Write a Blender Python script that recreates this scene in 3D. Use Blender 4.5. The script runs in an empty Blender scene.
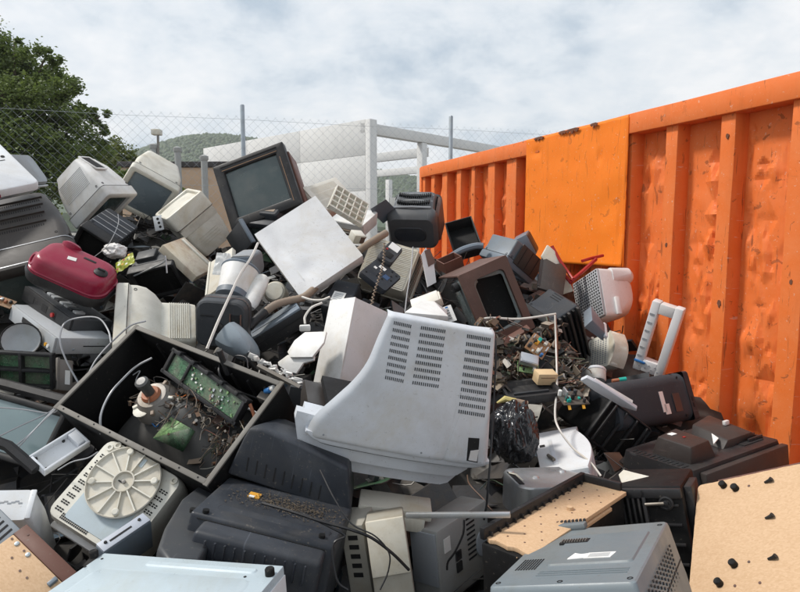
import bpy, bmesh, math, random
from mathutils import Vector, Matrix, noise
from math import radians as R_, sin, cos, pi
random.seed(7)
C = bpy.context.scene.collection
scene = bpy.context.scene

# ------------------------------------------------------------------ camera, sky, sun, exposure
cam_d = bpy.data.cameras.new('camera'); cam = bpy.data.objects.new('camera', cam_d); C.objects.link(cam)
cam.location = (0, 0, 1.75); cam.rotation_euler = (pi/2 - math.atan(66/600.0), 0, 0)
cam_d.sensor_width = 36; cam_d.lens = 27.0; cam_d.clip_start = .05; cam_d.clip_end = 6000
scene.camera = cam
SUN_AZ, SUN_EL = R_(-84), R_(53)           # azimuth clockwise from +Y: high over the left side of the heap
world = bpy.data.worlds.new('World'); scene.world = world; world.use_nodes = True
wn, wl = world.node_tree.nodes, world.node_tree.links
wn.clear()
w_out = wn.new('ShaderNodeOutputWorld')
sky = wn.new('ShaderNodeTexSky'); sky.sky_type = 'NISHITA'; sky.sun_disc = False
sky.sun_elevation = SUN_EL; sky.sun_rotation = SUN_AZ; sky.air_density = 1.0; sky.dust_density = 2.0
bg1 = wn.new('ShaderNodeBackground'); bg1.inputs[1].default_value = .10; wl.new(sky.outputs[0], bg1.inputs[0])
tc = wn.new('ShaderNodeTexCoord')
sep = wn.new('ShaderNodeSeparateXYZ'); wl.new(tc.outputs['Generated'], sep.inputs[0])
zz = wn.new('ShaderNodeMath'); zz.operation = 'MAXIMUM'; zz.inputs[1].default_value = 0; wl.new(sep.outputs[2], zz.inputs[0])
za = wn.new('ShaderNodeMath'); za.operation = 'ADD'; za.inputs[1].default_value = .42; wl.new(zz.outputs[0], za.inputs[0])
dx = wn.new('ShaderNodeMath'); dx.operation = 'DIVIDE'; wl.new(sep.outputs[0], dx.inputs[0]); wl.new(za.outputs[0], dx.inputs[1])
dy = wn.new('ShaderNodeMath'); dy.operation = 'DIVIDE'; wl.new(sep.outputs[1], dy.inputs[0]); wl.new(za.outputs[0], dy.inputs[1])
cmb = wn.new('ShaderNodeCombineXYZ'); wl.new(dx.outputs[0], cmb.inputs[0]); wl.new(dy.outputs[0], cmb.inputs[1])
cmb.inputs[2].default_value = 3.7
def wnoise(scale, detail, rough, dist=0):
    n = wn.new('ShaderNodeTexNoise'); n.inputs['Scale'].default_value = scale; n.inputs['Detail'].default_value = detail
    n.inputs['Roughness'].default_value = rough; n.inputs['Distortion'].default_value = dist
    wl.new(cmb.outputs[0], n.inputs['Vector']); return n
n1 = wnoise(1.7, 8, .56, .25); n2 = wnoise(4.6, 9, .60, .2)
mx = wn.new('ShaderNodeMix'); mx.inputs[0].default_value = .40; wl.new(n1.outputs[0], mx.inputs[2]); wl.new(n2.outputs[0], mx.inputs[3])
rmp = wn.new('ShaderNodeValToRGB'); wl.new(mx.outputs[0], rmp.inputs[0])
e = rmp.color_ramp.elements
e[0].position = .40; e[0].color = (.50, .595, .69, 1)
e[1].position = .60; e[1].color = (.98, .985, .99, 1)
e2 = rmp.color_ramp.elements.new(.49); e2.color = (.78, .835, .885, 1)
bg2 = wn.new('ShaderNodeBackground'); bg2.inputs[1].default_value = 1.0; wl.new(rmp.outputs[0], bg2.inputs[0])
ms = wn.new('ShaderNodeMixShader'); ms.inputs[0].default_value = .88
wl.new(bg1.outputs[0], ms.inputs[1]); wl.new(bg2.outputs[0], ms.inputs[2]); wl.new(ms.outputs[0], w_out.inputs[0])
sun_d = bpy.data.lights.new('sun', 'SUN'); sun = bpy.data.objects.new('sun', sun_d); C.objects.link(sun)
sun_d.energy = 3.1; sun_d.angle = R_(9); sun_d.color = (1, .95, .88)
_sd = Vector((sin(SUN_AZ)*cos(SUN_EL), cos(SUN_AZ)*cos(SUN_EL), sin(SUN_EL)))
sun.rotation_euler = _sd.to_track_quat('Z', 'Y').to_euler(); sun.location = (-4, -3, 8)
vs = scene.view_settings; vs.view_transform = 'Standard'; vs.look = 'None'; vs.exposure = 0.14; vs.gamma = 1
scene.render.engine = 'CYCLES'; scene.cycles.max_bounces = 5; scene.cycles.use_denoising = True
scene.cycles.transparent_max_bounces = 8

# ------------------------------------------------------------------ materials
_M = {}
def nodes(name):
    m = bpy.data.materials.new(name); m.use_nodes = True
    n, l = m.node_tree.nodes, m.node_tree.links
    return m, n, l, n['Principled BSDF']
def obj_coord(n, l, scale=(1, 1, 1), rand=True):
    t = n.new('ShaderNodeTexCoord'); mp = n.new('ShaderNodeMapping'); mp.inputs['Scale'].default_value = scale
    l.new(t.outputs['Object'], mp.inputs[0])
    if rand:
        oi = n.new('ShaderNodeObjectInfo'); mu = n.new('ShaderNodeMath'); mu.operation = 'MULTIPLY'; mu.inputs[1].default_value = 37.0
        l.new(oi.outputs['Random'], mu.inputs[0]); l.new(mu.outputs[0], mp.inputs['Location'])
    return mp.outputs[0]
def tnoise(n, l, co, scale, detail=4, rough=.55, dist=0):
    t = n.new('ShaderNodeTexNoise'); t.inputs['Scale'].default_value = scale; t.inputs['Detail'].default_value = detail
    t.inputs['Roughness'].default_value = rough; t.inputs['Distortion'].default_value = dist
    l.new(co, t.inputs['Vector']); return t.outputs[0]
def ramp(n, l, fac, stops):
    r = n.new('ShaderNodeValToRGB'); l.new(fac, r.inputs[0]); el = r.color_ramp.elements
    while len(el) < len(stops): el.new(.5)
    for e_, (p, c) in zip(el, stops):
        e_.position = p; e_.color = (c, c, c, 1) if isinstance(c, (int, float)) else (*c, 1)
    return r.outputs[0]
def mix(n, l, fac, a, b, mode='MIX'):
    m = n.new('ShaderNodeMix'); m.data_type = 'RGBA'; m.blend_type = mode
    for i, v in ((0, fac), (6, a), (7, b)):
        if isinstance(v, (int, float)): m.inputs[i].default_value = v
        elif isinstance(v, tuple): m.inputs[i].default_value = (*v, 1)
        else: l.new(v, m.inputs[i])
    return m.outputs[2]
def bump(n, l, b, h, strength, dist=.002):
    bn = n.new('ShaderNodeBump'); bn.inputs['Strength'].default_value = strength; bn.inputs['Distance'].default_value = dist
    l.new(h, bn.inputs['Height']); l.new(bn.outputs[0], b.inputs['Normal'])
def plastic(name, col, rough=.45, dirt=.35, dcol=None, spec=.4, metal=0, specks=.5):
    if name in _M: return _M[name]
    m, n, l, b = nodes(name)
    lum = sum(col)/3
    dcol = dcol or ((.20, .165, .12) if lum > .1 else (.085, .078, .068))
    co = obj_coord(n, l)
    big = tnoise(n, l, co, 5, 7, .66, .4)
    f1 = ramp(n, l, big, [(.47, 0), (.78, dirt)])
    tone = tnoise(n, l, co, 2.2, 3, .5)
    c0 = mix(n, l, ramp(n, l, tone, [(.3, 0.), (.7, 1.)]), tuple(c*.90 for c in col), tuple(min(1, c*1.06) for c in col))
    stn = tnoise(n, l, co, 2.4, 9, .72, .9)
    c0 = mix(n, l, ramp(n, l, stn, [(.50, 0), (.66, min(.75, dirt*1.5))]), c0, tuple(a_*b_ for a_, b_ in zip(col, (.80, .71, .56))) if lum > .1 else tuple(x*1.5+.012 for x in col))
    c1 = mix(n, l, f1, c0, dcol)
    fine = tnoise(n, l, co, 85, 3, .6)
    f2 = ramp(n, l, fine, [(.64, 0), (.74, specks*.6)])
    c2 = mix(n, l, f2, c1, tuple(c*.55 for c in dcol) if lum > .1 else (.16, .14, .115))
    cs = obj_coord(n, l, (90, 5, 5)); sc = tnoise(n, l, cs, 1.0, 2, .5, 1.2)
    f3 = ramp(n, l, sc, [(.70, 0), (.73, .30*specks + .04)])
    c3 = mix(n, l, f3, c2, tuple(c*.6 for c in col) if lum > .1 else tuple(min(1, c*3.5+.04) for c in col))
    l.new(c3, b.inputs['Base Color'])
    rr = ramp(n, l, big, [(.35, max(.08, rough-.07)), (.75, min(1, rough+.28))]); l.new(rr, b.inputs['Roughness'])
    b.inputs['Metallic'].default_value = metal; b.inputs['Specular IOR Level'].default_value = spec
    hf = tnoise(n, l, co, 420, 2, .5)
    bump(n, l, b, hf, .10, .001)
    _M[name] = m; return m
WHITE = plastic('white_plastic', (.735, .73, .715), .42, .38)
COOLW = plastic('cool_white_enamel', (.70, .72, .745), .33, .22)
CREAM = plastic('cream_plastic', (.68, .66, .585), .45, .42)
BEIGE = plastic('beige_plastic', (.59, .56, .485), .5, .46)
LGREY = plastic('light_grey_plastic', (.62, .65, .695), .38, .30, specks=.6)
PGREY = plastic('pinkish_white_plastic', (.68, .67, .67), .42, .20)
MGREY = plastic('mid_grey_plastic', (.30, .32, .345), .45, .32)
BGREY = plastic('blue_grey_plastic', (.15, .185, .225), .38, .26)
DGREY = plastic('dark_grey_plastic', (.042, .045, .050), .42, .26)
NAVY = plastic('navy_black_plastic', (.026, .030, .038), .44, .46, spec=.3, specks=.9)
BLACK = plastic('black_plastic', (.019, .019, .0205), .42, .42, spec=.3, specks=.8)
SOOT = plastic('dull_black_plastic', (.006, .006, .0065), .55, .14, spec=.25)
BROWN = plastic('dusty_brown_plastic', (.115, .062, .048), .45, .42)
BRBLK = plastic('dusty_brown_black_plastic', (.032, .026, .024), .45, .3)
ROUGHB = plastic('rough_blue_black_plastic', (.045, .05, .058), .7, .15, spec=.15)
BRTV = plastic('grey_brown_plastic', (.036, .030, .027), .42, .30)
WOODB = plastic('brown_veneer', (.125, .052, .036), .5, .3)
SILVER = plastic('silver_metal', (.52, .545, .57), .34, .35, metal=.75)
SILVP = plastic('silver_paint', (.42, .44, .46), .35, .35)
PALEB = plastic('pale_blue_sheet_metal', (.46, .54, .585), .32, .22, specks=.3)
STEEL = plastic('galvanised_steel', (.36, .41, .45), .45, .2, metal=.6)
DSTEEL = plastic('grimy_steel', (.23, .215, .20), .5, .6, metal=.4)
REDV = plastic('maroon_plastic', (.27, .012, .042), .27, .26, (.30, .20, .18))
REDP = plastic('red_paint', (.36, .018, .018), .35, .15)
CARD = plastic('brown_cardboard', (.30, .19, .12), .8, .4)
PAPER = plastic('paper_label', (.78, .78, .76), .7, .15)
COPPER = plastic('copper_wire', (.38, .13, .06), .5, .4)
HOSE = plastic('tan_hose_plastic', (.27, .205, .155), .5, .4)
CORDW = plastic('off_white_cord', (.62, .59, .55), .5, .3)
CORDB = plastic('black_cord', (.013, .013, .015), .45, .2)
CORDG = plastic('grey_cord', (.30, .31, .33), .45, .2)
YEL = plastic('orange_yellow_sticker', (.72, .36, .04), .5, .2)
BLUEC = plastic('blue_component', (.03, .16, .42), .4, .2)
TEALC = plastic('teal_plastic', (.01, .36, .30), .35, .1)
ORANGEC = plastic('orange_wire', (.55, .15, .03), .5, .2)
VOID = plastic('unlit_recess', (.012, .012, .013), .8, .1)  # near-black painted in for the shade inside holes, slots and seams

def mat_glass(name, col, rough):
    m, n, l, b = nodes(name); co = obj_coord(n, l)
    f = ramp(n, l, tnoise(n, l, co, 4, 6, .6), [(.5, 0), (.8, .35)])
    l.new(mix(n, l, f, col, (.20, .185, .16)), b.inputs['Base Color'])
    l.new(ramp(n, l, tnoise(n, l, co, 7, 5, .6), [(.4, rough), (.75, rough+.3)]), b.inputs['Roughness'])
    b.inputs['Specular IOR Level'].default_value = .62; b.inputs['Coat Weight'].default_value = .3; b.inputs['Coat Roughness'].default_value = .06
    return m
SCREEN = mat_glass('crt_glass', (.035, .055, .055), .08)
PALEGLASS = mat_glass('pale_crt_glass', (.17, .23, .24), .10)
BLUEGLASS = mat_glass('sky_tinted_crt_glass', (.17, .215, .25), .16)  # lighter blue grey base stands for the sky reflected in the screen
SHELLGLASS = mat_glass('tube_funnel_glass', (.20, .245, .25), .14)
SLOT = plastic('slot_shadow_grey', (.035, .036, .040), .7, .2)

def mat_chip():
    m, n, l, b = nodes('chipboard'); co = obj_coord(n, l)
    v = n.new('ShaderNodeTexVoronoi'); v.inputs['Scale'].default_value = 150; l.new(obj_coord(n, l, (1, 2.1, 1)), v.inputs['Vector'])
    f = ramp(n, l, v.outputs['Color'], [(.1, 0), (.9, 1)])
    c = mix(n, l, f, (.50, .325, .185), (.575, .39, .24))
    f2 = ramp(n, l, tnoise(n, l, co, 5, 6, .65), [(.50, 0), (.80, .35)])
    c = mix(n, l, f2, c, (.44, .27, .15))
    f3 = ramp(n, l, tnoise(n, l, co, 60, 3), [(.70, 0), (.76, .35)])
    c = mix(n, l, f3, c, (.33, .20, .12))
    l.new(c, b.inputs['Base Color']); b.inputs['Roughness'].default_value = .75
    bump(n, l, b, v.outputs['Distance'], .15, .0012); return m
CHIP = mat_chip()
def mat_pcb(name, a, c2, sc):
    m, n, l, b = nodes(name); co = obj_coord(n, l)
    v = n.new('ShaderNodeTexVoronoi'); v.inputs['Scale'].default_value = sc; v.distance = 'MANHATTAN'; l.new(co, v.inputs['Vector'])
    pads = ramp(n, l, v.outputs['Distance'], [(.16, 1), (.26, 0)])
    nz = ramp(n, l, tnoise(n, l, co, sc*.7, 3, .6, 1.), [(.47, 0), (.53, 1)])
    c = mix(n, l, nz, a, tuple(x*1.9 for x in a))
    c = mix(n, l, pads, c, c2)
    d = ramp(n, l, tnoise(n, l, co, 12, 6, .65), [(.40, 0), (.72, .75)])
    c = mix(n, l, d, c, (.20, .185, .145))
    l.new(c, b.inputs['Base Color']); b.inputs['Roughness'].default_value = .45
    bump(n, l, b, pads, .4, .001); return m
PCBG = mat_pcb('green_circuit_board', (.030, .082, .040), (.34, .38, .31), 110)
PCBL = mat_pcb('pale_green_circuit_board', (.12, .22, .085), (.42, .46, .32), 240)
PCBB = mat_pcb('brown_circuit_board', (.20, .095, .035), (.5, .46, .38), 240)
def mat_bag():
    m, n, l, b = nodes('black_bin_bag'); co = obj_coord(n, l)
    b.inputs['Base Color'].default_value = (.016, .017, .020, 1); b.inputs['Roughness'].default_value = .16; b.inputs['Specular IOR Level'].default_value = .7
    st = obj_coord(n, l, (1, 1, .35)); bump(n, l, b, tnoise(n, l, st, 26, 3, .5, 1.6), .6, .012); return m
BAG = mat_bag()
def mat_paint(name, col, fade, rust=.5):
    m, n, l, b = nodes(name); t = n.new('ShaderNodeTexCoord'); co = t.outputs['Object']
    oi = n.new('ShaderNodeObjectInfo'); mp = n.new('ShaderNodeMapping'); mu = n.new('ShaderNodeMath'); mu.operation = 'MULTIPLY'; mu.inputs[1].default_value = 23
    l.new(oi.outputs['Random'], mu.inputs[0]); l.new(co, mp.inputs[0]); l.new(mu.outputs[0], mp.inputs['Location']); co = mp.outputs[0]
    f = ramp(n, l, tnoise(n, l, co, 7, 8, .7, .5), [(.30, 0), (.70, 1)])
    c = mix(n, l, f, col, fade)
    st = n.new('ShaderNodeMapping'); st.inputs['Scale'].default_value = (9, .8, 9); l.new(co, st.inputs[0])
    fs = ramp(n, l, tnoise(n, l, st.outputs[0], 1.2, 6, .62), [(.54, 0), (.80, .34)])
    c = mix(n, l, fs, c, tuple(x*.55 for x in col))
    fg = ramp(n, l, tnoise(n, l, co, 9, 8, .72, .8), [(.62, 0), (.74, .6*rust+.05)])
    c = mix(n, l, fg, c, (.19, .07, .03))
    fr = ramp(n, l, tnoise(n, l, co, 13, 6, .62, .5), [(.635, 0), (.66, rust)])
    c = mix(n, l, fr, c, (.075, .032, .018))
    sr = n.new('ShaderNodeMapping'); sr.inputs['Scale'].default_value = (45, 4.5, 45); l.new(co, sr.inputs[0])
    fv = ramp(n, l, tnoise(n, l, sr.outputs[0], 1, 5, .6, .6), [(.625, 0), (.67, rust*1.1)])
    c = mix(n, l, fv, c, (.10, .036, .018))
    sc = n.new('ShaderNodeMapping'); sc.inputs['Rotation'].default_value = (.5, .9, .2); sc.inputs['Scale'].default_value = (70, 70, 4); l.new(co, sc.inputs[0])
    fc = ramp(n, l, tnoise(n, l, sc.outputs[0], 1, 3, .5, .8), [(.675, 0), (.70, .6)])
    c = mix(n, l, fc, c, (.70, .46, .34))
    l.new(c, b.inputs['Base Color'])
    l.new(ramp(n, l, fr, [(0, .60), (1, .9)]), b.inputs['Roughness']); b.inputs['Specular IOR Level'].default_value = .3
    bump(n, l, b, tnoise(n, l, co, 30, 6, .65), .16, .006); return m
ORANGE = mat_paint('orange_container_paint', (.75, .160, .026), (.77, .205, .058))
PATCHO = mat_paint('bright_orange_patch_paint', (.86, .195, .010), (.86, .215, .014), .3)
RUST = plastic('rusty_edge', (.16, .06, .03), .85, .5)
def mat_ground():
    m, n, l, b = nodes('gravel_ground'); co = obj_coord(n, l, rand=False)
    v = n.new('ShaderNodeTexVoronoi'); v.inputs['Scale'].default_value = 38; l.new(co, v.inputs['Vector'])
    c = mix(n, l, ramp(n, l, tnoise(n, l, co, .8, 6, .6), [(.3, 0), (.7, 1)]), (.13, .12, .105), (.24, .225, .20))
    c = mix(n, l, ramp(n, l, v.outputs['Color'], [(.2, 0), (.9, .5)]), c, (.30, .28, .25))
    l.new(c, b.inputs['Base Color']); b.inputs['Roughness'].default_value = .95
    bump(n, l, b, v.outputs['Distance'], .6, .03); return m
GROUND = mat_ground()
def mat_conc(name, a, c2, sc=1.):
    m, n, l, b = nodes(name); co = obj_coord(n, l, rand=False)
    c = mix(n, l, ramp(n, l, tnoise(n, l, co, .5*sc, 7, .62), [(.3, 0), (.72, 1)]), a, c2)
    st = obj_coord(n, l, (3, 3, .25)); c = mix(n, l, ramp(n, l, tnoise(n, l, st, 1, 5, .6), [(.52, 0), (.8, .25)]), c, tuple(x*.55 for x in a))
    l.new(c, b.inputs['Base Color']); b.inputs['Roughness'].default_value = .85
    bump(n, l, b, tnoise(n, l, co, 8, 5), .2, .02); return m
CONC = mat_conc('precast_concrete', (.66, .655, .64), (.70, .70, .69))
CONCD = mat_conc('grey_concrete_infill', (.30, .31, .30), (.37, .375, .37))
RENDER = mat_conc('peach_render', (.50, .35, .235), (.56, .41, .29), 4)
def mat_leaf(name, a, c2, c3):
    m, n, l, b = nodes(name)
    t = n.new('ShaderNodeTexCoord'); nz = tnoise(n, l, t.outputs['Object'], .9, 4, .6); nf = tnoise(n, l, t.outputs['Object'], 7, 2, .6)
    c = mix(n, l, ramp(n, l, nz, [(.35, 0), (.65, 1)]), a, c2)
    c = mix(n, l, ramp(n, l, nf, [(.5, 0), (.68, .8)]), c, c3)
    l.new(c, b.inputs['Base Color']); b.inputs['Roughness'].default_value = .55
    tr = n.new('ShaderNodeBsdfTranslucent'); l.new(c, tr.inputs[0]); mxs = n.new('ShaderNodeMixShader'); mxs.inputs[0].default_value = .38
    l.new(b.outputs[0], mxs.inputs[1]); l.new(tr.outputs[0], mxs.inputs[2]); l.new(mxs.outputs[0], n['Material Output'].inputs[0]); return m
LEAF = mat_leaf('broadleaf_foliage', (.075, .115, .024), (.14, .195, .042), (.22, .28, .075))
LEAF2 = mat_leaf('yellow_green_foliage', (.10, .135, .024), (.16, .19, .04), (.20, .22, .06))
WOODF = mat_leaf('hillside_foliage', (.058, .105, .040), (.095, .145, .055), (.115, .16, .07))
BARK = plastic('bark', (.10, .075, .055), .9, .5)

# ------------------------------------------------------------------ mesh helpers
class G:
    def __init__(s): s.v = []; s.f = []
    def add(s, v, f, M=None):
        o = len(s.v)
        s.v += [tuple(M @ Vector(p)) for p in v] if M is not None else [tuple(p) for p in v]
        s.f += [tuple(i+o for i in q) for q in f]; return s
    def box(s, c, d, M=None):
        x, y, z = (k/2 for k in d)
        v = [(c[0]+a*x, c[1]+b*y, c[2]+e_*z) for e_ in (-1, 1) for b in (-1, 1) for a in (-1, 1)]
        return s.add(v, [(0, 2, 3, 1), (4, 5, 7, 6), (0, 1, 5, 4), (2, 6, 7, 3), (0, 4, 6, 2), (1, 3, 7, 5)], M)
    def hexa(s, lo, hi):                      # two matching quads, counter-clockwise seen from hi
        return s.add(list(lo)+list(hi), [(3, 2, 1, 0), (4, 5, 6, 7)] + [(i, (i+1) % 4, 4+(i+1) % 4, 4+i) for i in range(4)])
    def plate(s, poly, z0, z1, M=None):       # counter-clockwise outline in xy, extruded
        n = len(poly)
        v = [(p[0], p[1], z0) for p in poly] + [(p[0], p[1], z1) for p in poly]
        return s.add(v, [tuple(range(n-1, -1, -1)), tuple(range(n, 2*n))] + [(i, (i+1) % n, n+(i+1) % n, n+i) for i in range(n)], M)
    def loft(s, rings, cap0=True, cap1=True, M=None):
        n = len(rings[0]); v = [p for r in rings for p in r]; f = []
        for k in range(len(rings)-1):
            for i in range(n): f.append((k*n+i, k*n+(i+1) % n, (k+1)*n+(i+1) % n, (k+1)*n+i))
        if cap0: f.append(tuple(range(n-1, -1, -1)))
        if cap1: f.append(tuple((len(rings)-1)*n+i for i in range(n)))
        return s.add(v, f, M)
    def tube(s, pts, r, n=6):
        P = [Vector(p) for p in pts]; rings = []; up = Vector((.3, .2, 1)).normalized()
        for i, p in enumerate(P):
            d = (P[min(i+1, len(P)-1)]-P[max(i-1, 0)]).normalized()
            a = d.cross(up)
            if a.length < .05: a = d.cross(Vector((1, 0, 0)))
            a.normalize(); b = d.cross(a); rr = r[i] if isinstance(r, (list, tuple)) else r
            rings.append([tuple(p+(a*cos(t)+b*sin(t))*rr) for t in [2*pi*k/n for k in range(n)]])
        return s.loft(rings)
    def lathe(s, prof, n=24, M=None, cap=True):         # (radius, z) from bottom to top
        return s.loft([[(r*cos(2*pi*k/n), r*sin(2*pi*k/n), z) for k in range(n)] for r, z in prof], cap, cap, M)
    def grid(s, fn, nu, nv, M=None):
        v = [fn(i/nu, j/nv) for j in range(nv+1) for i in range(nu+1)]; w = nu+1
        return s.add(v, [(j*w+i, j*w+i+1, (j+1)*w+i+1, (j+1)*w+i) for j in range(nv) for i in range(nu)], M)
def rrect(w, h, r, cx=0, cz=0, n=4):
    r = min(r, w*.49, h*.49); o = []
    for sx, sz, a0 in ((1, 1, 0), (-1, 1, 90), (-1, -1, 180), (1, -1, 270)):
        for k in range(n+1):
            a = R_(a0+90*k/n); o.append((cx+sx*(w/2-r)+r*cos(a), cz+sz*(h/2-r)+r*sin(a)))
    return o
def ry(y, w, h, r, cx=0, cz=0, n=4): return [(x, y, z) for x, z in rrect(w, h, r, cx, cz, n)]
def rz(z, w, d, r, cx=0, cy=0, n=4): return [(x, y, z) for x, y in rrect(w, d, r, cx, cy, n)]
def smooth_path(pts, k=6):
    P = [Vector(p) for p in pts]; P = [P[0]*2-P[1]]+P+[P[-1]*2-P[-2]]; o = []
    for i in range(1, len(P)-2):
        a, b, c, d = P[i-1:i+3]
        for j in range(k):
            t = j/k; o.append(.5*((2*b)+(c-a)*t+(2*a-5*b+4*c-d)*t*t+(3*b-a-3*c+d)*t**3))
    o.append(P[-2]); return o
def obj(name, g, m, parent=None, bevel=0, seg=2, ang=32, recalc=True):
    me = bpy.data.meshes.new(name); bm = bmesh.new()
    vs_ = [bm.verts.new(p) for p in g.v]
    for f in g.f:
        try: bm.faces.new([vs_[i] for i in f])
        except ValueError: pass
    if recalc: bmesh.ops.recalc_face_normals(bm, faces=bm.faces)
    if bevel:
        ed = [e_ for e_ in bm.edges if len(e_.link_faces) == 2 and e_.calc_face_angle(0) > .6]
        bmesh.ops.bevel(bm, geom=ed, offset=bevel, segments=seg, profile=.5, affect='EDGES', clamp_overlap=True)
    bm.to_mesh(me); bm.free(); me.materials.append(m)
    me.shade_smooth(); me.set_sharp_from_angle(angle=R_(ang))
    o = bpy.data.objects.new(name, me); C.objects.link(o)
    if parent is not None: o.parent = parent
    return o
def tag(o, label, cat, group=None):
    o['label'] = label; o['category'] = cat
    if group: o['group'] = group
    return o
def struct(name, g, m, **k):
    o = obj(name, g, m, **k); o['kind'] = 'structure'; return o
def part_stuff(o): o['kind'] = 'stuff'; return o
THINGS = []
def thing(name, label, cat, M=None, group=None):
    o = bpy.data.objects.new(name, None); C.objects.link(o); o.empty_display_size = .1
    if M is not None: o.matrix_world = M
    THINGS.append(o)
    return tag(o, label, cat, group)
def cable(name, label, pts, r, m, cat='cable', k=6, n=5):
    return tag(obj(name, G().tube(smooth_path(pts, k), r, n), m, ang=60), label, cat)
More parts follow.
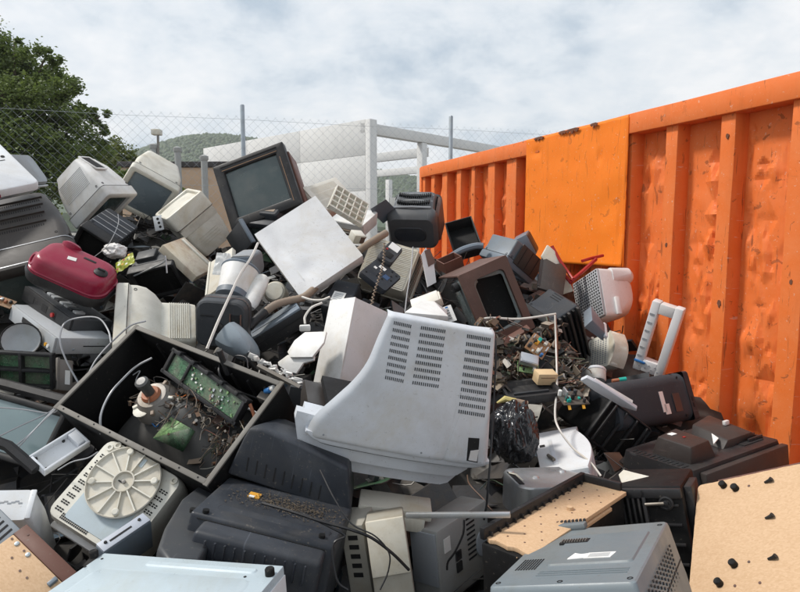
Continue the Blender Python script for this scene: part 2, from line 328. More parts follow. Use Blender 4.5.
# real size and resting pose of each scrapped appliance: rotation rows, centre, size in metres
POSE = {
    'left_white': (((0.5823, -0.741, 0.3345), (0.7689, 0.3684, -0.5226), (0.264, 0.5615, 0.7842)), (-2.165, 3.1105, 2.0491), (0.4136, 0.4329, 0.043)),
    'left_grey': (((-0.218, -0.4728, 0.8538), (0.9705, -0.1975, 0.1384), (0.1032, 0.8588, 0.5019)), (-2.4619, 3.8304, 2.061), (0.3915, 0.2167, 0.3006)),
    'brown_tv': (((0.8725, -0.4824, 0.0768), (0.418, 0.6559, -0.6285), (0.2529, 0.5805, 0.774)), (-1.9959, 3.1443, 1.62), (0.5648, 0.669, 0.3738)),
    'white_monitor': (((0.7518, -0.6075, -0.2564), (-0.243, 0.1062, -0.9642), (0.613, 0.7872, -0.0678)), (-2.0451, 4.034, 2.0103), (0.3696, 0.3512, 0.2865)),
    'screen_monitor': (((0.7677, -0.0528, 0.6387), (0.4192, 0.7952, -0.4381), (-0.4848, 0.604, 0.6326)), (-1.8567, 4.5365, 2.0991), (0.3575, 0.3655, 0.3881)),
    'cream_monitor': (((-0.6743, 0.5011, 0.5424), (-0.3588, 0.4197, -0.8337), (-0.6455, -0.7568, -0.1032)), (-1.4137, 4.1797, 1.792), (0.2987, 0.3718, 0.3767)),
    'screen_tv': (((0.9394, 0.0995, -0.3282), (-0.0028, 0.9592, 0.2828), (0.3429, -0.2648, 0.9013)), (-0.9702, 4.5013, 1.9874), (0.5094, 0.7123, 0.4873)),
    'stripe_tv': (((0.7979, 0.0809, 0.5973), (0.1628, 0.9252, -0.3428), (-0.5804, 0.3708, 0.725)), (-1.8542, 3.7535, 1.6749), (0.2226, 0.3343, 0.284)),
    'dark_deck_tv': (((0.9758, -0.1013, -0.1937), (-0.0282, 0.8203, -0.5713), (0.2167, 0.5629, 0.7976)), (-1.4352, 3.5954, 1.4986), (0.2856, 0.2109, 0.2171)),
    'red_vacuum': (((0.8854, 0.0533, 0.4617), (0.1236, 0.9306, -0.3444), (-0.448, 0.362, 0.8174)), (-1.481, 2.7252, 1.5539), (0.2855, 0.1931, 0.1218)),
    'cassette_deck': (((0.7916, 0.5036, 0.3459), (-0.5326, 0.8463, -0.0133), (-0.2995, -0.1737, 0.9382)), (-1.5512, 2.777, 1.3766), (0.4279, 0.1858, 0.0724)),
    'silver_vcr': (((0.7655, 0.5794, 0.2799), (-0.5998, 0.8, -0.0158), (-0.2331, -0.1558, 0.9599)), (-1.5351, 2.6901, 1.3049), (0.4615, 0.2384, 0.0734)),
    'board_rack': (((0.9934, -0.0771, 0.0855), (0.084, 0.9932, -0.0801), (-0.0787, 0.0867, 0.9931)), (-1.5642, 2.3783, 1.1952), (0.3294, 0.0484, 0.1476)),
    'metal_bracket': (((0.4523, -0.8796, -0.1474), (0.8349, 0.3594, 0.4168), (-0.3137, -0.3116, 0.897)), (-1.425, 2.4584, 1.141), (0.08, 0.06, 0.1325)),
    'vent_monitor': (((0.2255, 0.9298, 0.291), (-0.6688, 0.3649, -0.6477), (-0.7084, -0.0486, 0.7041)), (-1.1592, 2.8217, 1.2567), (0.3721, 0.3506, 0.3421)),
    'black_canister': (((0.9962, -0.0002, 0.0871), (0.0134, 0.9884, -0.1512), (-0.0861, 0.1518, 0.9847)), (-0.8211, 2.7772, 1.3295), (0.2324, 0.1425, 0.2267)),
    'white_panel': (((0.594, 0.804, -0.0274), (-0.3888, 0.2571, -0.8847), (-0.7042, 0.5362, 0.4653)), (-0.4918, 3.2632, 1.6528), (0.4582, 0.3962, 0.0819)),
    'cream_printer': (((0.6658, 0.5228, 0.5324), (-0.1876, 0.8079, -0.5587), (-0.7222, 0.2721, 0.6359)), (-0.5772, 4.5868, 1.9632), (0.2355, 0.4148, 0.1849)),
    'white_tray': (((0.877, 0.4747, -0.0742), (-0.4466, 0.7485, -0.4903), (-0.1772, 0.4631, 0.8684)), (-0.3199, 4.2731, 1.8108), (0.2726, 0.2207, 0.0916)),
    'keyboard_grid': (((0.8306, 0.1372, 0.5397), (0.2147, 0.8154, -0.5377), (-0.5138, 0.5625, 0.6478)), (-0.3236, 3.8266, 1.9014), (0.2438, 0.2442, 0.0302)),
    'grey_tv_back': (((0.9767, 0.1895, -0.1006), (-0.2137, 0.8178, -0.5343), (-0.019, 0.5434, 0.8393)), (0.1182, 4.5156, 1.8236), (0.3551, 0.3167, 0.2862)),
    'black_hood': (((0.9631, -0.1491, -0.224), (-0.0329, 0.761, -0.6479), (0.267, 0.6314, 0.728)), (0.4863, 4.593, 1.6873), (0.2119, 0.3433, 0.0998)),
    'beige_monitor': (((0.9319, 0.3384, -0.1305), (-0.2514, 0.3433, -0.9049), (-0.2614, 0.8761, 0.405)), (-0.0559, 3.5959, 1.5096), (0.3131, 0.2849, 0.2183)),
    'phone_base': (((0.7822, 0.4618, 0.4182), (-0.1918, 0.8172, -0.5435), (-0.5927, 0.3449, 0.7278)), (-0.1083, 3.2205, 1.5016), (0.175, 0.189, 0.0365)),
    'phone_handset': (((0.8283, 0.3762, 0.4151), (-0.0816, 0.8141, -0.575), (-0.5543, 0.4424, 0.705)), (-0.058, 3.3586, 1.6135), (0.0939, 0.1873, 0.0458)),
    'brown_tv_frame': (((0.9036, -0.1777, -0.3898), (0.2009, 0.9794, 0.0191), (0.3784, -0.0956, 0.9207)), (0.4831, 3.4702, 1.3389), (0.2917, 0.4985, 0.4311)),
    'bluegrey_tv': (((0.5023, 0.5255, -0.6867), (-0.852, 0.165, -0.497), (-0.1479, 0.8346, 0.5306)), (0.7604, 4.1225, 1.5544), (0.2776, 0.1802, 0.303)),
    'grey_box_behind': (((0.8198, 0.3005, -0.4875), (-0.3445, 0.9388, -0.0005), (0.4575, 0.1683, 0.8731)), (0.9619, 4.6029, 1.6345), (0.1148, 0.1953, 0.1679)),
    'dark_flap': (((0.9519, -0.1712, 0.2542), (-0.1082, 0.5884, 0.8013), (-0.2868, -0.7903, 0.5415)), (0.9367, 3.6951, 1.4648), (0.1578, 0.02, 0.3109)),
    'slat_box': (((0.4107, 0.8447, -0.3432), (-0.8663, 0.2441, -0.4358), (-0.2843, 0.4763, 0.832)), (0.9221, 3.5201, 1.1595), (0.2686, 0.2311, 0.3828)),
    'grille_tv': (((0.2262, 0.9725, -0.0556), (-0.8827, 0.2288, 0.4105), (0.4119, -0.0438, 0.9102)), (1.3065, 3.7788, 1.3151), (0.3005, 0.2601, 0.3058)),
    'white_keyboard': (((0.3023, 0.9374, 0.1728), (-0.8581, 0.1887, 0.4776), (0.4151, -0.2926, 0.8614)), (1.2084, 3.46, 1.0275), (0.2355, 0.091, 0.2089)),
    'white_frame': (((0.7733, 0.6221, 0.1226), (-0.5783, 0.7712, -0.2661), (-0.2601, 0.1349, 0.9561)), (1.4145, 3.2374, 1.1577), (0.1645, 0.0611, 0.4166)),
    'funnel_tv': (((-0.1621, -0.7915, 0.5892), (0.3498, -0.6044, -0.7157), (0.9227, 0.0901, 0.3749)), (1.1733, 2.9458, 0.8753), (0.25, 0.659, 0.3094)),
    'slat_tv': (((0.7836, -0.1889, 0.5918), (0.1741, 0.9812, 0.0827), (-0.5964, 0.0383, 0.8018)), (0.9694, 2.8057, 0.8326), (0.2701, 0.3205, 0.2144)),
    'white_lid': (((0.8514, 0.3919, -0.3486), (0.0931, -0.767, -0.6349), (-0.5162, 0.5081, -0.6895)), (0.8929, 2.4878, 1.0569), (0.2837, 0.0596, 0.015)),
    'white_printer': (((0.9625, 0.136, -0.2346), (-0.1383, 0.9904, 0.0064), (0.2332, 0.0263, 0.9721)), (0.6805, 2.3841, 0.8183), (0.2232, 0.4259, 0.0856)),
    'metal_case': (((0.9853, -0.1683, 0.0292), (0.1659, 0.9836, 0.0712), (-0.0407, -0.0653, 0.997)), (0.5532, 2.098, 0.811), (0.323, 0.2162, 0.0911)),
    'rear_up_tv': (((0.891, -0.4444, -0.0931), (0.4492, 0.8926, 0.0389), (0.0658, -0.0765, 0.9949)), (1.2724, 2.4399, 0.7919), (0.5648, 0.3433, 0.1172)),
    'ribbed_black': (((0.8197, 0.5545, -0.1436), (-0.523, 0.8268, 0.2071), (0.2335, -0.0947, 0.9677)), (0.8513, 1.9211, 0.8159), (0.2424, 0.24, 0.2036)),
    'chipboard_right': (((0.5875, 0.4196, -0.6919), (-0.6424, 0.7618, -0.0834), (0.4922, 0.4935, 0.7171)), (0.9532, 1.5493, 0.8757), (0.3187, 0.512, 0.0372)),
    'peg_cabinet': (((0.6853, 0.7261, -0.0558), (-0.7248, 0.6875, 0.0446), (0.0707, 0.0099, 0.9974)), (0.4742, 1.6965, 0.8071), (0.1465, 0.5389, 0.2535)),
    'grey_monitor': (((0.8189, 0.5305, -0.219), (-0.4707, 0.8391, 0.2728), (0.3285, -0.1203, 0.9368)), (0.4696, 1.3627, 0.8811), (0.3329, 0.4295, 0.1864)),
    'big_tv': (((0.9308, 0.2964, 0.2138), (0.2525, -0.0986, -0.9625), (-0.2643, 0.9499, -0.1667)), (0.0271, 1.982, 1.2442), (0.6389, 0.519, 0.3034)),
    'tall_white': (((0.7371, 0.6575, 0.156), (-0.6555, 0.6398, 0.4012), (0.164, -0.398, 0.9026)), (-0.2076, 2.7533, 1.1971), (0.1746, 0.2565, 0.4049)),
    'label_tv': (((0.9562, 0.2914, -0.0285), (-0.2405, 0.7259, -0.6444), (-0.1671, 0.623, 0.7642)), (-0.3064, 3.2209, 1.3175), (0.1563, 0.2133, 0.2682)),
    'dark_blue_tv': (((0.9746, 0.1, 0.2005), (-0.1076, 0.9938, 0.0273), (-0.1966, -0.0482, 0.9793)), (-0.3741, 1.6487, 0.8817), (0.4188, 0.2696, 0.1273)),
    'swivel_base': (((0.8879, 0.456, 0.0614), (-0.2732, 0.6298, -0.7271), (-0.3702, 0.6288, 0.6838)), (-0.8957, 1.8555, 0.8715), (0.3027, 0.2775, 0.1451)),
    'open_cabinet': (((0.877, 0.4609, -0.1361), (-0.4336, 0.6366, -0.6378), (-0.2073, 0.6183, 0.7581)), (-0.7793, 2.1455, 1.0371), (0.7198, 0.4032, 0.3744)),
    'pc_case': (((0.9655, 0.251, -0.0699), (-0.2487, 0.9677, 0.0401), (0.0777, -0.0214, 0.9967)), (-0.5325, 1.2615, 0.7973), (0.5007, 0.2461, 0.3147)),
    'chipboard_left': (((0.8232, 0.5424, 0.1678), (-0.392, 0.7568, -0.5231), (-0.4107, 0.3648, 0.8356)), (-1.0127, 1.572, 0.7085), (0.2148, 0.1583, 0.3958)),
    'white_appliance': (((0.9502, -0.1499, 0.2732), (0.2916, 0.737, -0.6098), (-0.1099, 0.6591, 0.744)), (-1.2484, 1.7853, 0.8024), (0.2383, 0.0983, 0.4184)),
    'small_bracket': (((0.479, -0.7842, 0.3946), (0.8253, 0.2492, -0.5067), (0.299, 0.5683, 0.7666)), (-1.1505, 1.9622, 1.0061), (0.1671, 0.0783, 0.0326)),
    'glass_tv': (((0.9667, 0.2547, 0.0248), (-0.1081, 0.4944, -0.8625), (-0.232, 0.8311, 0.5054)), (-1.5256, 2.251, 0.9885), (0.4502, 0.1942, 0.2843)),
    'black_slab': (((0.9691, -0.0707, 0.2365), (0.1161, 0.976, -0.184), (-0.2178, 0.2058, 0.954)), (-0.4019, 2.3269, 1.0391), (0.1055, 0.0763, 0.2272)),
    'blue_printer': (((0.8313, -0.3502, -0.4316), (0.2112, 0.9173, -0.3375), (0.5141, 0.1894, 0.8366)), (-0.5988, 2.9548, 1.2682), (0.2777, 0.1247, 0.0912)),
    'grey_casing': (((0.0828, 0.6007, 0.7952), (0.8943, 0.3073, -0.3253), (-0.4398, 0.738, -0.5117)), (-0.703, 2.6371, 1.2325), (0.2077, 0.134, 0.1598)),
    'dark_neck_tv': (((0.9412, 0.308, -0.1387), (-0.322, 0.6938, -0.6442), (-0.1022, 0.651, 0.7521)), (-0.9261, 4.3064, 1.7852), (0.2808, 0.2488, 0.2318)),
    'dark_square': (((0.6181, 0.5912, -0.5181), (-0.5349, 0.7993, 0.2739), (0.576, 0.1078, 0.8103)), (-1.0538, 3.9644, 1.6837), (0.1929, 0.02, 0.1761)),
    'rusty_panel': (((0.1597, -0.7183, 0.6771), (0.9727, -0.0025, -0.232), (0.1683, 0.6957, 0.6983)), (-1.2709, 3.6006, 1.5773), (0.249, 0.2671, 0.0509)),
    'cream_panel': (((0.8315, -0.1745, -0.5274), (-0.169, 0.8249, -0.5394), (0.5292, 0.5376, 0.6565)), (-0.9913, 3.3243, 1.5135), (0.17, 0.3123, 0.03)),
    'beige_slab': (((0.9887, -0.0096, -0.1493), (0.0501, 0.9616, 0.2699), (0.141, -0.2744, 0.9512)), (-0.0353, 1.7056, 0.8268), (0.113, 0.1554, 0.1539)),
    'grey_monitor_low': (((0.7762, 0.6241, -0.089), (-0.6177, 0.7811, 0.0911), (0.1264, -0.0158, 0.9919)), (0.1768, 1.9414, 0.7024), (0.1097, 0.3083, 0.188)),
    'grey_block': (((0.9842, 0.1566, -0.0821), (-0.1709, 0.9614, -0.2156), (0.0452, 0.2263, 0.973)), (-0.8611, 3.4146, 1.5574), (0.1253, 0.1697, 0.1429)),
    'white_bar': (((0.9282, -0.1665, -0.3329), (-0.0898, 0.7678, -0.6344), (0.3612, 0.6187, 0.6977)), (0.1324, 2.9952, 1.3827), (0.126, 0.07, 0.0652)),
    'swivel_bracket': (((0.5754, -0.8042, 0.149), (0.7815, 0.4868, -0.3901), (0.2412, 0.341, 0.9086)), (-0.8027, 1.665, 0.8309), (0.135, 0.0336, 0.1146)),
}
def pose(k):
    r, t, d = POSE[k]
    M = Matrix((( *r[0], t[0]), (*r[1], t[1]), (*r[2], t[2]), (0, 0, 0, 1))); return M
def dims(k): return POSE[k][2]
def slots(frame, w, h, nx, ny, sx, sy, proud=.0012, round_=False):     # proud inserts coloured as the shade in vent openings, laid out in a face frame (x, y in the face, z outward)
    g = G()
    for j in range(ny):
        for i in range(nx):
            x = -w/2+(i+.5)*w/nx; y = -h/2+(j+.5)*h/ny
            g.box((x, y, 0), (sx, sy, 2*proud), frame)
    return g
def frame_of(o, x, y):
    x = Vector(x).normalized(); z = x.cross(Vector(y)).normalized(); y = z.cross(x); o = Vector(o)
    return Matrix(((x.x, y.x, z.x, o.x), (x.y, y.y, z.y, o.y), (x.z, y.z, z.z, o.z), (0, 0, 0, 1)))
class CRT: pass
def crt(key, name, label, body, bezel=None, cat='monitor', bz=.2, rear=(.7, .7, 0), midp=None, glass=SCREEN, inset=.045, r=.025, rr=.03, M=None, dm=None, group=None, chin=0, plain=False):
    """picture-tube set: front at -y with bezel frame and bulged screen, moulded back cover tapering to +y"""
    c = CRT(); w, d, h = dm or dims(key); c.w, c.d, c.h = w, d, h
    t = thing(name, label, cat, M if M is not None else pose(key), group); c.t = t
    bezel = bezel or body; yf = -d/2; yb = yf+bz*d; c.yb = yb; c.rear = rear
    iw, ih = w-2*inset, h-2*inset-chin
    c.bezel = obj('bezel', G().loft([ry(yb, w, h, r), ry(yf+.012, w, h, r), ry(yf+.003, w-.006, h-.006, r), ry(yf, w-.016, h-.016, r),
        ry(yf, iw+.012, ih+.012, r*.7, 0, chin/2), ry(yf+.004, iw, ih, r*.7, 0, chin/2), ry(yf+.035, iw-.02, ih-.02, r*.7, 0, chin/2)], False, False), bezel, t)
    def sc(u, v):
        x, z = 2*u-1, 2*v-1; return (x*(iw-.006)/2, yf+.022-.016*(1-x*x)*(1-z*z*.6), z*(ih-.006)/2+chin/2)
    obj('screen', G().grid(sc, 10, 8), glass, t)
    rx, rzz, cz = rear
    prof = [(0, .99, .99, 0), (.02, .955, .955, 0)] + (midp or [(.35, .93, .93, cz*.2)]) + [(.93, rx, rzz, cz), (.985, rx*.97, rzz*.97, cz), (1, rx*.90, rzz*.90, cz)]
    c.prof = prof
    obj('back_cover', G().loft([ry(yb+p*(d/2-yb), w*a, h*b, rr, 0, z_*h) for p, a, b, z_ in prof], True, True), body, t)
    def at(side, t0, off=0):                       # a frame on the cover: side '+z','-z','+x','-x','rear'
        if side == 'rear': return frame_of((off*w*rx/2, d/2, cz*h), (-1, 0, 0), (0, 0, 1))
        P = prof
        for k in range(len(P)-1):
            if P[k][0] <= t0 <= P[k+1][0]: break
        q = (t0-P[k][0])/(P[k+1][0]-P[k][0])
        L = lambda i: P[k][i]+(P[k+1][i]-P[k][i])*q
        y0, y1 = (yb+P[m_][0]*(d/2-yb) for m_ in (k, k+1)); y = y0+(y1-y0)*q
        s = 1 if side[0] == '+' else -1
        if side[1] == 'z':
            z0, z1 = (s*h*P[m_][2]/2+P[m_][3]*h for m_ in (k, k+1)); z = z0+(z1-z0)*q
            return frame_of((off*w*L(1)/2, y, z), (s, 0, 0), (0, y1-y0, z1-z0))
        x0, x1 = (s*w*P[m_][1]/2 for m_ in (k, k+1)); x = x0+(x1-x0)*q
        return frame_of((x, y, L(3)*h+off*h*L(2)/2), ((x1-x0)*s, (y1-y0)*s, 0), (0, 0, 1))
    c.at = at
    obj('seam', G().loft([ry(yb-.0012, w+.0016, h+.0016, r), ry(yb+.0022, w+.0016, h+.0016, r)], False, False), VOID, t)
    if rx > .5 and not plain:
        rp = obj('socket_panel', G().box((0, -h*rzz*.12, .001), (w*rx*.5, h*rzz*.22, .004), at('rear', 1)), SOOT, t)
        for k in range(4): obj('socket', G().lathe([(.007, .002), (.007, .007), (.004, .007), (.004, .003)], 10, at('rear', 1) @ Matrix.Translation((-w*rx*.17+k*w*rx*.11, -h*rzz*.12, 0))), (YEL, PAPER, REDP, DSTEEL)[k], rp)
    for sd in ('+z', '-z', '+x', '-x'):
        for k in (-1, 1): obj('screw_well', G().lathe([(.007, -.002), (.0075, .0012), (.005, .0014), (.0045, -.001)], 10, at(sd, .10, k*.8)), VOID, t)
    def vent(side, t0, off, vw, vh, nx, ny, sx, sy, m=VOID):
        return part_stuff(obj('vent_slots', slots(at(side, t0, off), vw, vh, nx, ny, sx, sy), m, t))
    c.vent = vent
    def sticker(side, t0, off, sw, sh, m=PAPER, name_='label'):
        return obj(name_, G().box((0, 0, .0008), (sw, sh, .0016), at(side, t0, off)), m, t)
    c.sticker = sticker
    return c

# ------------------------------------------------------------------ the setting: ground, hill, trees, buildings
struct('ground', G().grid(lambda u, v: ((u-.5)*2000, -150+v*1400, 0), 8, 8), GROUND)
def hill_h(x, y):
    a = 92*math.exp(-((x+185)/170)**2-((y-640)/190)**2)
    b = 62*math.exp(-((x+40)/210)**2-((y-700)/180)**2)
    c_ = 40*math.exp(-((x+480)/220)**2-((y-720)/200)**2)
    return max(a, b, c_)*.75+(a+b+c_)*.22+4*noise.noise(Vector((x*.012, y*.012, 1)))-2
struct('hill', G().grid(lambda u, v: ((x := -900+u*1400), (y := 380+v*700), hill_h(x, y)), 70, 50), WOODF)
def ico():
    bm = bmesh.new(); bmesh.ops.create_icosphere(bm, subdivisions=1, radius=1)
    r = ([tuple(v.co) for v in bm.verts], [tuple(v.index for v in f.verts) for f in bm.faces]); bm.free(); return r
ICO = ico()
g = G(); rnd = random.Random(3)
for i in range(15000):
    x = rnd.uniform(-420, 90); y = rnd.uniform(450, 665); z = hill_h(x, y)
    if z < 4: continue
    r = rnd.uniform(1.4, 3.2); s = rnd.random()*50
    g.add([(x+p[0]*r*(1+.55*(k := noise.noise(Vector(p)*2.1+Vector((s, 0, 0))))), y+p[1]*r*(1+.55*k), z+r*.45+p[2]*r*1.1*(1+.55*k)) for p in ICO[0]], ICO[1])
wd = obj('woodland', g, WOODF, ang=180); wd['kind'] = 'stuff'; tag(wd, 'distant green woodland covering the hillside', 'woodland')

def tree(name, label, base, lumps, nleaf, leaf, size, seed, group=None):
    rn = random.Random(seed); t = thing(name, label, 'tree', Matrix.Translation(base), group); B = Vector(base)
    top = max(l_[0][2] for l_ in lumps)
    g = G(); H = (top-base[2])*.8
    path = [Vector((rn.uniform(-.1, .1)*k, rn.uniform(-.1, .1)*k, H*k/6)) for k in range(7)]
    g.tube(path, [.22*(1-k/8) for k in range(7)], 8)
    for c_, r in lumps:
        e_ = Vector(c_)-B; k = min(5, max(1, int(6*(e_.z-.8)/max(H, .1)*.7))); a = path[k]
        m_ = (a+e_)/2+Vector((0, 0, .25)); g.tube(smooth_path([a, m_, e_], 4), [.09, .08, .07, .065, .06, .05, .045, .035, .025], 5)
    obj('trunk', g, BARK, t)
    g = G(); vol = [r**2.2 for _, r in lumps]; tot = sum(vol)
    clumps = []
    for (c_, r), v in zip(lumps, vol):
        for _ in range(max(6, int(150*v/tot*len(lumps)/3))):
            d = Vector((rn.gauss(0, 1), rn.gauss(0, 1), rn.gauss(0, 1))).normalized()*r*rn.uniform(.35, 1.0)**.6
            clumps.append((Vector(c_)-B+d, r*rn.uniform(.16, .34)))
    for _ in range(nleaf):
        c_, r = rn.choice(clumps)
        p = c_+Vector((rn.gauss(0, .55), rn.gauss(0, .55), rn.gauss(0, .45)))*r
        a = Vector((rn.gauss(0, 1), rn.gauss(0, 1), rn.gauss(0, .55))).normalized(); b = a.cross(Vector((rn.gauss(0, 1), rn.gauss(0, 1), rn.gauss(0, 1)))).normalized()
        s = size*rn.uniform(.6, 1.35); q = a.cross(b)*s*.22
        g.add([tuple(p-a*s), tuple(p-b*s*.5+q), tuple(p+a*s), tuple(p+b*s*.5+q)], [(0, 1, 2, 3)])
    o = obj('crown', g, leaf, t, recalc=False); part_stuff(o); return t
LM = lambda px: px/600*20
tree('broadleaf_tree', 'tall dark green broadleaf tree behind the fence on the left', (-13, 20.1206, 0),
     [((-15.3333, 20.7402, 7.3827), LM(60)), ((-14.0083, 21.2214, 7.1839), LM(44)), ((-12.4667, 20.6746, 6.7863), LM(34)), ((-11.8667, 20.7402, 7.3827), LM(15)), ((-11.368, 20.1683, 5.8413), LM(30)), ((-12.74, 19.9907, 5.142), LM(50)), ((-11.05, 19.9374, 4.6575), LM(34)), ((-10.6667, 20.5288, 5.4609), LM(17)),
      ((-14.175, 21.8691, 8.4993), LM(12)), ((-12.8667, 20.7949, 7.8797), LM(13)), ((-11.1, 20.6455, 6.5212), LM(11)), ((-10, 20.5361, 5.5272), LM(9)), ((-10.0667, 20.4487, 4.732), LM(16)), ((-14.25, 19.4262, 4.5829), LM(60)), ((-11.7167, 19.3397, 3.796), LM(45)), ((-10.2375, 19.8486, 3.8498), LM(28))], 95000, LEAF, .062, 5)
tree('yellowish_tree', 'yellowish green bushy tree beside the wooded hill', (-11.2, 24.1448, 0),
     [((-11.28, 24.4509, 4.5332), .75), ((-11.84, 24.4728, 4.732), .8), ((-10.8, 24.4159, 4.2151), .6), ((-11.3583, 23.8644, 3.7745), 1.1), ((-10.4, 24.3547, 3.6585), .7), ((-12.2, 24.3416, 3.5392), 1.2)], 16000, LEAF2, .07, 9)
tree('hedge_bush', 'dark green bush in front of the flat roofed house', (-6.25, 15.0905, 0), [((-6.25, 15.2108, 2.8434), .5), ((-6.55, 15.1998, 2.744), .5), ((-6, 15.1862, 2.6198), .45)], 5000, LEAF, .07, 11)

# unfinished precast hall behind the fence
A_ = Vector((-1.685, 34.6, 0)); DL = Vector((-.7317, .6816, 0)); DR = Vector((.6816, .7317, 0))
def fr(o, x): return frame_of(o, x, (0, 0, 1))        # wall frame: x along the wall, y up, z outward
hall = thing('precast_hall', 'unfinished pale concrete hall with closed side wall and open portal frame', 'building', Matrix.Translation(A_))
ML = frame_of((0, 0, 0), tuple(-DL), (0, 0, 1))       # outward towards the camera side
for i in range(3):
    for j in range(4):
        x0 = -18.4+i*6.0; z0 = j*2.0-.0
        obj('wall_panel', G().box((x0+3.0, z0+1.0, -.12), (5.99, 1.992, .24), ML), CONC, hall, bevel=.02)
obj('corner_column', G().box((-.19, 3.985, -.27), (.38, 7.99, .56), ML), CONC, hall, bevel=.02)
MR = frame_of((0, 0, 0), tuple(DR), (0, 0, 1))
bays = [.45, 5.1, 12.2, 19.5]
for x in bays: obj('column', G().box((x, 3.6, -.55), (.46, 7.2, .46), MR), CONC, hall, bevel=.02)
obj('edge_beam', G().box((10.2, 7.52, -.55), (20.4, .60, .5), MR), CONC, hall, bevel=.02)
for k, x in enumerate((6.5, 15.0)):            # roof beams running back from the open front
    g = G(); M0 = frame_of(tuple(DR*x+Vector((0, 0, 7.0-.15))), tuple(DL), (0, 0, 1)); g.box((9.6, .0, 0), (16.6, .6, .3), M0); obj('roof_beam', g, CONC, hall, bevel=.02)
for k, s in enumerate((5.5, 11.5, 17.5)):
    o0 = DL*s+DR*1.2
    obj('column', G().box((o0.x, o0.y, 3.2), (.5, .5, 6.4)), CONC, hall, bevel=.02)
for i in range(3):
    o0 = DR*20+DL*(3+6*i); M0 = frame_of(tuple(o0), tuple(DL), (0, 0, 1))
    for j in range(2): obj('infill_panel', G().box((0, 1.25+2.5*j, 0), (5.7, 2.45, .2), M0), CONCD, hall, bevel=.02)
    obj('column', G().box((2.95, 3.4, .1), (.5, 6.8, .5), M0), CONC, hall, bevel=.02)

for i in range(3):
    o0 = DL*18.2+DR*(3.2+6.2*i); M0 = frame_of(tuple(o0), tuple(DR), (0, 0, 1))
    for j in range(2): obj('infill_panel', G().box((0, 1.25+2.5*j, 0), (5.9, 2.45, .2), M0), CONCD, hall, bevel=.02)

# low rendered house with parapet
hs = thing('rendered_house', 'low peach rendered flat roofed house with dark parapet', 'building', Matrix.Translation((-5.92, 16.1956, 2.6512)))
obj('wall', G().box((0, 2, -1.0), (3.0, 4, 3.5)), RENDER, hs, bevel=.01)
obj('parapet', G().box((0, 1.98, .83), (3.12, 4.1, .14)), plastic('dark_coping', (.06, .055, .055), .8, .4), hs, bevel=.01)
obj('wall_outlet', G().lathe([(.03, 0), (.055, .02), (.055, .05), (.03, .05)], 12, Matrix.Translation((.78, -.03, .45)) @ Matrix.Rotation(pi/2, 4, 'X')), VOID, hs)
def pipe_post(px_base, z_top, label, cap):
    t = thing('vent_pipe', label, 'pipe', Matrix.Translation((px_base[0], px_base[1], 0)), 'pipes beside the rendered house')
    obj('pipe', G().lathe([(.075, 0), (.075, z_top)], 12), CONCD, t)
    obj('cap', G().lathe([(.085, z_top), (.10, z_top+.03), (.10, z_top+.10), (.03, z_top+.13)], 12), CONCD, t)
    if cap:
        obj('lamp_pole', G().tube([(.09, 0, z_top-.5), (.12, 0, z_top+.35)], .03, 6), DSTEEL, t)
        obj('lamp_head', G().box((.09, 0, z_top+.40), (.22, .2, .14)), CREAM, t, bevel=.02)
pipe_post((-6.1, 15.1725, 2.4955), 3.75, 'grey pipe post with a square lamp head beside the house', True)
pipe_post((-5.3655, 14.7679, 2.4756), 3.62, 'plain grey pipe standing in front of the peach wall', False)
pipe_post((-4.5383, 14.161, 2.4458), 3.35, 'grey pipe at the right end of the peach wall', False)

# chain-link fence
P0, FD = Vector((-2.13, 8.33, 0)), Vector((2.886, .80, 0))
fence = thing('chain_link_fence', 'tall galvanised chain link fence running behind the whole heap', 'fence', Matrix.Translation(P0))
FH = 3.42
for k in (-2, -1, 0, 1, 2):
    p = FD*k
    obj('post', G().lathe([(.030, 0), (.030, FH), (.024, FH+.012), (0.004, FH+.016)], 10, Matrix.Translation(p)), STEEL, fence)
ux = FD.normalized(); L = FD.length; MH = 3.28
for k in (-2, -1, 0, 1):
    g = G(); sp = .118; o0 = FD*k+Vector((ux.y, -ux.x, 0))*.04; rn = random.Random(k)
    def wp(x, z, o): return o0+ux*x+Vector((0, 0, z))+Vector((ux.y, -ux.x, 0))*o
    i = -int(MH/sp)
    while i*sp < L:
        for dr in (1, -1):
            x0, z0, x1, z1 = i*sp, 0, i*sp+MH, MH
            if x0 < 0: z0 = -x0; x0 = 0
            if x1 > L: z1 -= (x1-L); x1 = L
            if z1-z0 > .03:
                a, b = ((x0, x1) if dr == 1 else (L-x0, L-x1))
                g.tube([wp(a, z0, .003*dr), wp((a+b)/2, (z0+z1)/2, .003*dr+rn.uniform(-.012, .012)), wp(b, z1, .003*dr)], .0013, 3)
        i += 1
    part_stuff(obj('wire_mesh', g, STEEL, fence))
    for z in (MH-.05, 2.35, 1.2, .1):
        obj('tension_wire', G().tube([wp(0, z, .008), wp(L/2, z-.015, .008), wp(L, z, .008)], .0018, 4), STEEL, fence)

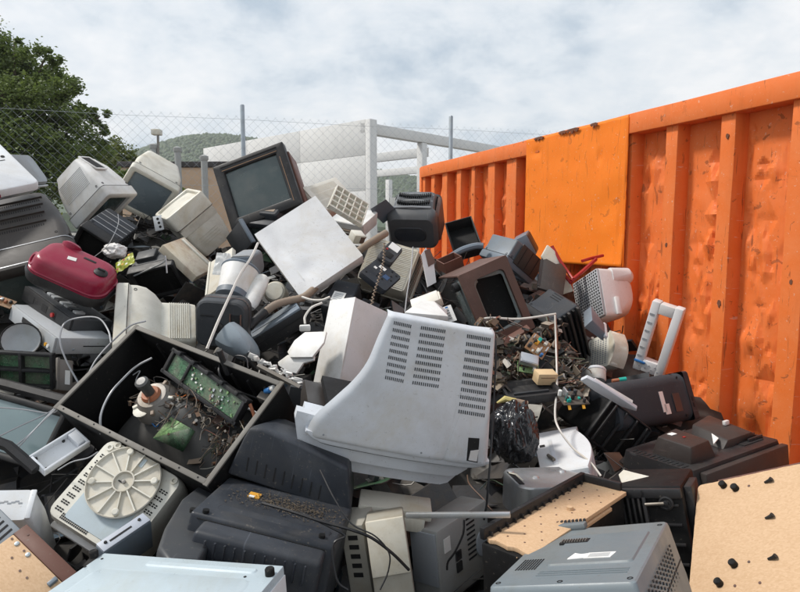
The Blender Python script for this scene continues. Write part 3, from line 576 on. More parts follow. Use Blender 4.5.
# ------------------------------------------------------------------ orange roll-off container
E0, U, N = Vector((.265, 7.2, 0)), Vector((.355, -.935, 0)), Vector((-.935, -.355, 0))
CM = frame_of(E0, U, (0, 0, 1))                   # x along the side, y up, z outward (towards the heap)
if (CM.to_3x3() @ Vector((0, 0, 1))).dot(N) < 0: raise RuntimeError('container frame')
con = thing('orange_container', 'dented orange steel roll off container with ribbed side beside the heap', 'container', CM)
CL, CT, RB = 6.2, 2.49, 2.365
recs = [(.08, .25), (.36, .55), (.69, .91), (1.02, 1.24), (1.32, 1.57), (1.71, 1.91), (2.08, 2.34), (2.46, 2.72), (2.84, 3.10), (3.22, 3.36), (3.48, 3.75), (3.85, 4.14), (4.24, 4.54), (4.66, 4.94), (5.05, 5.33), (5.44, 5.72), (5.82, 6.1)]
DEP = .09
for k, (a, b) in enumerate(recs):
    rn = Vector((k*7.3, 2.1, 4)); rq = random.Random(100+k)
    dents = [(rq.uniform(a, b), rq.uniform(.3, 2.3), rq.uniform(.015, .07), rq.uniform(.04, .17), rq.choice((1, 1, -1))*rq.uniform(.25, 1), rq.uniform(-.6, .6)) for _ in range(60)]+[(rq.uniform(a, b), rq.uniform(.3, 2.3), .014, .02, rq.uniform(.3, .8), 0) for _ in range(rq.randint(6, 22))]
    def pan(u, v, a=a, b=b, rn=rn, dents=dents):
        x = a-.01+u*(b-a+.02); y = .12+v*(RB-.10)
        e_ = min(1, 9*u, 9*(1-u))*min(1, 20*v, 20*(1-v)); q = .010*noise.noise(Vector((x*4, y*2.2, 0))+rn)+.006*noise.noise(Vector((x*9, y*7, 3))+rn)
        for dx_, dy_, sx_, sy_, am, sk in dents:
            ex_ = abs((x-dx_)-sk*(y-dy_)*.4)/sx_; ey_ = abs(y-dy_)/sy_
            if ex_+ey_ < 1: q += am*.027*(1-ex_-ey_)**.85*(sx_/.05)
        return (x, y, -DEP+e_*q)
    obj('side_panel', G().grid(pan, 30, 170), ORANGE, con, ang=11)
ed = [0]+[x for r_ in recs for x in r_]+[CL]
for k in range(0, len(ed), 2):
    a, b = ed[k], ed[k+1]; c1 = .016
    if 2.34 <= a < 3.4 and False: continue
    # pressed channel with slanted flanks
    g = G(); pr = [(a-.004, -DEP-.004), (b+.004, -DEP-.004), (b-.006, 0), (a+.006, 0)]
    v = []; ny = 14
    for j in range(ny+1):
        y = .10+(RB-.08)*j/ny
        for (x, z) in pr: v.append((x+.004*noise.noise(Vector((x*3, y*3, z))), y, z+.004*noise.noise(Vector((x*4, y*2.5, 8)))))
    f = [(j*4+i, j*4+(i+1) % 4, (j+1)*4+(i+1) % 4, (j+1)*4+i) for j in range(ny) for i in range(4)]
    g.add(v, f+[(3, 2, 1, 0), tuple(ny*4+i for i in range(4))]); obj('rib', g, ORANGE, con, bevel=.004)
def rail(y0, y1, z0, z1, nm, wob=.006):
    g = G(); v = []; nx = 60
    for i in range(nx+1):
        x = CL*i/nx; w_ = wob*noise.noise(Vector((x*2.2, y0, 3))); w2 = wob*noise.noise(Vector((x*3.1, y1, 7)))
        v += [(x, y0+w_*.5, z0), (x, y0+w_*.5, z1+w2), (x, y1+w_, z1+w2), (x, y1+w_, z0)]
    g.add(v, [(i*4+k_, i*4+(k_+1) % 4, (i+1)*4+(k_+1) % 4, (i+1)*4+k_) for i in range(nx) for k_ in range(4)]+[(3, 2, 1, 0), tuple(nx*4+i for i in range(4))])
    return obj(nm, g, ORANGE, con, bevel=.006)
rail(RB, CT, -.10, .026, 'top_rail'); rail(.0, .13, -.10, .02, 'bottom_rail')
obj('corner_post', G().box((-.03, CT/2, -.03), (.06, CT-.01, .09)), ORANGE, con, bevel=.008)
obj('end_wall', G().box((.0, CT/2, -1.2), (.05, CT-.03, 2.2)), ORANGE, con)
obj('end_wall', G().box((CL, CT/2, -1.2), (.05, CT-.03, 2.2)), ORANGE, con)
obj('side_wall', G().box((CL/2, CT/2, -2.3), (CL, CT-.02, .06)), ORANGE, con)
obj('floor_plate', G().box((CL/2, .1, -1.2), (CL, .06, 2.1)), RUST, con)
for k in range(3):
    obj('bracket', G().box((-.075, 2.2-k*.03, -.03+.012*k), (.05, .02, .05)), ORANGE, con, bevel=.004)
# welded repair plate, sprung a little at the edges and torn along the top
def patch(u, v):
    x = 2.285+u*1.18; y = 1.49+v*(2.487-1.49)+u*.02*(1-v)
    y -= (.012*max(0, noise.noise(Vector((u*9, 1, 2))))+.02*max(0, noise.noise(Vector((u*23, 1, 5)))-.15))*(v > .97)
    dn = .016*math.exp(-((u-.775)/.016)**2-((v-.76)/.05)**2)+.012*math.exp(-((u-.12)/.05)**2-((v-.88)/.03)**2)
    return (x, y, .034+.008*noise.noise(Vector((u*2.6, v*2.6, 1)))+.006*noise.noise(Vector((u*7, v*6, 4)))-dn+.014*(1-v)**6)
pg = G().grid(patch, 60, 50); pt = obj('repair_plate', pg, PATCHO, con, ang=50)
sm = pt.modifiers.new('thickness', 'SOLIDIFY'); sm.thickness = .004; sm.offset = -1
for pa, pb in (((2.285, 1.49), (2.285, 2.47)), ((3.465, 1.51), (3.465, 2.47))):
    obj('weld_bead', G().tube([(pa[0]+.004*noise.noise(Vector((k, 3, 1))), pa[1]+(pb[1]-pa[1])*k/30, .030+.004*noise.noise(Vector((k*.7, 1, 1)))) for k in range(31)], [.006+.0025*noise.noise(Vector((k*1.3, 5, 2))) for k in range(31)], 6), PATCHO, con)
rn = random.Random(4)
for x, w_ in ((2.47, .14), (2.78, .10), (2.90, .16), (3.14, .08)):
    g = G(); pts = [(x-w_/2, 2.478), (x-w_/3, 2.466-rn.uniform(0, .010)), (x-w_/6, 2.472), (x, 2.456-rn.uniform(0, .012)), (x+w_/8, 2.470), (x+w_/3, 2.464-rn.uniform(0, .014)), (x+w_/2, 2.478), (x+w_/4, 2.486), (x-w_/4, 2.485)]
    g.plate(pts, .040, .046); obj('torn_edge', g, RUST, con)
for k, (x, y, r) in enumerate(((3.80, 1.66, .008), (4.19, 2.25, .008), (4.20, 1.35, .010), (4.60, 1.5, .008), (1.28, 2.1, .006), (3.78, 1.30, .013))):
    g = G().plate([(x+r*cos(a)*(1+.7*noise.noise(Vector((a*2, x, y))*2)), y+r*1.7*sin(a)*(1+.6*noise.noise(Vector((a, y, x))*3))) for a in [2*pi*q/13 for q in range(13)]], -.004, .0035); obj('rust_scab', g, RUST, con)

# ------------------------------------------------------------------ scrapped appliances, upper left
def blk(t, name, c, d, m, bevel=.004, M=None): return obj(name, G().box(c, d, M), m, t, bevel=bevel)
c = crt('brown_tv', 'brown_television', 'big grey brown television with slotted vents and two chrome stripes at the left edge', BRTV, BRTV, 'television', bz=.24, rear=(.75, .74, .0), midp=[(.25, .97, .96, 0), (.6, .88, .90, 0)], r=.05, rr=.05, inset=.06)
w, d, h = c.w, c.d, c.h
for i in range(4): part_stuff(obj('vent_slots', slots(c.at('+z', .78-.17*i, 0), w*.62, .022, 34, 2, .0045, .007), VOID, c.t))
for i in range(4): obj('louvre', G().box((0, .0, .002), (w*.66, .006, .012), c.at('+z', .84-.17*i, 0)), BRTV, c.t, bevel=.002)
for yy in (c.yb-.004, -d/2+.02):
    obj('chrome_stripe', G().loft([ry(yy-.0035, w+.004, h+.004, .05), ry(yy+.0035, w+.004, h+.004, .05)], False, False), plastic('dull_chrome', (.30, .31, .33), .35, .3, metal=.5), c.t)
# white cabinet on top of it
t = thing('white_cabinet', 'scuffed white appliance cabinet lying on the grey brown television', 'appliance', pose('left_white')); w, d, h = dims('left_white')
obj('cabinet', G().loft([rz(-h/2, w, d, .03), rz(h/2-.012, w, d, .03), rz(h/2-.003, w-.008, d-.008, .03), rz(h/2, w-.02, d-.02, .03)]), COOLW, t)
obj('seam', G().box((w*.12, .02, h/2), (w*.5, .004, .003)), VOID, t)
obj('screw_hole', G().lathe([(.010, -.001), (.010, .002)], 12, Matrix.Translation((w/2-.05, d*.12, h/2))), VOID, t)
obj('red_mark', G().box((-.02, -d/2-.001, h/2-.035), (.06, .003, .018)), REDV, t)
t = thing('grey_shell', 'shiny grey moulded shell sticking up behind the white cabinet', 'appliance part', pose('left_grey')); w, d, h = dims('left_grey')
obj('shell', G().loft([rz(-h/2, w, d, .04), rz(h*.2, w, d, .05), rz(h/2-.02, w*.96, d*.96, .05), rz(h/2, w*.88, d*.88, .05)]), MGREY, t)
obj('edge_trim', G().box((0, -d/2-.004, h/2-.03), (w*.9, .01, .02)), SILVER, t, bevel=.003)

c = crt('white_monitor', 'white_monitor', 'dirty white monitor tipped face down with a square hole in its back', WHITE, WHITE, bz=.2, rear=(.66, .66, 0), midp=[(.3, .92, .92, 0), (.7, .80, .80, 0)])
part_stuff(obj('vent_slots', slots(c.at('+z', .5, 0), c.w*.62, c.d*.4, 26, 12, .005, .004), MGREY, c.t))
obj('open_hatch', G().box((0, 0, .001), (.14, .085, .004), c.at('+x', .78, .1)), VOID, c.t)
for dx_, dy_, sx_, sy_ in ((0, .046, .155, .010), (0, -.046, .155, .010), (.075, 0, .010, .09), (-.075, 0, .010, .09)):
    obj('hatch_rim', G().box((dx_, dy_, .003), (sx_, sy_, .010), c.at('+x', .78, .1)), WHITE, c.t, bevel=.002)
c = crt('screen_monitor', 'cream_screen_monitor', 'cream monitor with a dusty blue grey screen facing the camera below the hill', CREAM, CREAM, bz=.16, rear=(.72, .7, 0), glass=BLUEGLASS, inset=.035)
c = crt('cream_monitor', 'cream_monitor', 'cream monitor on its side with a broad grey band across its cover', CREAM, CREAM, bz=.3, rear=(.80, .80, 0), midp=[(.5, .93, .93, 0)], glass=CREAM, inset=.02)
obj('grey_band', G().box((0, 0, .001), (c.w*.93, .045, .004), c.at('+z', .15, 0)), BEIGE, c.t)
c.vent('+z', .6, 0, c.w*.5, .08, 20, 4, .005, .004, BEIGE)
obj('power_socket', G().box((.06, 0, .004), (.05, .03, .012), c.at('rear', 1)), BLACK, c.t, bevel=.002)
c = crt('screen_tv', 'black_screen_television', 'large black television with its glass screen facing the camera at the top of the heap', BLACK, BLACK, 'television', bz=.14, rear=(.62, .6, -.05), glass=SCREEN, inset=.068, r=.008, dm=(.53, .55, .49))
obj('speaker_strip', G().box((0, -c.d/2+.004, c.h/2-.028), (c.w*.8, .012, .012)), SOOT, c.t, bevel=.002)
obj('side_panel', G().box((c.w/2+.006, -c.d/2+.16, -.02), (.014, .20, c.h*.84)), WOODB, c.t, bevel=.003)
obj('worn_edge', G().box((0, -c.d/2-.001, c.h/2-.056), (c.w*.78, .003, .004)), CARD, c.t)
obj('worn_edge', G().box((c.w/2-.05, -c.d/2-.001, -.03), (.004, .003, c.h*.7)), CARD, c.t)
c = crt('stripe_tv', 'striped_television', 'black set with thin grey lines across its top under the white monitor', NAVY, BLACK, 'television', bz=.24, rear=(.95, .95, 0), midp=[(.4, .97, .97, 0)], r=.01, rr=.01, glass=SOOT, inset=.02)
for i in range(4): obj('grey_line', G().box((0, 0, .001), (c.w*.92, .004, .003), c.at('+z', .18+.2*i, 0)), SILVP, c.t)
for i in range(9): obj('cooling_fin', G().box((0, 0, .003), (.008, c.h*.8, .010), c.at('+x', .12+.09*i, 0)), BLACK, c.t, bevel=.001)
c = crt('dark_deck_tv', 'small_black_television', 'small dusty black television with a bent metal rod lying across it', DGREY, BLACK, 'television', bz=.3, rear=(.72, .74, .05), midp=[(.3, .93, .96, .0), (.34, .86, .90, .03)], r=.012, rr=.015, glass=SOOT, inset=.02)
c.vent('+z', .7, .45, .07, .07, 5, 4, .008, .010)
obj('rear_box', G().box((-c.w*.14, c.d*.16, c.h*.52), (c.w*.42, c.d*.4, c.h*.14)), DGREY, c.t, bevel=.008)
tag(obj('bent_rod', G().tube(smooth_path([(-1.4187, 3.1925, 1.5061), (-1.3125, 3.1466, 1.5465), (-1.2193, 3.1006, 1.5857), (-1.2116, 3.104, 1.6165), (-1.2038, 3.0944, 1.5292)], 4), .004, 6), SILVER), 'thin bent metal rod resting on the small black television', 'rod')

# red vacuum cleaner
t = thing('red_vacuum_cleaner', 'maroon vacuum cleaner body with black bumper lying below the grey brown television', 'vacuum cleaner', pose('red_vacuum') @ Matrix.Scale(1.14, 4)); w, d, h = dims('red_vacuum')
def vring(z, k, r=.5, cx=0, tail=0): return [(x*k+cx, y*k, z) for x, y in rrect(w*1.10, d*1.06, d*.33, 0, 0, 7)]
obj('bumper', G().loft([vring(-h/2, .90), vring(-h/2+.012, .99), vring(-h*.16, 1.03), vring(-h*.06, 1.0)]), BLACK, t)
obj('body', G().loft([vring(-h*.07, .985), vring(h*.02, .975), vring(h*.05, .94), vring(h*.30, .90), vring(h*.41, .86), vring(h*.47, .79), vring(h*.50, .66)]), REDV, t)
obj('wheel_hub', G().lathe([(.024, -.02), (.038, .0), (.040, .012), (.030, .020), (.028, .014), (.01, .016)], 20, Matrix.Translation((-w*.24, d*.42, h*.36)) @ Matrix.Rotation(R_(-50), 4, 'X')), REDV, t)
obj('hose_socket', G().lathe([(.030, -.03), (.030, .012), (.026, .014), (.018, .013), (.016, -.01)], 18, Matrix.Translation((-w*.46, -d*.24, h*.16)) @ Matrix.Rotation(R_(-62), 4, 'Y') @ Matrix.Rotation(R_(30), 4, 'X')), REDV, t)
obj('rocker_switch', G().lathe([(.026, 0), (.026, .008), (.014, .016), (.004, .018)], 18, Matrix.Translation((w*.34, -d*.05, h*.47))), BLACK, t)
obj('switch_rib', G().box((w*.34, -d*.05, h*.47+.018), (.03, .008, .010)), BLACK, t, bevel=.002)
obj('rating_label', G().box((-w*.08, d*.02, h*.5+.001), (.032, .022, .002), Matrix.Rotation(.3, 4, 'Z')), PAPER, t)
obj('handle_slot', G().box((w*.10, d*.20, h*.5), (.05, .012, .004)), BLACK, t, bevel=.002)
obj('seam_line', G().loft([vring(h*.005, .992), vring(h*.018, .992)], False, False), SOOT, t)

def deck(key, name, label, cat, m, front, details):
    t = thing(name, label, cat, pose(key)); w, d, h = dims(key)
    obj('case', G().box((0, 0, 0), (w, d, h)), m, t, bevel=.005)
    obj('front_panel', G().box((0, -d/2-.005, 0), (w*.985, .012, h*.96)), front, t, bevel=.003)
    details(t, w, d, h); return t
def dcass(t, w, d, h):
    for i, x in enumerate((-.30, -.02, .16)): obj('control_recess', G().box((w*x, -d/2-.0105, 0), (.045, .003, h*.45)), VOID, t)
    obj('red_button', G().lathe([(.010, 0), (.010, .01)], 12, Matrix.Translation((w*.17, -d/2-.011, 0)) @ Matrix.Rotation(pi/2, 4, 'X')), REDP, t)
    for i in range(8): obj('key', G().box((-w*.32+i*w*.09, -d*.16, h/2+.004), (w*.07, d*.24, .010)), SILVP if i % 3 else BLACK, t, bevel=.002)
    obj('tape_door', G().box((w*.25, d*.16, h/2+.002), (w*.4, d*.4, .006)), BLACK, t, bevel=.002)
    for i in range(10): obj('louvre', G().box((-w*.3+i*.02, d*.25, h/2+.001), (.006, d*.3, .004)), VOID, t)
deck('cassette_deck', 'cassette_deck', 'black cassette deck with a red button wedged under the maroon vacuum cleaner', 'cassette deck', DGREY, BLACK, dcass)
def dvcr(t, w, d, h):
    obj('cassette_slot', G().box((-w*.02, -d/2-.0115, h*.12), (w*.36, .004, h*.32)), VOID, t, bevel=.001)
    obj('socket', G().lathe([(.008, 0), (.008, .006)], 10, Matrix.Translation((w*.36, -d/2-.012, -h*.2)) @ Matrix.Rotation(pi/2, 4, 'X')), YEL, t)
    obj('socket', G().lathe([(.008, 0), (.008, .006)], 10, Matrix.Translation((w*.41, -d/2-.012, -h*.2)) @ Matrix.Rotation(pi/2, 4, 'X')), PAPER, t)
    obj('side_slot', G().box((w/2+.0005, d*.16, 0), (.003, d*.4, .004)), VOID, t)
    obj('side_screw', G().lathe([(.005, 0), (.003, .003)], 8, Matrix.Translation((w/2+.001, -d*.2, -h*.2)) @ Matrix.Rotation(pi/2, 4, 'Y')), STEEL, t)
deck('silver_vcr', 'silver_video_recorder', 'silver video recorder with a dark cassette slot under the black cassette deck', 'video recorder', SILVP, SILVP, dvcr)

t = thing('circuit_board_rack', 'black plastic rack holding green circuit boards at the left edge', 'circuit board', pose('board_rack')); w, d, h = dims('board_rack')
for z in (-h/2+.006, 0, h/2-.006): obj('frame_bar', G().box((0, -d*.2, z), (w, d*.6, .012)), BLACK, t, bevel=.002)
for x in (-w/2+.006, -w*.17, w*.12, w/2-.006): obj('frame_post', G().box((x, -d*.22, 0), (.012, d*.62, h)), BLACK, t, bevel=.002)
for x0, x1 in ((-w/2, -w*.17), (-w*.17, w*.12), (w*.12, w/2)):
    for z0, z1 in ((-h/2, 0), (0, h/2)): obj('circuit_board', G().box(((x0+x1)/2, d*.05, (z0+z1)/2), (x1-x0-.014, .003, z1-z0-.014)), PCBG, t)
t = thing('transformer_bracket', 'grimy metal bracket with a paper sticker beside the green circuit boards', 'bracket', pose('metal_bracket')); w, d, h = dims('metal_bracket')
obj('body', G().box((0, 0, 0), (w, d, h)), DSTEEL, t, bevel=.004)
obj('flange', G().box((-w*.42, -d/2-.006, 0), (.012, .012, h*1.02)), DSTEEL, t, bevel=.002)
obj('sticker', G().box((w*.18, -d/2-.001, -.01), (.022, .002, .06)), PAPER, t)
t = thing('torn_lamp_bowl', 'pale half bowl with a jagged black rim in front of the silver recorder', 'lamp part', Matrix.Translation((-1.5792, 2.465, 1.2944)) @ Matrix.Rotation(R_(60), 4, 'X') @ Matrix.Rotation(R_(25), 4, 'Y'))
obj('bowl', G().lathe([(.015, -.05), (.05, -.035), (.072, 0), (.070, .002), (.045, -.03), (.012, -.044)], 22, cap=True), SILVP, t)
obj('rim', G().lathe([(.072, -.004), (.077, 0), (.074, .007), (.070, .004)], 22, cap=False), BLACK, t)
t = thing('component_strip', 'short orange brown strip of circuit components at the left edge', 'circuit board', Matrix.Translation((-1.815, 2.7305, 1.422)) @ Matrix.Rotation(R_(20), 4, 'Y') @ Matrix.Rotation(R_(35), 4, 'X'))
obj('board', G().box((0, 0, 0), (.09, .05, .004)), PCBB, t)
for i in range(4): obj('component', G().box((-.03+.02*i, .006*(i % 2), .008), (.011, .014, .014)), (ORANGEC, SILVER, COPPER, BLACK)[i], t, bevel=.002)

c = crt('vent_monitor', 'ribbed_white_monitor', 'white monitor lying on its side with a ribbed rear housing beside the maroon vacuum cleaner', CREAM, CREAM, bz=.15, rear=(.60, .60, 0), midp=[(.12, .95, .95, 0), (.25, .90, .92, 0), (.38, .78, .80, 0), (.48, .62, .64, 0)], rr=.02)
for i in range(10): obj('rib', G().box((0, -.042+.0095*i, .002), (c.w*.56, .004, .006), c.at('+z', .74, 0)), CREAM, c.t)
for i in range(10): obj('rib', G().box((-.042+.0095*i, 0, .002), (.004, c.h*.4, .006), c.at('-x', .74, 0)), CREAM, c.t)

# ------------------------------------------------------------------ middle of the heap
t = thing('black_canister', 'black rounded canister with slot handle and round knob below the white kettle', 'vacuum cleaner', pose('black_canister')); w, d, h = dims('black_canister')
obj('body', G().loft([ry(-d/2, w*.9, h*.9, .045), ry(-d/2+.006, w*.97, h*.97, .05), ry(-d/2+.02, w, h, .05), ry(d*.3, w, h, .05), ry(d/2, w*.9, h*.9, .05)]), DGREY, t)
obj('handle_slot', G().box((w*.30, -d/2-.002, -.004), (.040, .006, h*.5)), VOID, t, bevel=.002)
obj('handle_rim', G().box((w*.30-.024, -d/2-.004, -.004), (.006, .010, h*.55)), BROWN, t, bevel=.002)
obj('handle_rim', G().box((w*.30+.024, -d/2-.004, -.004), (.006, .010, h*.55)), BROWN, t, bevel=.002)
obj('knob', G().lathe([(.024, 0), (.024, .010), (.016, .016)], 18, Matrix.Translation((-w*.03, -d/2, -h*.05)) @ Matrix.Rotation(pi/2, 4, 'X')), BLACK, t)
obj('latch', G().box((-w*.25, -d/2-.002, h*.18), (.06, .005, .008)), BLACK, t, bevel=.001)
obj('rim_seam', G().loft([ry(-d*.1-.004, w+.006, h+.006, .05), ry(-d*.1+.004, w+.006, h+.006, .05)], False, False), BROWN, t)
def axis_frame(a, b):
    a, b = Vector(a), Vector(b); z = (b-a).normalized(); x = z.cross(Vector((.2, 1, .1))).normalized(); y = z.cross(x)
    return Matrix(((x.x, y.x, z.x, a.x), (x.y, y.y, z.y, a.y), (x.z, y.z, z.z, a.z), (0, 0, 0, 1))), (b-a).length
M_, l_ = axis_frame((-0.8506, 3.0002, 1.4048), (-0.8268, 3.1149, 1.5329))
t = thing('white_kettle', 'white conical kettle body with a dark base ring standing behind the black canister', 'kettle', M_)
obj('base_ring', G().lathe([(.070, -.005), (.082, 0), (.084, .03), (.080, .034)], 28), BGREY, t)
obj('body', G().lathe([(.080, .030), (.092, l_*.7), (.101, l_), (.097, l_+.003)], 28), WHITE, t)
obj('rim', G().lathe([(.101, l_-.006), (.105, l_), (.102, l_+.008), (.092, l_+.004), (.088, l_-.01)], 28), BGREY, t)
M_, l_ = axis_frame((-0.75, 2.9782, 1.3872), (-0.713, 3.0916, 1.5035))
t = thing('white_handle_shell', 'white curved plastic handle shell right of the kettle', 'appliance part', M_)
obj('shell', G().loft([[(.045*cos(a)*k, .03*sin(a)*k, z) for a in [2*pi*i/20 for i in range(20)]] for z, k in ((-.03, .8), (0, 1.), (l_*.7, 1.05), (l_, .9), (l_+.015, .5))]), WHITE, t)
M_, l_ = axis_frame((-0.6745, 2.9991, 1.3948), (-0.6136, 3.103, 1.4244))
t = thing('cream_cylinder', 'short cream cylinder with a flat cap beneath the white cover', 'appliance part', axis_frame((-0.6667, 3.1831, 1.4213), (-0.6717, 3.0865, 1.4573))[0])
obj('drum', G().lathe([(.056, -.09), (.06, 0), (.055, .012), (.03, .016)], 26), BEIGE, t)
obj('cap', G().lathe([(.050, .010), (.050, .020), (.046, .024)], 26), CREAM, t)
t = thing('grey_block', 'grey slab sided motor block behind the white kettle', 'appliance part', pose('grey_block')); w, d, h = dims('grey_block')
obj('housing', G().loft([ry(-d/2, w, h, .02), ry(d*.3, w, h, .03), ry(d/2, w*.86, h*.86, .03)]), MGREY, t)
obj('front_plate', G().box((0, -d/2-.003, 0), (w*.9, .006, h*.9)), BGREY, t, bevel=.002)
t = thing('grey_casing', 'pale blue grey rounded casing beside the open cabinet edge', 'appliance part', pose('grey_casing')); w, d, h = dims('grey_casing')
obj('casing', G().loft([[(x, q*d*.5*cos(a), -h*.5+q*h*sin(a)) for a in [pi*i/12 for i in range(13)]] for x, q in ((-w/2, .35), (-w*.44, .7), (-w*.3, .92), (0, 1), (w*.3, .95), (w/2, .8))]), plastic('pale_blue_grey', (.28, .33, .37), .4, .3), t)
obj('ridge', G().tube([(-w/2+.01, 0, h*.5), (w*.4, 0, h*.5)], .004, 6), MGREY, t)
t = thing('blue_printer', 'flat blue grey printer unit lying beneath the black tipped hose', 'printer', pose('blue_printer')); w, d, h = dims('blue_printer')
obj('case', G().box((0, 0, 0), (w, d, h)), BLACK, t, bevel=.01)
obj('lid', G().box((0, .0, h/2+.004), (w*.97, d*.96, .014)), BGREY, t, bevel=.005)
obj('lid_seam', G().box((0, -d*.1, h/2+.0115), (w*.9, .004, .002)), VOID, t)
obj('front_groove', G().box((0, -d/2-.0005, .01), (w*.9, .003, .006)), VOID, t)

c = crt('label_tv', 'dark_label_monitor', 'dark blue black monitor back with a white rating label beside the tall white box', NAVY, NAVY, bz=.2, rear=(.9, .9, 0), r=.01, rr=.012)
t = c.t; w, d, h = c.w, c.d, c.h
obj('rating_label', G().box((-w*.05, -.02, h*.475), (w*.42, d*.30, .004)), PAPER, t)
for i in range(6): obj('print_line', G().box((-w*.05, -.02-d*.11+i*d*.04, h*.475+.0022), (w*.3, .003, .0006)), BGREY, t)
obj('screw_hole', G().lathe([(.008, 0), (.008, .003)], 10, Matrix.Translation((-w*.34, -d*.40, h/2-.001))), VOID, t)
obj('side_wing', G().box((w*.5+.05, -d*.02, h*.30), (.10, d*.6, .02), Matrix.Rotation(.25, 4, 'Y')), NAVY, t, bevel=.004)
obj('wing_knob', G().lathe([(.012, 0), (.012, .01)], 12, Matrix.Translation((w*.5+.05, d*.15, h*.25))), BLACK, t)

t = thing('metal_cover', 'large clean white metal cover panel with a dent lying in the middle of the heap', 'cover panel', pose('white_panel')); w, d, h = dims('white_panel')
def cov(u, v):
    x, y = (u-.5)*w, (v-.5)*d; e_ = min(1, 12*u, 12*(1-u))*min(1, 12*v, 12*(1-v))
    return (x, y, h/2+e_*(.004*noise.noise(Vector((x*4, y*4, 2)))-.012*math.exp(-((x+.08)/.11)**2-((y+.13)/.035)**2)-.008*math.exp(-((x-.12)/.05)**2-((y+.08)/.05)**2)))
obj('sheet', G().grid(cov, 40, 40), plastic('clean_white_enamel', (.72, .725, .735), .34, .26, specks=.6), t, ang=60)
for (cx_, cy_, sx_, sy_) in ((0, -d/2+.003, w, .006), (0, d/2-.003, w, .006), (-w/2+.003, 0, .006, d-.012), (w/2-.003, 0, .006, d-.012)):
    obj('folded_edge', G().box((cx_, cy_, -.004), (sx_, sy_, h+.004)), WHITE, t, bevel=.002)
for (cx_, cy_, sx_, sy_) in ((0, -d/2+.014, w-.02, .018), (w/2-.014, 0, .018, d-.05)): obj('inner_flange', G().box((cx_, cy_, -h/2), (sx_, sy_, .003)), DSTEEL, t)
obj('scratch', G().box((w*.27, -d*.33, h/2+.0015), (.055, .004, .0015), Matrix.Rotation(0.0, 4, 'Z')), PAPER, t)

t = thing('cream_printer', 'cream printer with a slotted top and small blue mark beside the black television', 'printer', pose('cream_printer')); w, d, h = dims('cream_printer')
obj('case', G().box((0, 0, 0), (w, d, h)), CREAM, t, bevel=.012)
part_stuff(obj('vent_slots', slots(Matrix.Translation((0, 0, h/2)), w*.8, d*.7, 3, 22, w*.22, .006), BEIGE, t))
obj('blue_mark', G().box((-w/2-.001, -d*.36, h*.15), (.003, .03, .012)), BLUEC, t)
obj('step', G().box((0, -d/2+.03, h/2+.004), (w*.98, .05, .014)), CREAM, t, bevel=.004)
t = thing('white_tray', 'white tray with brown stained edges below the ribbed cream frame', 'tray', pose('white_tray')); w, d, h = dims('white_tray')
obj('tray', G().loft([rz(-h/2, w*.92, d*.9, .02), rz(h/2-.006, w, d, .02), rz(h/2, w*.98, d*.97, .02)]), WHITE, t)
for k in range(3): obj('stacked_sheet', G().box((.01*k, -d/2-.004-.003*k, -h*.1-.014*k), (w*1.02, .02, .006)), (HOSE, BEIGE, BROWN)[k], t)
t = thing('ribbed_underside', 'cream plastic underside with a grid of ribs on top of the heap', 'appliance part', pose('keyboard_grid')); w, d, h = dims('keyboard_grid')
obj('back_plate', G().box((0, 0, -h/2+.004), (w, d, .006)), CREAM, t)
for i in range(6): obj('rib', G().box((-w/2+.006+(w-.012)*i/5, 0, 0), (.008, d, h)), CREAM, t, bevel=.001)
for i in range(5): obj('rib', G().box((0, -d/2+.006+(d-.012)*i/4, .001), (w-.016, .008, h)), CREAM, t, bevel=.001)
obj('boss', G().lathe([(.014, -h/2), (.014, h/2)], 12), CREAM, t)

# grey television seen from behind
t = thing('grey_television', 'charcoal television seen from behind with two curved rows of vents next to the orange container', 'television', pose('grey_tv_back')); w, d, h = dims('grey_tv_back')
def tr(y, kw, z0, z1, r=.05, cx=0): return [(x+cx, y, z) for x, z in rrect(w*kw, (z1-z0), r, 0, (z0+z1)/2, 5)]
obj('back_cover', G().loft([tr(-d/2-.02, .90, -h*.44, h*.40), tr(-d/2, .99, -h*.49, h*.47), tr(-d*.40, 1.04, -h/2, h*.52), tr(-d*.25, 1.02, -h/2, h*.52), tr(-d*.2, .90, -h/2, h*.55), tr(d*.2, .84, -h/2, h*.62), tr(d*.45, .84, -h/2, h*.55), tr(d/2, .80, -h*.46, h*.5)]), plastic('charcoal_plastic', (.075, .078, .083), .34, .2), t)
obj('rear_inset', G().loft([ry(-d/2-.022, w*.66, h*.42, .05, -.01, -.01), ry(-d/2-.028, w*.62, h*.38, .05, -.01, -.01)]), NAVY, t)
obj('front_frame', G().loft([ry(d*.46, w*1.0, h*.98, .04, 0, -.02), ry(d*.56, w*1.0, h*.98, .04, 0, -.02)]), DGREY, t)
for row in range(2):
    for k in range(16):
        x = (k-7.5)*w*.043; y = -d*.14+row*d*.27+abs(k-7.5)**2*.0004
        obj('louvre', G().box((x, y, h*(.590+.03*row)), (w*.020, d*.11, .022)), SOOT, t)
for row in range(3): obj('top_ridge', G().tube([(-w*.38, -d*.24+row*d*.26, h*.54), (0, -d*.26+row*d*.26, h*(.575+.02*row)), (w*.38, -d*.24+row*d*.26, h*.54)], .008, 6), MGREY, t)
obj('reflection_cheek', G().loft([[(w*.45, -d*.36, -h*.42), (w*.45, d*.40, -h*.42), (w*.45, d*.40, h*.48), (w*.45, -d*.36, h*.36)], [(w*.56, -d*.30, -h*.38), (w*.56, d*.36, -h*.38), (w*.54, d*.36, h*.44), (w*.54, -d*.28, h*.32)]]), BROWN, t, bevel=.01)  # brown colour stands for a reddish reflection on the charcoal side
t = thing('black_hood', 'open black plastic hood standing against the far ribs of the container', 'appliance part', pose('black_hood')); w, d, h = dims('black_hood')
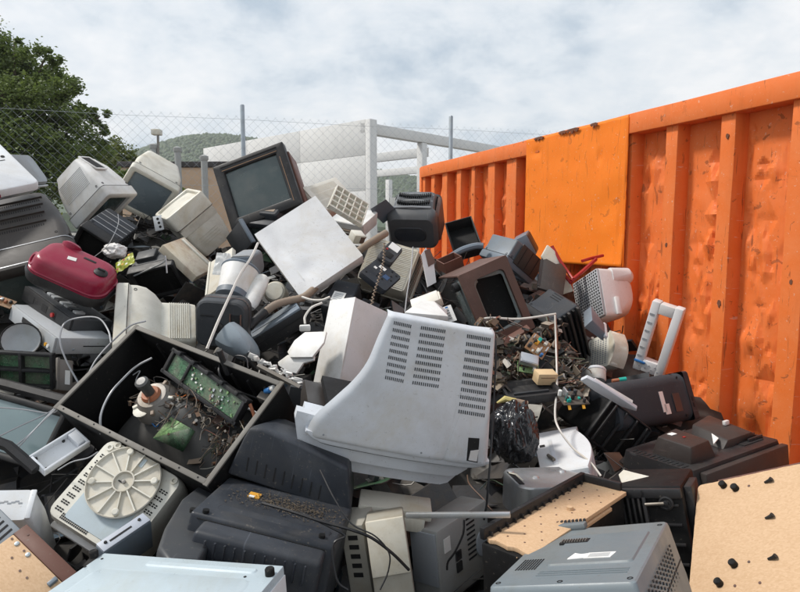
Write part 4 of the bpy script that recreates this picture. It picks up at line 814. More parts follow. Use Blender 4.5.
for (cx_, cy_, sx_, sy_) in ((0, d/2-.004, w, .008), (0, -d/2+.004, w, .008), (-w/2+.004, 0, .008, d-.016), (w/2-.004, 0, .008, d-.016)): obj('side_wall', G().box((cx_, cy_, 0), (sx_, sy_, h)), BLACK, t, bevel=.002)
obj('back_plate', G().box((0, 0, -h/2+.003), (w-.016, d-.016, .006)), SOOT, t)

t = thing('beige_slotted_monitor', 'beige monitor with a finely slotted top carrying the black telephones', 'monitor', pose('beige_monitor')); w, d, h = dims('beige_monitor')
obj('back_cover', G().loft([rz(-h/2, w*1.04, d*1.04, .02), rz(-h*.34, w*1.04, d*1.04, .02), rz(-h*.32, w*.99, d*.99, .02), rz(h*.40, w*.96, d*.97, .02), rz(h/2, w*.93, d*.94, .02)]), BEIGE, t)
for i in range(24): obj('slat', G().box((0, -d*.42+i*d*.84/23, h/2+.001), (w*.84, d*.018, .006)), CREAM, t)
for i in range(4): obj('side_groove', G().box((w*.485, 0, h*.28-i*.035), (.008, d*.8, .006)), VOID, t)
def phone(key, name, label, handset):
    t = thing(name, label, 'telephone', pose(key)); w, d, h = dims(key)
    if handset:
        obj('shell', G().loft([rz(-h/2, w*.94, d*.96, .02), rz(h*.2, w, d, .025), rz(h/2, w*.9, d*.93, .025)]), NAVY, t)
        obj('window', G().box((0, d*.26, h/2+.001), (w*.66, d*.32, .003)), PAPER, t)
        obj('cradle', G().box((0, -d*.2, h/2), (w*.5, d*.26, .006)), VOID, t, bevel=.002)
        obj('red_dot', G().box((-w*.3, 0, h/2+.002), (.012, .012, .004)), REDP, t)
    else:
        obj('shell', G().loft([rz(-h/2, w*.95, d*.95, .012), rz(h*.1, w, d, .014), rz(h/2, w*.96, d*.96, .012)]), NAVY, t)
        rn = random.Random(2)
        for i in range(10): obj('screw_well', G().lathe([(.006, 0), (.006, .0025)], 9, Matrix.Translation((rn.uniform(-.4, .4)*w, rn.uniform(-.4, .4)*d, h/2-.001))), SOOT, t)
        obj('label', G().box((-w*.12, d*.26, h/2+.0008), (.042, .024, .0016)), PAPER, t); obj('label', G().box((-w*.28, d*.08, h/2+.0008), (.018, .016, .0016)), PAPER, t)
        obj('blue_label', G().box((w*.18, d*.02, h/2+.0008), (.034, .034, .0016)), plastic('faded_blue_label', (.03, .07, .16), .5, .2), t)
        obj('edge_slot', G().box((w*.46, 0, h*.1), (.006, d*.8, .008)), SOOT, t)
phone('phone_base', 'desk_telephone', 'upturned black telephone base with small white labels on the beige monitor', False)
phone('phone_handset', 'telephone_cradle', 'black telephone cradle with a white window leaning over the telephone base', True)
hx = []
pA, pB = Vector((-0.0832, 3.1314, 1.6828)), Vector((-0.1265, 2.8972, 1.3824))
for i in range(110):
    q = i/109; p = pA.lerp(pB, q)+Vector((.012*sin(q*5), 0, 0)); a = q*2*pi*19; hx.append(p+Vector((cos(a)*.006, sin(a)*.006, 0)))
tag(obj('coiled_cord', G().tube(hx, .0026, 5), HOSE, ang=60), 'coiled tan telephone cord hanging down over the phones', 'cord')
tag(obj('tan_tube', G().tube(smooth_path([(-0.2473, 3.457, 1.6243), (-0.175, 3.5128, 1.6746), (-0.084, 3.6197, 1.7321)], 4), .022, 12), HOSE), 'short tan plastic tube behind the coiled telephone cord', 'tube')
t = thing('tan_hose', 'tan vacuum hose with a black end piece right of the black canister', 'hose', None)
obj('hose', G().tube(smooth_path([(-0.6641, 2.9034, 1.3471), (-0.6146, 2.9275, 1.3835), (-0.56, 2.9793, 1.3971), (-0.488, 3.0312, 1.4115), (-0.4373, 3.1872, 1.4584)], 8), [.019+.0015*(k % 2) for k in range(33)], 12), HOSE, t)
obj('end_piece', G().tube([(-0.7198, 2.8262, 1.2857), (-0.6888, 2.8606, 1.3239), (-0.6593, 2.9039, 1.352)], [.020, .022, .023], 14), BLACK, t)

# ------------------------------------------------------------------ right half of the heap
t = thing('brown_television_shell', 'brown television frame with a smashed screen hole and an exposed glass tube side', 'television', pose('brown_tv_frame')); w, d, h = dims('brown_tv_frame'); d2 = min(d, .42)
iw, ih = w*.64, h*.74
obj('front_frame', G().loft([ry(-d/2+.03, w, h, .008), ry(-d/2, w, h, .008), ry(-d/2, iw, ih, .03, .01, 0), ry(-d/2+.03, iw*.97, ih*.97, .03, .01, 0)], False, False), BROWN, t)
obj('panel', G().box((0, -d/2+.03+d2/2, h/2-.006), (w*.99, d2, .012)), BROWN, t, bevel=.003)
obj('panel', G().box((w/2-.006, -d/2+.03+d2/2, -.004), (.012, d2, h*.97)), WOODB, t, bevel=.003)
obj('panel', G().box((0, -d/2+.03+d2/2, -h/2+.006), (w*.97, d2, .012)), WOODB, t, bevel=.003)
def fun(k): return ry(-d/2+.032+d2*k, w*(.985-.40*k*k), h*(.95-.40*k*k), .04)
obj('tube_funnel', G().loft([fun(k/6) for k in range(7)], False, True), SHELLGLASS, t)
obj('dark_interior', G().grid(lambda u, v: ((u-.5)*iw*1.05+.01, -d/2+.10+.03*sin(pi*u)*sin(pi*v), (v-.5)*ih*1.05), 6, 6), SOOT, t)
rn = random.Random(12); ro = rrect(iw*.985, ih*.985, .03, .01, 0, 9); m0 = []
for k, (x, z) in enumerate(ro):
    q = max(0, noise.noise(Vector((x*9, z*9, 4)))+.12)*.16+(.05 if x < -iw*.30 and z > 0 else 0)+(.05 if z < -ih*.34 and x > 0 else 0)+rn.uniform(0, .012); f_ = 1-min(.42, q*2.1)
    m0.append((x*f_, z*f_))
obj('broken_glass_edge', G().loft([[(x, -d/2+.020, z) for x, z in ro], [(x, -d/2+.026, z) for x, z in m0], [(x*.995, -d/2+.032, z*.995) for x, z in m0], [(x, -d/2+.034, z) for x, z in ro]], False, False), plastic('frosted_glass', (.20, .23, .235), .35, .5), t, ang=20)
obj('knob', G().lathe([(.026, 0), (.026, .03), (.020, .034)], 18, Matrix.Translation((-w/2-.0, -d/2+.08, h*.36)) @ Matrix.Rotation(-pi/2, 4, 'Y')), BLACK, t)

c = crt('bluegrey_tv', 'blue_grey_television', 'blue grey television on its back behind the brown television frame', BGREY, BGREY, 'television', bz=.3, rear=(.96, .96, 0), r=.012, rr=.012)
obj('side_panel', G().box((c.w/2+.003, .02, -.03), (.008, c.d*.8, c.h*.8)), BRTV, c.t, bevel=.003)
for i in range(3): obj('groove', G().box((c.w/2+.0075, .02, -c.h*.3+i*.07), (.002, c.d*.7, .006)), VOID, c.t)
t = thing('grey_box', 'small blue grey box behind the blue grey television by the patched container wall', 'appliance part', pose('grey_box_behind')); w, d, h = dims('grey_box_behind')
obj('case', G().box((0, 0, 0), (w, d, h)), BGREY, t, bevel=.006); obj('side_cover', G().box((w/2+.002, 0, 0), (.006, d*.86, h*.86)), BRTV, t, bevel=.002)
t = thing('dark_flap', 'dark brown flat panel leaning beside the blue grey television', 'panel', pose('dark_flap')); w, d, h = dims('dark_flap')
obj('panel', G().plate([(-w/2, -h/2), (w/2, -h/2), (w*.55, h*.3), (w*.3, h*.5), (w*.1, h*.42), (-w*.3, h*.5), (-w/2, h*.4)], -.008, .008, Matrix.Rotation(pi/2, 4, 'X')), BRTV, t, bevel=.002)
obj('edge_strip', G().box((-w/2+.004, 0, 0), (.012, .022, h*.9)), BLACK, t)
tag(obj('white_plastic_strip', G().plate([(-.03, -.16), (.04, -.17), (.05, .10), (.02, .17), (-.05, .12)], -.015, .015, Matrix.Translation((1.001, 3.8452, 1.4949)) @ Matrix.Rotation(R_(80), 4, 'X') @ Matrix.Rotation(R_(25), 4, 'Z')), CREAM, bevel=.006), 'curved off white plastic strip behind the dark leaning panel', 'plastic piece')
c = crt('slat_box', 'finned_television', 'dark grey television with black ribbed back standing right of the circuit scrap', NAVY, BLACK, 'television', bz=.2, rear=(.98, .98, 0), r=.01, rr=.01)
for i in range(7): obj('cooling_fin', G().box((c.w/2+.006, -c.d*.40+i*c.d*.135, 0), (.022, .014, c.h*.96)), SOOT if i % 2 else BRTV, c.t, bevel=.002)
c.vent('+z', .8, -.2, .08, .05, 1, 3, .08, .006)
# white television with perforated grille
t = thing('white_grille_television', 'white rounded television with a grey perforated grille against the orange container', 'television', pose('grille_tv')); w, d, h = dims('grille_tv')
obj('grille_plate', G().box((0, -d/2+.006, 0), (w*.98, .016, h*.97)), plastic('grille_grey', (.40, .41, .43), .5, .3), t, bevel=.004)
g = G()
for i in range(12):
    for j in range(16): g.box((-w*.44+w*.88*i/11+(w*.03 if j % 2 else 0)*.6, -d/2-.0022, -h*.44+h*.88*j/15), (w*.045, .002, h*.032))
part_stuff(obj('grille_holes', g, VOID, t))
obj('back_cover', G().loft([ry(-d/2+.016, w, h, .02), ry(-d*.1, w*1.0, h*1.0, .03), ry(d*.05, w*.94, h*.97, .05, 0, .01), ry(d*.35, w*.84, h*.92, .09, 0, .02), ry(d*.5, w*.62, h*.75, .09, 0, .03)]), PGREY, t)
obj('collar', G().loft([ry(-d*.10, w*1.03, h*.34, .03, 0, h*.36), ry(d*.42, w*.98, h*.34, .06, 0, h*.40), ry(d*.54, w*.8, h*.24, .06, 0, h*.40)]), PGREY, t)
obj('rib', G().box((w*.52, -d*.12, -h*.3), (.02, .03, h*.36)), PGREY, t, bevel=.005)
# bent red tube frame
t = thing('red_tube_frame', 'bent red metal tube frame sticking up in front of the container patch', 'metal frame', None)
obj('tube', G().tube(smooth_path([(0.988, 3.9122, 1.6466), (1.0153, 3.8822, 1.5572), (1.0441, 3.8124, 1.4715), (1.0687, 3.7364, 1.4207)], 5), .011, 8), REDP, t)
obj('tube', G().tube(smooth_path([(0.9843, 3.8706, 1.6349), (1.0277, 3.8308, 1.547), (1.064, 3.7938, 1.4856), (1.0813, 3.7391, 1.4456)], 5), .010, 8), REDP, t)
obj('tube', G().tube(smooth_path([(1.0687, 3.7378, 1.4332), (1.1651, 3.8145, 1.4905), (1.2675, 3.8829, 1.5636)], 5), .012, 8), REDP, t)
obj('cross_bar', G().tube([(1.1678, 3.8515, 1.5523), (1.2416, 3.8836, 1.57), (1.3263, 3.9254, 1.5844)], .010, 8), REDP, t)
# slotted white unit
t = thing('white_slotted_unit', 'white unit with rows of dark slots and a curved beige edge below the grille television', 'appliance part', pose('white_keyboard')); w, d, h = dims('white_keyboard')
obj('case', G().loft([ry(-d/2, w*.98, h*.97, .02), ry(-d/2+.01, w, h, .02), ry(d*.2, w, h, .03), ry(d/2, w*.86, h*.88, .03)]), CREAM, t)
obj('curved_edge', G().loft([[(w*.44+.05*sin(pi*k/10)*q, y, -h/2+h*k/10) for k in range(11)]+[(w*.40, y, h/2), (w*.40, y, -h/2)] for y, q in ((-d/2-.006, 1), (d*.3, 1.05), (d/2, .8))]), BEIGE, t)
part_stuff(obj('slots', slots(frame_of((-w*.06, -d/2-.0005, .0), (1, 0, 0), (0, 0, 1)), w*.74, h*.8, 7, 13, w*.055, h*.030), MGREY, t))
t = thing('grey_wedge', 'dark blue grey moulded wedge between the finned television and the white keyboard', 'appliance part', Matrix.Translation((1.078, 3.2646, 1.247)) @ Matrix.Rotation(R_(35), 4, 'Y') @ Matrix.Rotation(R_(25), 4, 'X'))
obj('wedge', G().hexa([(-.06, -.09, -.03), (.08, -.07, -.04), (.08, .07, -.04), (-.06, .09, -.03)], [(-.055, -.085, .03), (.06, -.05, .0), (.06, .05, .0), (-.055, .085, .03)]), BGREY, t, bevel=.005)
obj('lip', G().box((.07, 0, -.01), (.02, .15, .02)), LGREY, t, bevel=.005)
# white rectangular frame
t = thing('empty_surround', 'white rectangular plastic frame propped against the orange container', 'plastic frame', pose('white_frame')); w, d, h = dims('white_frame')
th = .045
for s in (-1, 1): obj('long_bar', G().box((s*(w/2-th/2), 0, 0), (th, d, h)), PGREY, t, bevel=.008)
obj('end_bar', G().box((0, 0, h/2-.035), (w-2*th+.004, d*.96, .06)), PGREY, t, bevel=.006); obj('end_bar', G().box((0, 0, -h/2+.04), (w-2*th+.004, d*.96, .07)), PGREY, t, bevel=.006)
for i in range(6): obj('notch', G().box((-w/2+.020, -d/2-.0005, h*.32-i*h*.12), (.026, .004, .010)), MGREY, t)
obj('blue_clip', G().box((-w/2+.03, -d/2-.004, -h*.36), (.06, .010, .012)), BLUEC, t, bevel=.002)
for i in range(7): obj('hole', G().lathe([(.004, 0), (.004, .0025)], 8, Matrix.Translation((-w*.3+i*w*.1, -d/2+.001, -h/2+.03+.02*(i % 2))) @ Matrix.Rotation(pi/2, 4, 'X')), MGREY, t)

c = crt('funnel_tv', 'black_cone_television', 'black television lying on its side with paper stickers under the white surround', ROUGHB, ROUGHB, 'television', bz=.09, rear=(.9, .9, 0), midp=[(.22, .98, .98, 0), (.3, .94, .94, 0)], r=.012, rr=.05)
obj('vent_hole', G().box((-.02, -.0, c.h/2+.0005), (.022, .012, .003), Matrix.Translation((0, -c.d/2+.035, 0))), VOID, c.t); obj('vent_hole', G().box((-.05, -.0, c.h/2+.0005), (.022, .012, .003), Matrix.Translation((0, -c.d/2+.035, 0))), VOID, c.t)
c.sticker('+z', .40, -.1, .10, .035); c.sticker('+z', .36, -.42, .05, .045)
c.sticker('+z', .2, -.2, .09, .07, DGREY, 'embossed_plate')
c = crt('slat_tv', 'black_slatted_television', 'black television with lengthwise grooves tipped towards the white printer', SOOT, BLACK, 'television', bz=.05, rear=(.96, .96, 0), r=.012, rr=.02, glass=SOOT, inset=.01, plain=True)
for i in range(4): obj('groove_rib', G().box((-c.w*.38+i*c.w*.25, -c.d/2-.004, 0), (.010, .014, c.h*.9)), BLACK, c.t, bevel=.002)
obj('chipped_corner', G().box((c.w*.48, -c.d/2, -c.h*.05), (.012, .016, .02)), COPPER, c.t, bevel=.003)
t = thing('white_strip_lid', 'long narrow white plastic lid lying on the black slatted television', 'lid', pose('white_lid')); w, d, h = dims('white_lid')
obj('lid', G().plate([(-w*.5, -d*.3), (-w*.2, -d*.5), (w*.3, -d*.45), (w*.5, 0), (w*.45, d*.3), (-w*.3, d*.5), (-w*.5, d*.4)], -.008, .008), LGREY, t, bevel=.003); obj('lip', G().box((0, d*.30, -.01), (w*.7, .008, .014)), WHITE, t)
M_, l_ = axis_frame((0.9963, 2.985, 0.9921), (1.001, 3.0194, 1.0305))
t = thing('white_pot_lid', 'small round white plastic pot beneath the white keyboard', 'pot', M_)
obj('pot', G().lathe([(.044, -.01), (.050, 0), (.053, l_), (.050, l_+.003)], 26), WHITE, t); obj('rim', G().lathe([(.055, l_-.008), (.056, l_), (.053, l_+.006), (.045, l_+.005), (.040, l_)], 26), COOLW, t)
t = thing('teal_tube', 'small teal and amber plastic tube on the black television', 'plastic tube', None)
obj('teal_end', G().tube([(1.0658, 2.8578, 1.0244), (1.0999, 2.8583, 1.0292)], .011, 12), TEALC, t); obj('amber_end', G().tube([(1.0317, 2.8573, 1.0195), (1.0658, 2.8578, 1.0244)], .009, 12), COPPER, t)

# black television lying rear side up, with its tube housing
t = thing('face_down_television', 'black television lying face down with a tapered housing block beside the big chipboard', 'television', pose('rear_up_tv')); w, d, h = dims('rear_up_tv')
obj('base', G().loft([rz(-h/2-.10, w, d, .012), rz(-h/2, w, d, .012), rz(h*.1, w*.99, d*.99, .012), rz(h/2, w*.965, d*.95, .02)]), BLACK, t)
obj('tube_housing', G().hexa([(-0.2207, 0.0669, 0.05), (-0.2151, -0.1177, 0.05), (-0.064, -0.119, 0.05), (-0.0587, 0.071, 0.05)], [(-0.1908, 0.054, 0.125), (-0.2063, -0.1159, 0.125), (-0.086, -0.1047, 0.125), (-0.0507, 0.0797, 0.125)]), BRBLK, t, bevel=.006)
obj('ridge', G().hexa([(0.0421, 0.0857, 0.05), (0.0079, -0.0897, 0.05), (0.2754, -0.0768, 0.05), (0.3577, 0.2417, 0.05)], [(0.1062, 0.1217, 0.1), (0.0513, -0.088, 0.09), (0.2059, -0.0888, 0.09), (0.2696, 0.1579, 0.1)]), BRBLK, t, bevel=.008)
obj('recess', G().box((w*.30, -d*.10, h/2+.001), (w*.22, d*.5, .004)), VOID, t)
for i in range(5): obj('louvre', G().box((w*.36, -d*.30+i*d*.1, h/2+.008), (w*.16, .008, .014)), BLACK, t, bevel=.001)
obj('front_strip', G().box((w*.04, -d/2-.01, -h*.05), (w*.9, .03, h*.9)), BRBLK, t, bevel=.006)
obj('paper_label', G().box((0, 0, 0), (.03, .025, .002), Matrix.Translation((-0.1296, 0.033, 0.127))), PAPER, t)
obj('red_label', G().box((0, 0, 0), (.012, .010, .002), Matrix.Translation((-0.1275, -0.0228, 0.127))), REDP, t)
obj('white_label', G().plate([(0.0738, 0.0026), (-0.0341, -0.0849), (0.0403, -0.0537)], h/2+.03, h/2+.034), PAPER, t)
for i in range(12): obj('vent_slot', G().box((-w*.44, d*.36-i*.022, h/2+.0005), (.03, .008, .003)), VOID, t)
obj('white_chip', G().box((0, 0, .006), (.03, .016, .02), Matrix.Translation((0.2032, 0.0267, 0.1))), PGREY, t, bevel=.004)

t = thing('ribbed_black_appliance', 'black ribbed appliance back with a round wheel beside the big chipboard', 'appliance', pose('ribbed_black')); w, d, h = dims('ribbed_black')
h2 = .34
obj('case', G().box((0, 0, -.06), (w, d, h2)), SOOT, t, bevel=.008)
obj('rib', G().box((0, -d/2-.006, h*.5-.012), (w*1.0, .02, .03)), BLACK, t, bevel=.004)
for i in range(7): obj('rib', G().box((-w*.46+i*w*.07, -d/2-.005, -.06), (.007, .018, h2*.9)), BLACK, t, bevel=.001)
for i in range(4): obj('rib', G().box((w*.22, -d/2-.004, h*.26-i*.06), (w*.44, .014, .007)), BLACK, t, bevel=.001)
obj('rib', G().box((w*.03, -d/2-.006, -.06), (.010, .02, h2*.95)), BLACK, t, bevel=.001)
obj('wheel', G().lathe([(.022, 0), (.022, .006), (.017, .008), (.016, .005), (.008, .005), (.007, .010), (.003, .011)], 20, Matrix.Translation((w*.30, -d/2-.010, h*.30)) @ Matrix.Rotation(pi/2, 4, 'X')), BLACK, t)
obj('axle', G().tube([(w*.04, -d/2-.016, h*.28), (w*.28, -d/2-.016, h*.30)], .005, 6), DSTEEL, t)
obj('side_bar', G().box((w/2+.012, -d*.1, -.07), (.024, d*.5, h2)), BLACK, t, bevel=.004)
tag(obj('torn_paper', G().plate([(-.05, -.03), (.05, -.02), (.055, .01), (.01, .03), (-.02, .045), (-.045, .02)], 0, .003, Matrix.Translation((0.7878, 1.9405, 0.9167)) @ Matrix.Rotation(R_(15), 4, 'X')), CREAM), 'torn cream card lying between the pegboard and the black appliance', 'card')

t = thing('big_chipboard', 'large tan chipboard back panel with black rubber feet in the lower right corner', 'chipboard', pose('chipboard_right')); w, d, h = dims('chipboard_right')
def ragged(k, z, off=0):
    o_ = []
    for i, (x, y) in enumerate(rrect(w*k, d*k, .012, 0, 0, 3)):
        o_.append((x, y))
    P_ = []
    for i in range(len(o_)):
        a_, b_ = o_[i], o_[(i+1) % len(o_)]; n_ = max(1, int(math.hypot(b_[0]-a_[0], b_[1]-a_[1])/.012))
        for q_ in range(n_):
            x, y = a_[0]+(b_[0]-a_[0])*q_/n_, a_[1]+(b_[1]-a_[1])*q_/n_; f_ = 1+.006*noise.noise(Vector((x*60, y*60, 2+off)))+.004*noise.noise(Vector((x*14, y*14, 6))); P_.append((x*f_, y*f_, z))
    return P_
obj('board', G().loft([ragged(1, -h/2, 3), ragged(1.003, 0, 7), ragged(1, h/2-.002), ragged(.992, h/2)]), CHIP, t)
obj('veneer_edge', G().box((w*.10, d/2+.003, -.002), (w*.78, .006, h*.96)), WOODB, t)
obj('side_strip', G().box((w/2+.008, -.02, -.004), (.014, d*.94, h)), BGREY, t, bevel=.002)
for px_, py_ in ((-0.0707, 0.2306), (-0.0323, 0.2097), (-0.0681, -0.1001), (-0.0297, -0.0475)):
    obj('rubber_foot', G().lathe([(.0105, 0), (.0105, .014), (.0085, .016), (.004, .0155)], 14, Matrix.Translation((px_, py_, h/2))), SOOT, t)
for px_, py_ in ((0.0684, 0.2102), (0.0694, 0.0854), (0.0751, -0.0428)):
    obj('metal_stud', G().tube([(px_-.014, py_, h/2+.002), (px_+.002, py_, h/2+.006), (px_+.010, py_+.002, h/2+.009)], [.003, .005, .0065], 10), BLACK, t)
for px_, py_ in ((0.0071, 0.2111), (0.0098, -0.0433), (-0.0265, -0.1098), (0.0388, -0.1074)):
    obj('screw_hole', G().lathe([(.004, 0), (.004, .0012)], 10, Matrix.Translation((px_, py_, h/2))), BROWN, t)

# pegboard-topped black cabinet
t = thing('pegboard_cabinet', 'black cabinet with a perforated tan chipboard top in the lower middle', 'cabinet', pose('peg_cabinet')); w, d, h = dims('peg_cabinet')
obj('cabinet', G().box((0, 0, -.016), (w, d, h-.032)), SOOT, t, bevel=.006)
rn = random.Random(21); yy = -d/2+.006
edge = [(-w/2+.012, -d/2+.012)] + [(-w/2+.012+(w-.016)*k/9, -d/2+.004+rn.uniform(0, .014)) for k in range(1, 9)] + [(w/2+.012, -d/2+.006), (w/2+.010, d/2-.004), (-w/2+.012, d/2-.004)]
obj('board', G().plate(edge, h/2-.030, h/2-.018), CHIP, t, bevel=.001)
obj('side_lip', G().box((-w/2+.004, 0, h/2-.006), (.016, d*1.0, .034)), BLACK, t, bevel=.003); obj('side_lip', G().box((0, d/2-.002, h/2-.008), (w*.9, .016, .03)), BLACK, t, bevel=.003)
for i in range(14): obj('lip_rib', G().box((-w/2+.015, -d*.45+i*d*.068, h/2-.014), (.012, .006, .014)), BLACK, t)
for i in range(5):
    for j in range(12):
        if (i+j) % 2: obj('hole', G().lathe([(.0028, 0), (.0028, .001)], 8, Matrix.Translation((-w*.34+i*w*.19, -d*.40+j*d*.074, h/2-.018))), BROWN, t)
obj('wood_peg', G().lathe([(.010, 0), (.010, .010), (.008, .011)], 14, Matrix.Translation((*(0.0175, 0.0402), h/2-.018))), CHIP, t)
obj('split_layer', G().plate([(w*.30, -d*.5), (w*.62, -d*.46), (w*.60, d*.3), (w*.34, d*.34)], h/2-.044, h/2-.034), CHIP, t, bevel=.001)

# grey monitor in the foreground
t = thing('grey_monitor', 'mid grey monitor back with two torn white labels in the lower foreground', 'monitor', pose('grey_monitor')); w, d, h = dims('grey_monitor')
FG = plastic('foreground_grey_plastic', (.165, .195, .215), .36, .28)
obj('back_cover', G().loft([rz(-h/2-.06, w*1.06, d*1.06, .02), rz(-h*.2, w*1.05, d*1.05, .02), rz(-h*.05, w*1.03, d*1.03, .015), rz(h/2-.012, w, d, .012), rz(h/2-.003, w*.99, d*.985, .012), rz(h/2, w*.97, d*.97, .012)]), FG, t)
obj('raised_panel', G().loft([rz(h/2-.001, w*.62, d*.52, .012, w*.10, .02), rz(h/2+.004, w*.60, d*.50, .012, w*.10, .02)]), FG, t)
obj('connector_recess', G().box((0, 0, 0), (.075, .03, .006), Matrix.Translation((-0.0453, 0.0792, 0.0953))), VOID, t)
for i in range(10): obj('connector_pin', G().box((-.032+i*.007, 0, .004), (.002, .022, .004), Matrix.Translation((-0.0453, 0.0792, 0.0953))), DSTEEL, t)
obj('torn_label', G().plate([(-.022, -.02), (.018, -.016), (.022, .014), (.004, .010), (-.014, .02)], h/2+.004, h/2+.0055, Matrix.Translation((*(-0.0002, -0.0429), 0))), PAPER, t)
obj('label', G().plate([(-.034, -.018), (.03, -.020), (.036, .016), (-.03, .018)], h/2+.004, h/2+.0055, Matrix.Translation((*(0.0508, -0.0443), 0))), PAPER, t)
for i in range(6): obj('print_line', G().box((0, -.013+i*.0045, h/2+.0058), (.05, .0012, .0004), Matrix.Translation((*(0.0508, -0.0443), 0))), MGREY, t)
part_stuff(obj('vent_slots', slots(Matrix.Translation((*(-0.1142, -0.0743), h/2)) @ Matrix.Rotation(.0, 4, 'Z'), .055, .075, 8, 9, .0035, .005), VOID, t))
obj('seam', G().loft([rz(-h*.02, w*1.031, d*1.031, .015), rz(h*.01, w*1.026, d*1.026, .015)], False, False), VOID, t)
for x, y in ((-.45, -.44), (.45, -.44), (-.45, .42), (.45, .42), (.0, -.45)): obj('screw_well', G().lathe([(.006, -.002), (.0065, .001), (.0045, .0012), (.004, -.001)], 12, Matrix.Translation((w*x, d*y, h/2))), VOID, t)
for i in range(3): obj('mould_line', G().box((w*.10, -d*.30-i*.012, h/2+.0008), (w*.62, .003, .0016)), FG, t)
obj('hinge_lug', G().box((-w*.30, d/2-.006, h/2+.008), (.10, .03, .016)), FG, t, bevel=.004)
for i in range(9): obj('lug_rib', G().box((-w*.30-.045+i*.011, d/2+.01, h/2+.010), (.005, .012, .022)), DGREY, t)
g = G()
for i in range(12):
    for j in range(12): g.box((w/2*1.012+.003, -d*.36+i*d*.06, h*.30-j*.011), (.003, .006, .005))
part_stuff(obj('side_vent_slots', g, DGREY, t))

# white printer with curved edge
t = thing('white_printer', 'white printer lid with a curved grey edge and grey cord across it', 'printer', pose('white_printer')); w, d, h = dims('white_printer')
def curve_poly(k, n=10): return [(-w/2*k, -d/2*k), (w*.30*k, -d/2*k)] + [((w*.30+w*.20*sin(pi*i/n))*k, (-d/2+d*i/n)*k) for i in range(1, n)] + [(w*.40*k, d/2*k), (-w/2*k, d/2*k)]
def pl(z, k): return [(x, y, z) for x, y in curve_poly(k)]
obj('case', G().loft([pl(-h/2-.05, 1.0), pl(h*.2, 1.0), pl(h/2-.005, .995), pl(h/2, .97)]), COOLW, t)
obj('edge_band', G().loft([pl(h*.02, 1.008), pl(h*.32, 1.008)], False, False), LGREY, t)
obj('paper_slot', G().box((-w*.20, -.02, h/2+.0005), (.016, d*.6, .003)), LGREY, t); obj('button_hole', G().box((-w*.36, d*.12, h/2+.0005), (.022, .022, .003)), VOID, t)
obj('roller', G().tube([(-w*.30, -d*.16, h/2+.008), (-w*.22, -d*.28, h/2+.008)], .007, 10), DSTEEL, t)
cable('pale_flex', 'thin pale cord running down from the circuit scrap across the white printer', [(0.7492, 2.8726, 1.3416), (0.741, 2.8075, 1.207), (0.7065, 2.64, 1.0567), (0.6588, 2.4808, 0.9811), (0.6373, 2.3477, 0.9602), (0.6765, 2.2809, 0.9016), (0.7283, 2.2166, 0.866), (0.7538, 2.1627, 0.833)], .0045, CORDW)
# metal drum case
t = thing('metal_case', 'scratched silver metal case with a rounded end next to the bin bag', 'metal case', pose('metal_case')); w, d, h = dims('metal_case')
obj('case', G().loft([rz(-h/2-.03, w, d, .05), rz(h/2-.006, w, d, .05), rz(h/2, w*.98, d*.97, .05)]), SILVER, t)
for x, y in ((-.42, .30), (-.2, .0), (.2, .25)): obj('dimple', G().lathe([(.014, 0), (.012, .004), (.006, .006)], 14, Matrix.Translation((w*x, d*y, h/2))), SILVER, t)
obj('torn_slot', G().box((-w*.44, -d*.02, h/2+.001), (.018, d*.6, .003)), VOID, t); obj('wire_end', G().tube([(-w*.4, -d*.2, h/2+.004), (-w*.43, 0, h/2+.012), (-w*.46, d*.2, h/2+.004)], .003, 5), CREAM, t)

# ------------------------------------------------------------------ foreground and centre
# big light grey television cover
t = thing('big_grey_television', 'big pale grey television lying with its slotted top cover towards the camera in the centre', 'television', pose('big_tv')); w, d, h = dims('big_tv')
LO = [(-0.3134, -0.1901), (-0.3003, -0.119), (-0.2292, -0.0029), (-0.1959, 0.0778), (-0.1854, 0.169), (-0.1757, 0.2505)]
RO = [(0.3158, -0.187), (0.2885, -0.0975), (0.2594, -0.0034), (0.2278, 0.1017), (0.202, 0.1909), (0.1775, 0.2711)]
def lerp2(A, q):
    q = max(0, min(.9999, q))*(len(A)-1); i = int(q); f_ = q-i
    # smooth interpolation through the outline
    P_ = [A[max(0, i-1)], A[i], A[i+1], A[min(len(A)-1, i+2)]]
    return tuple(.5*(2*P_[1][k]+(P_[2][k]-P_[0][k])*f_+(2*P_[0][k]-5*P_[1][k]+4*P_[2][k]-P_[3][k])*f_**2+(3*P_[1][k]-P_[0][k]-3*P_[2][k]+P_[3][k])*f_**3) for k in range(2))
def skin(u, v):
    a, b = lerp2(LO, v), lerp2(RO, v); x, y = a[0]+(b[0]-a[0])*u, a[1]+(b[1]-a[1])*u
    z = h/2-.016*max(0, 1-u/.06)**2-.02*max(0, (u-.965)/.035)**2+.012*sin(pi*u)*(1-v)-.006*max(0, 1-v/.06)**2-.03*max(0, (v-.96)/.04)**2
    z -= .006*math.exp(-((u-.735-.05*v)/.012)**2)*(1 if v < .38 else 0)*(1-v/.38)
    return (x, y, z)
obj('top_cover', G().grid(skin, 60, 60), LGREY, t, ang=60)
def side(u0, v0, v1, du, nm):
    def fn(u, v):
        p = skin(u0, v0+(v1-v0)*u); c0 = skin(.5, .45); return (c0[0]+(p[0]-c0[0])*(1+du*v), c0[1]+(p[1]-c0[1])*(1-.3*v), p[2]-.22*v)
    return obj(nm, G().grid(fn, 24, 5), LGREY, t, ang=60)
side(0, 0, 1, -.45, 'side_wall'); side(1, 0, 1, -.45, 'side_wall')
obj('side_wall', G().grid(lambda u, v: (lambda p, c0: (c0[0]+(p[0]-c0[0])*(1-.45*v), c0[1]+(p[1]-c0[1])*(1-.3*v), p[2]-.22*v))(skin(u, 1), skin(.5, .45)), 20, 4), LGREY, t, ang=60)
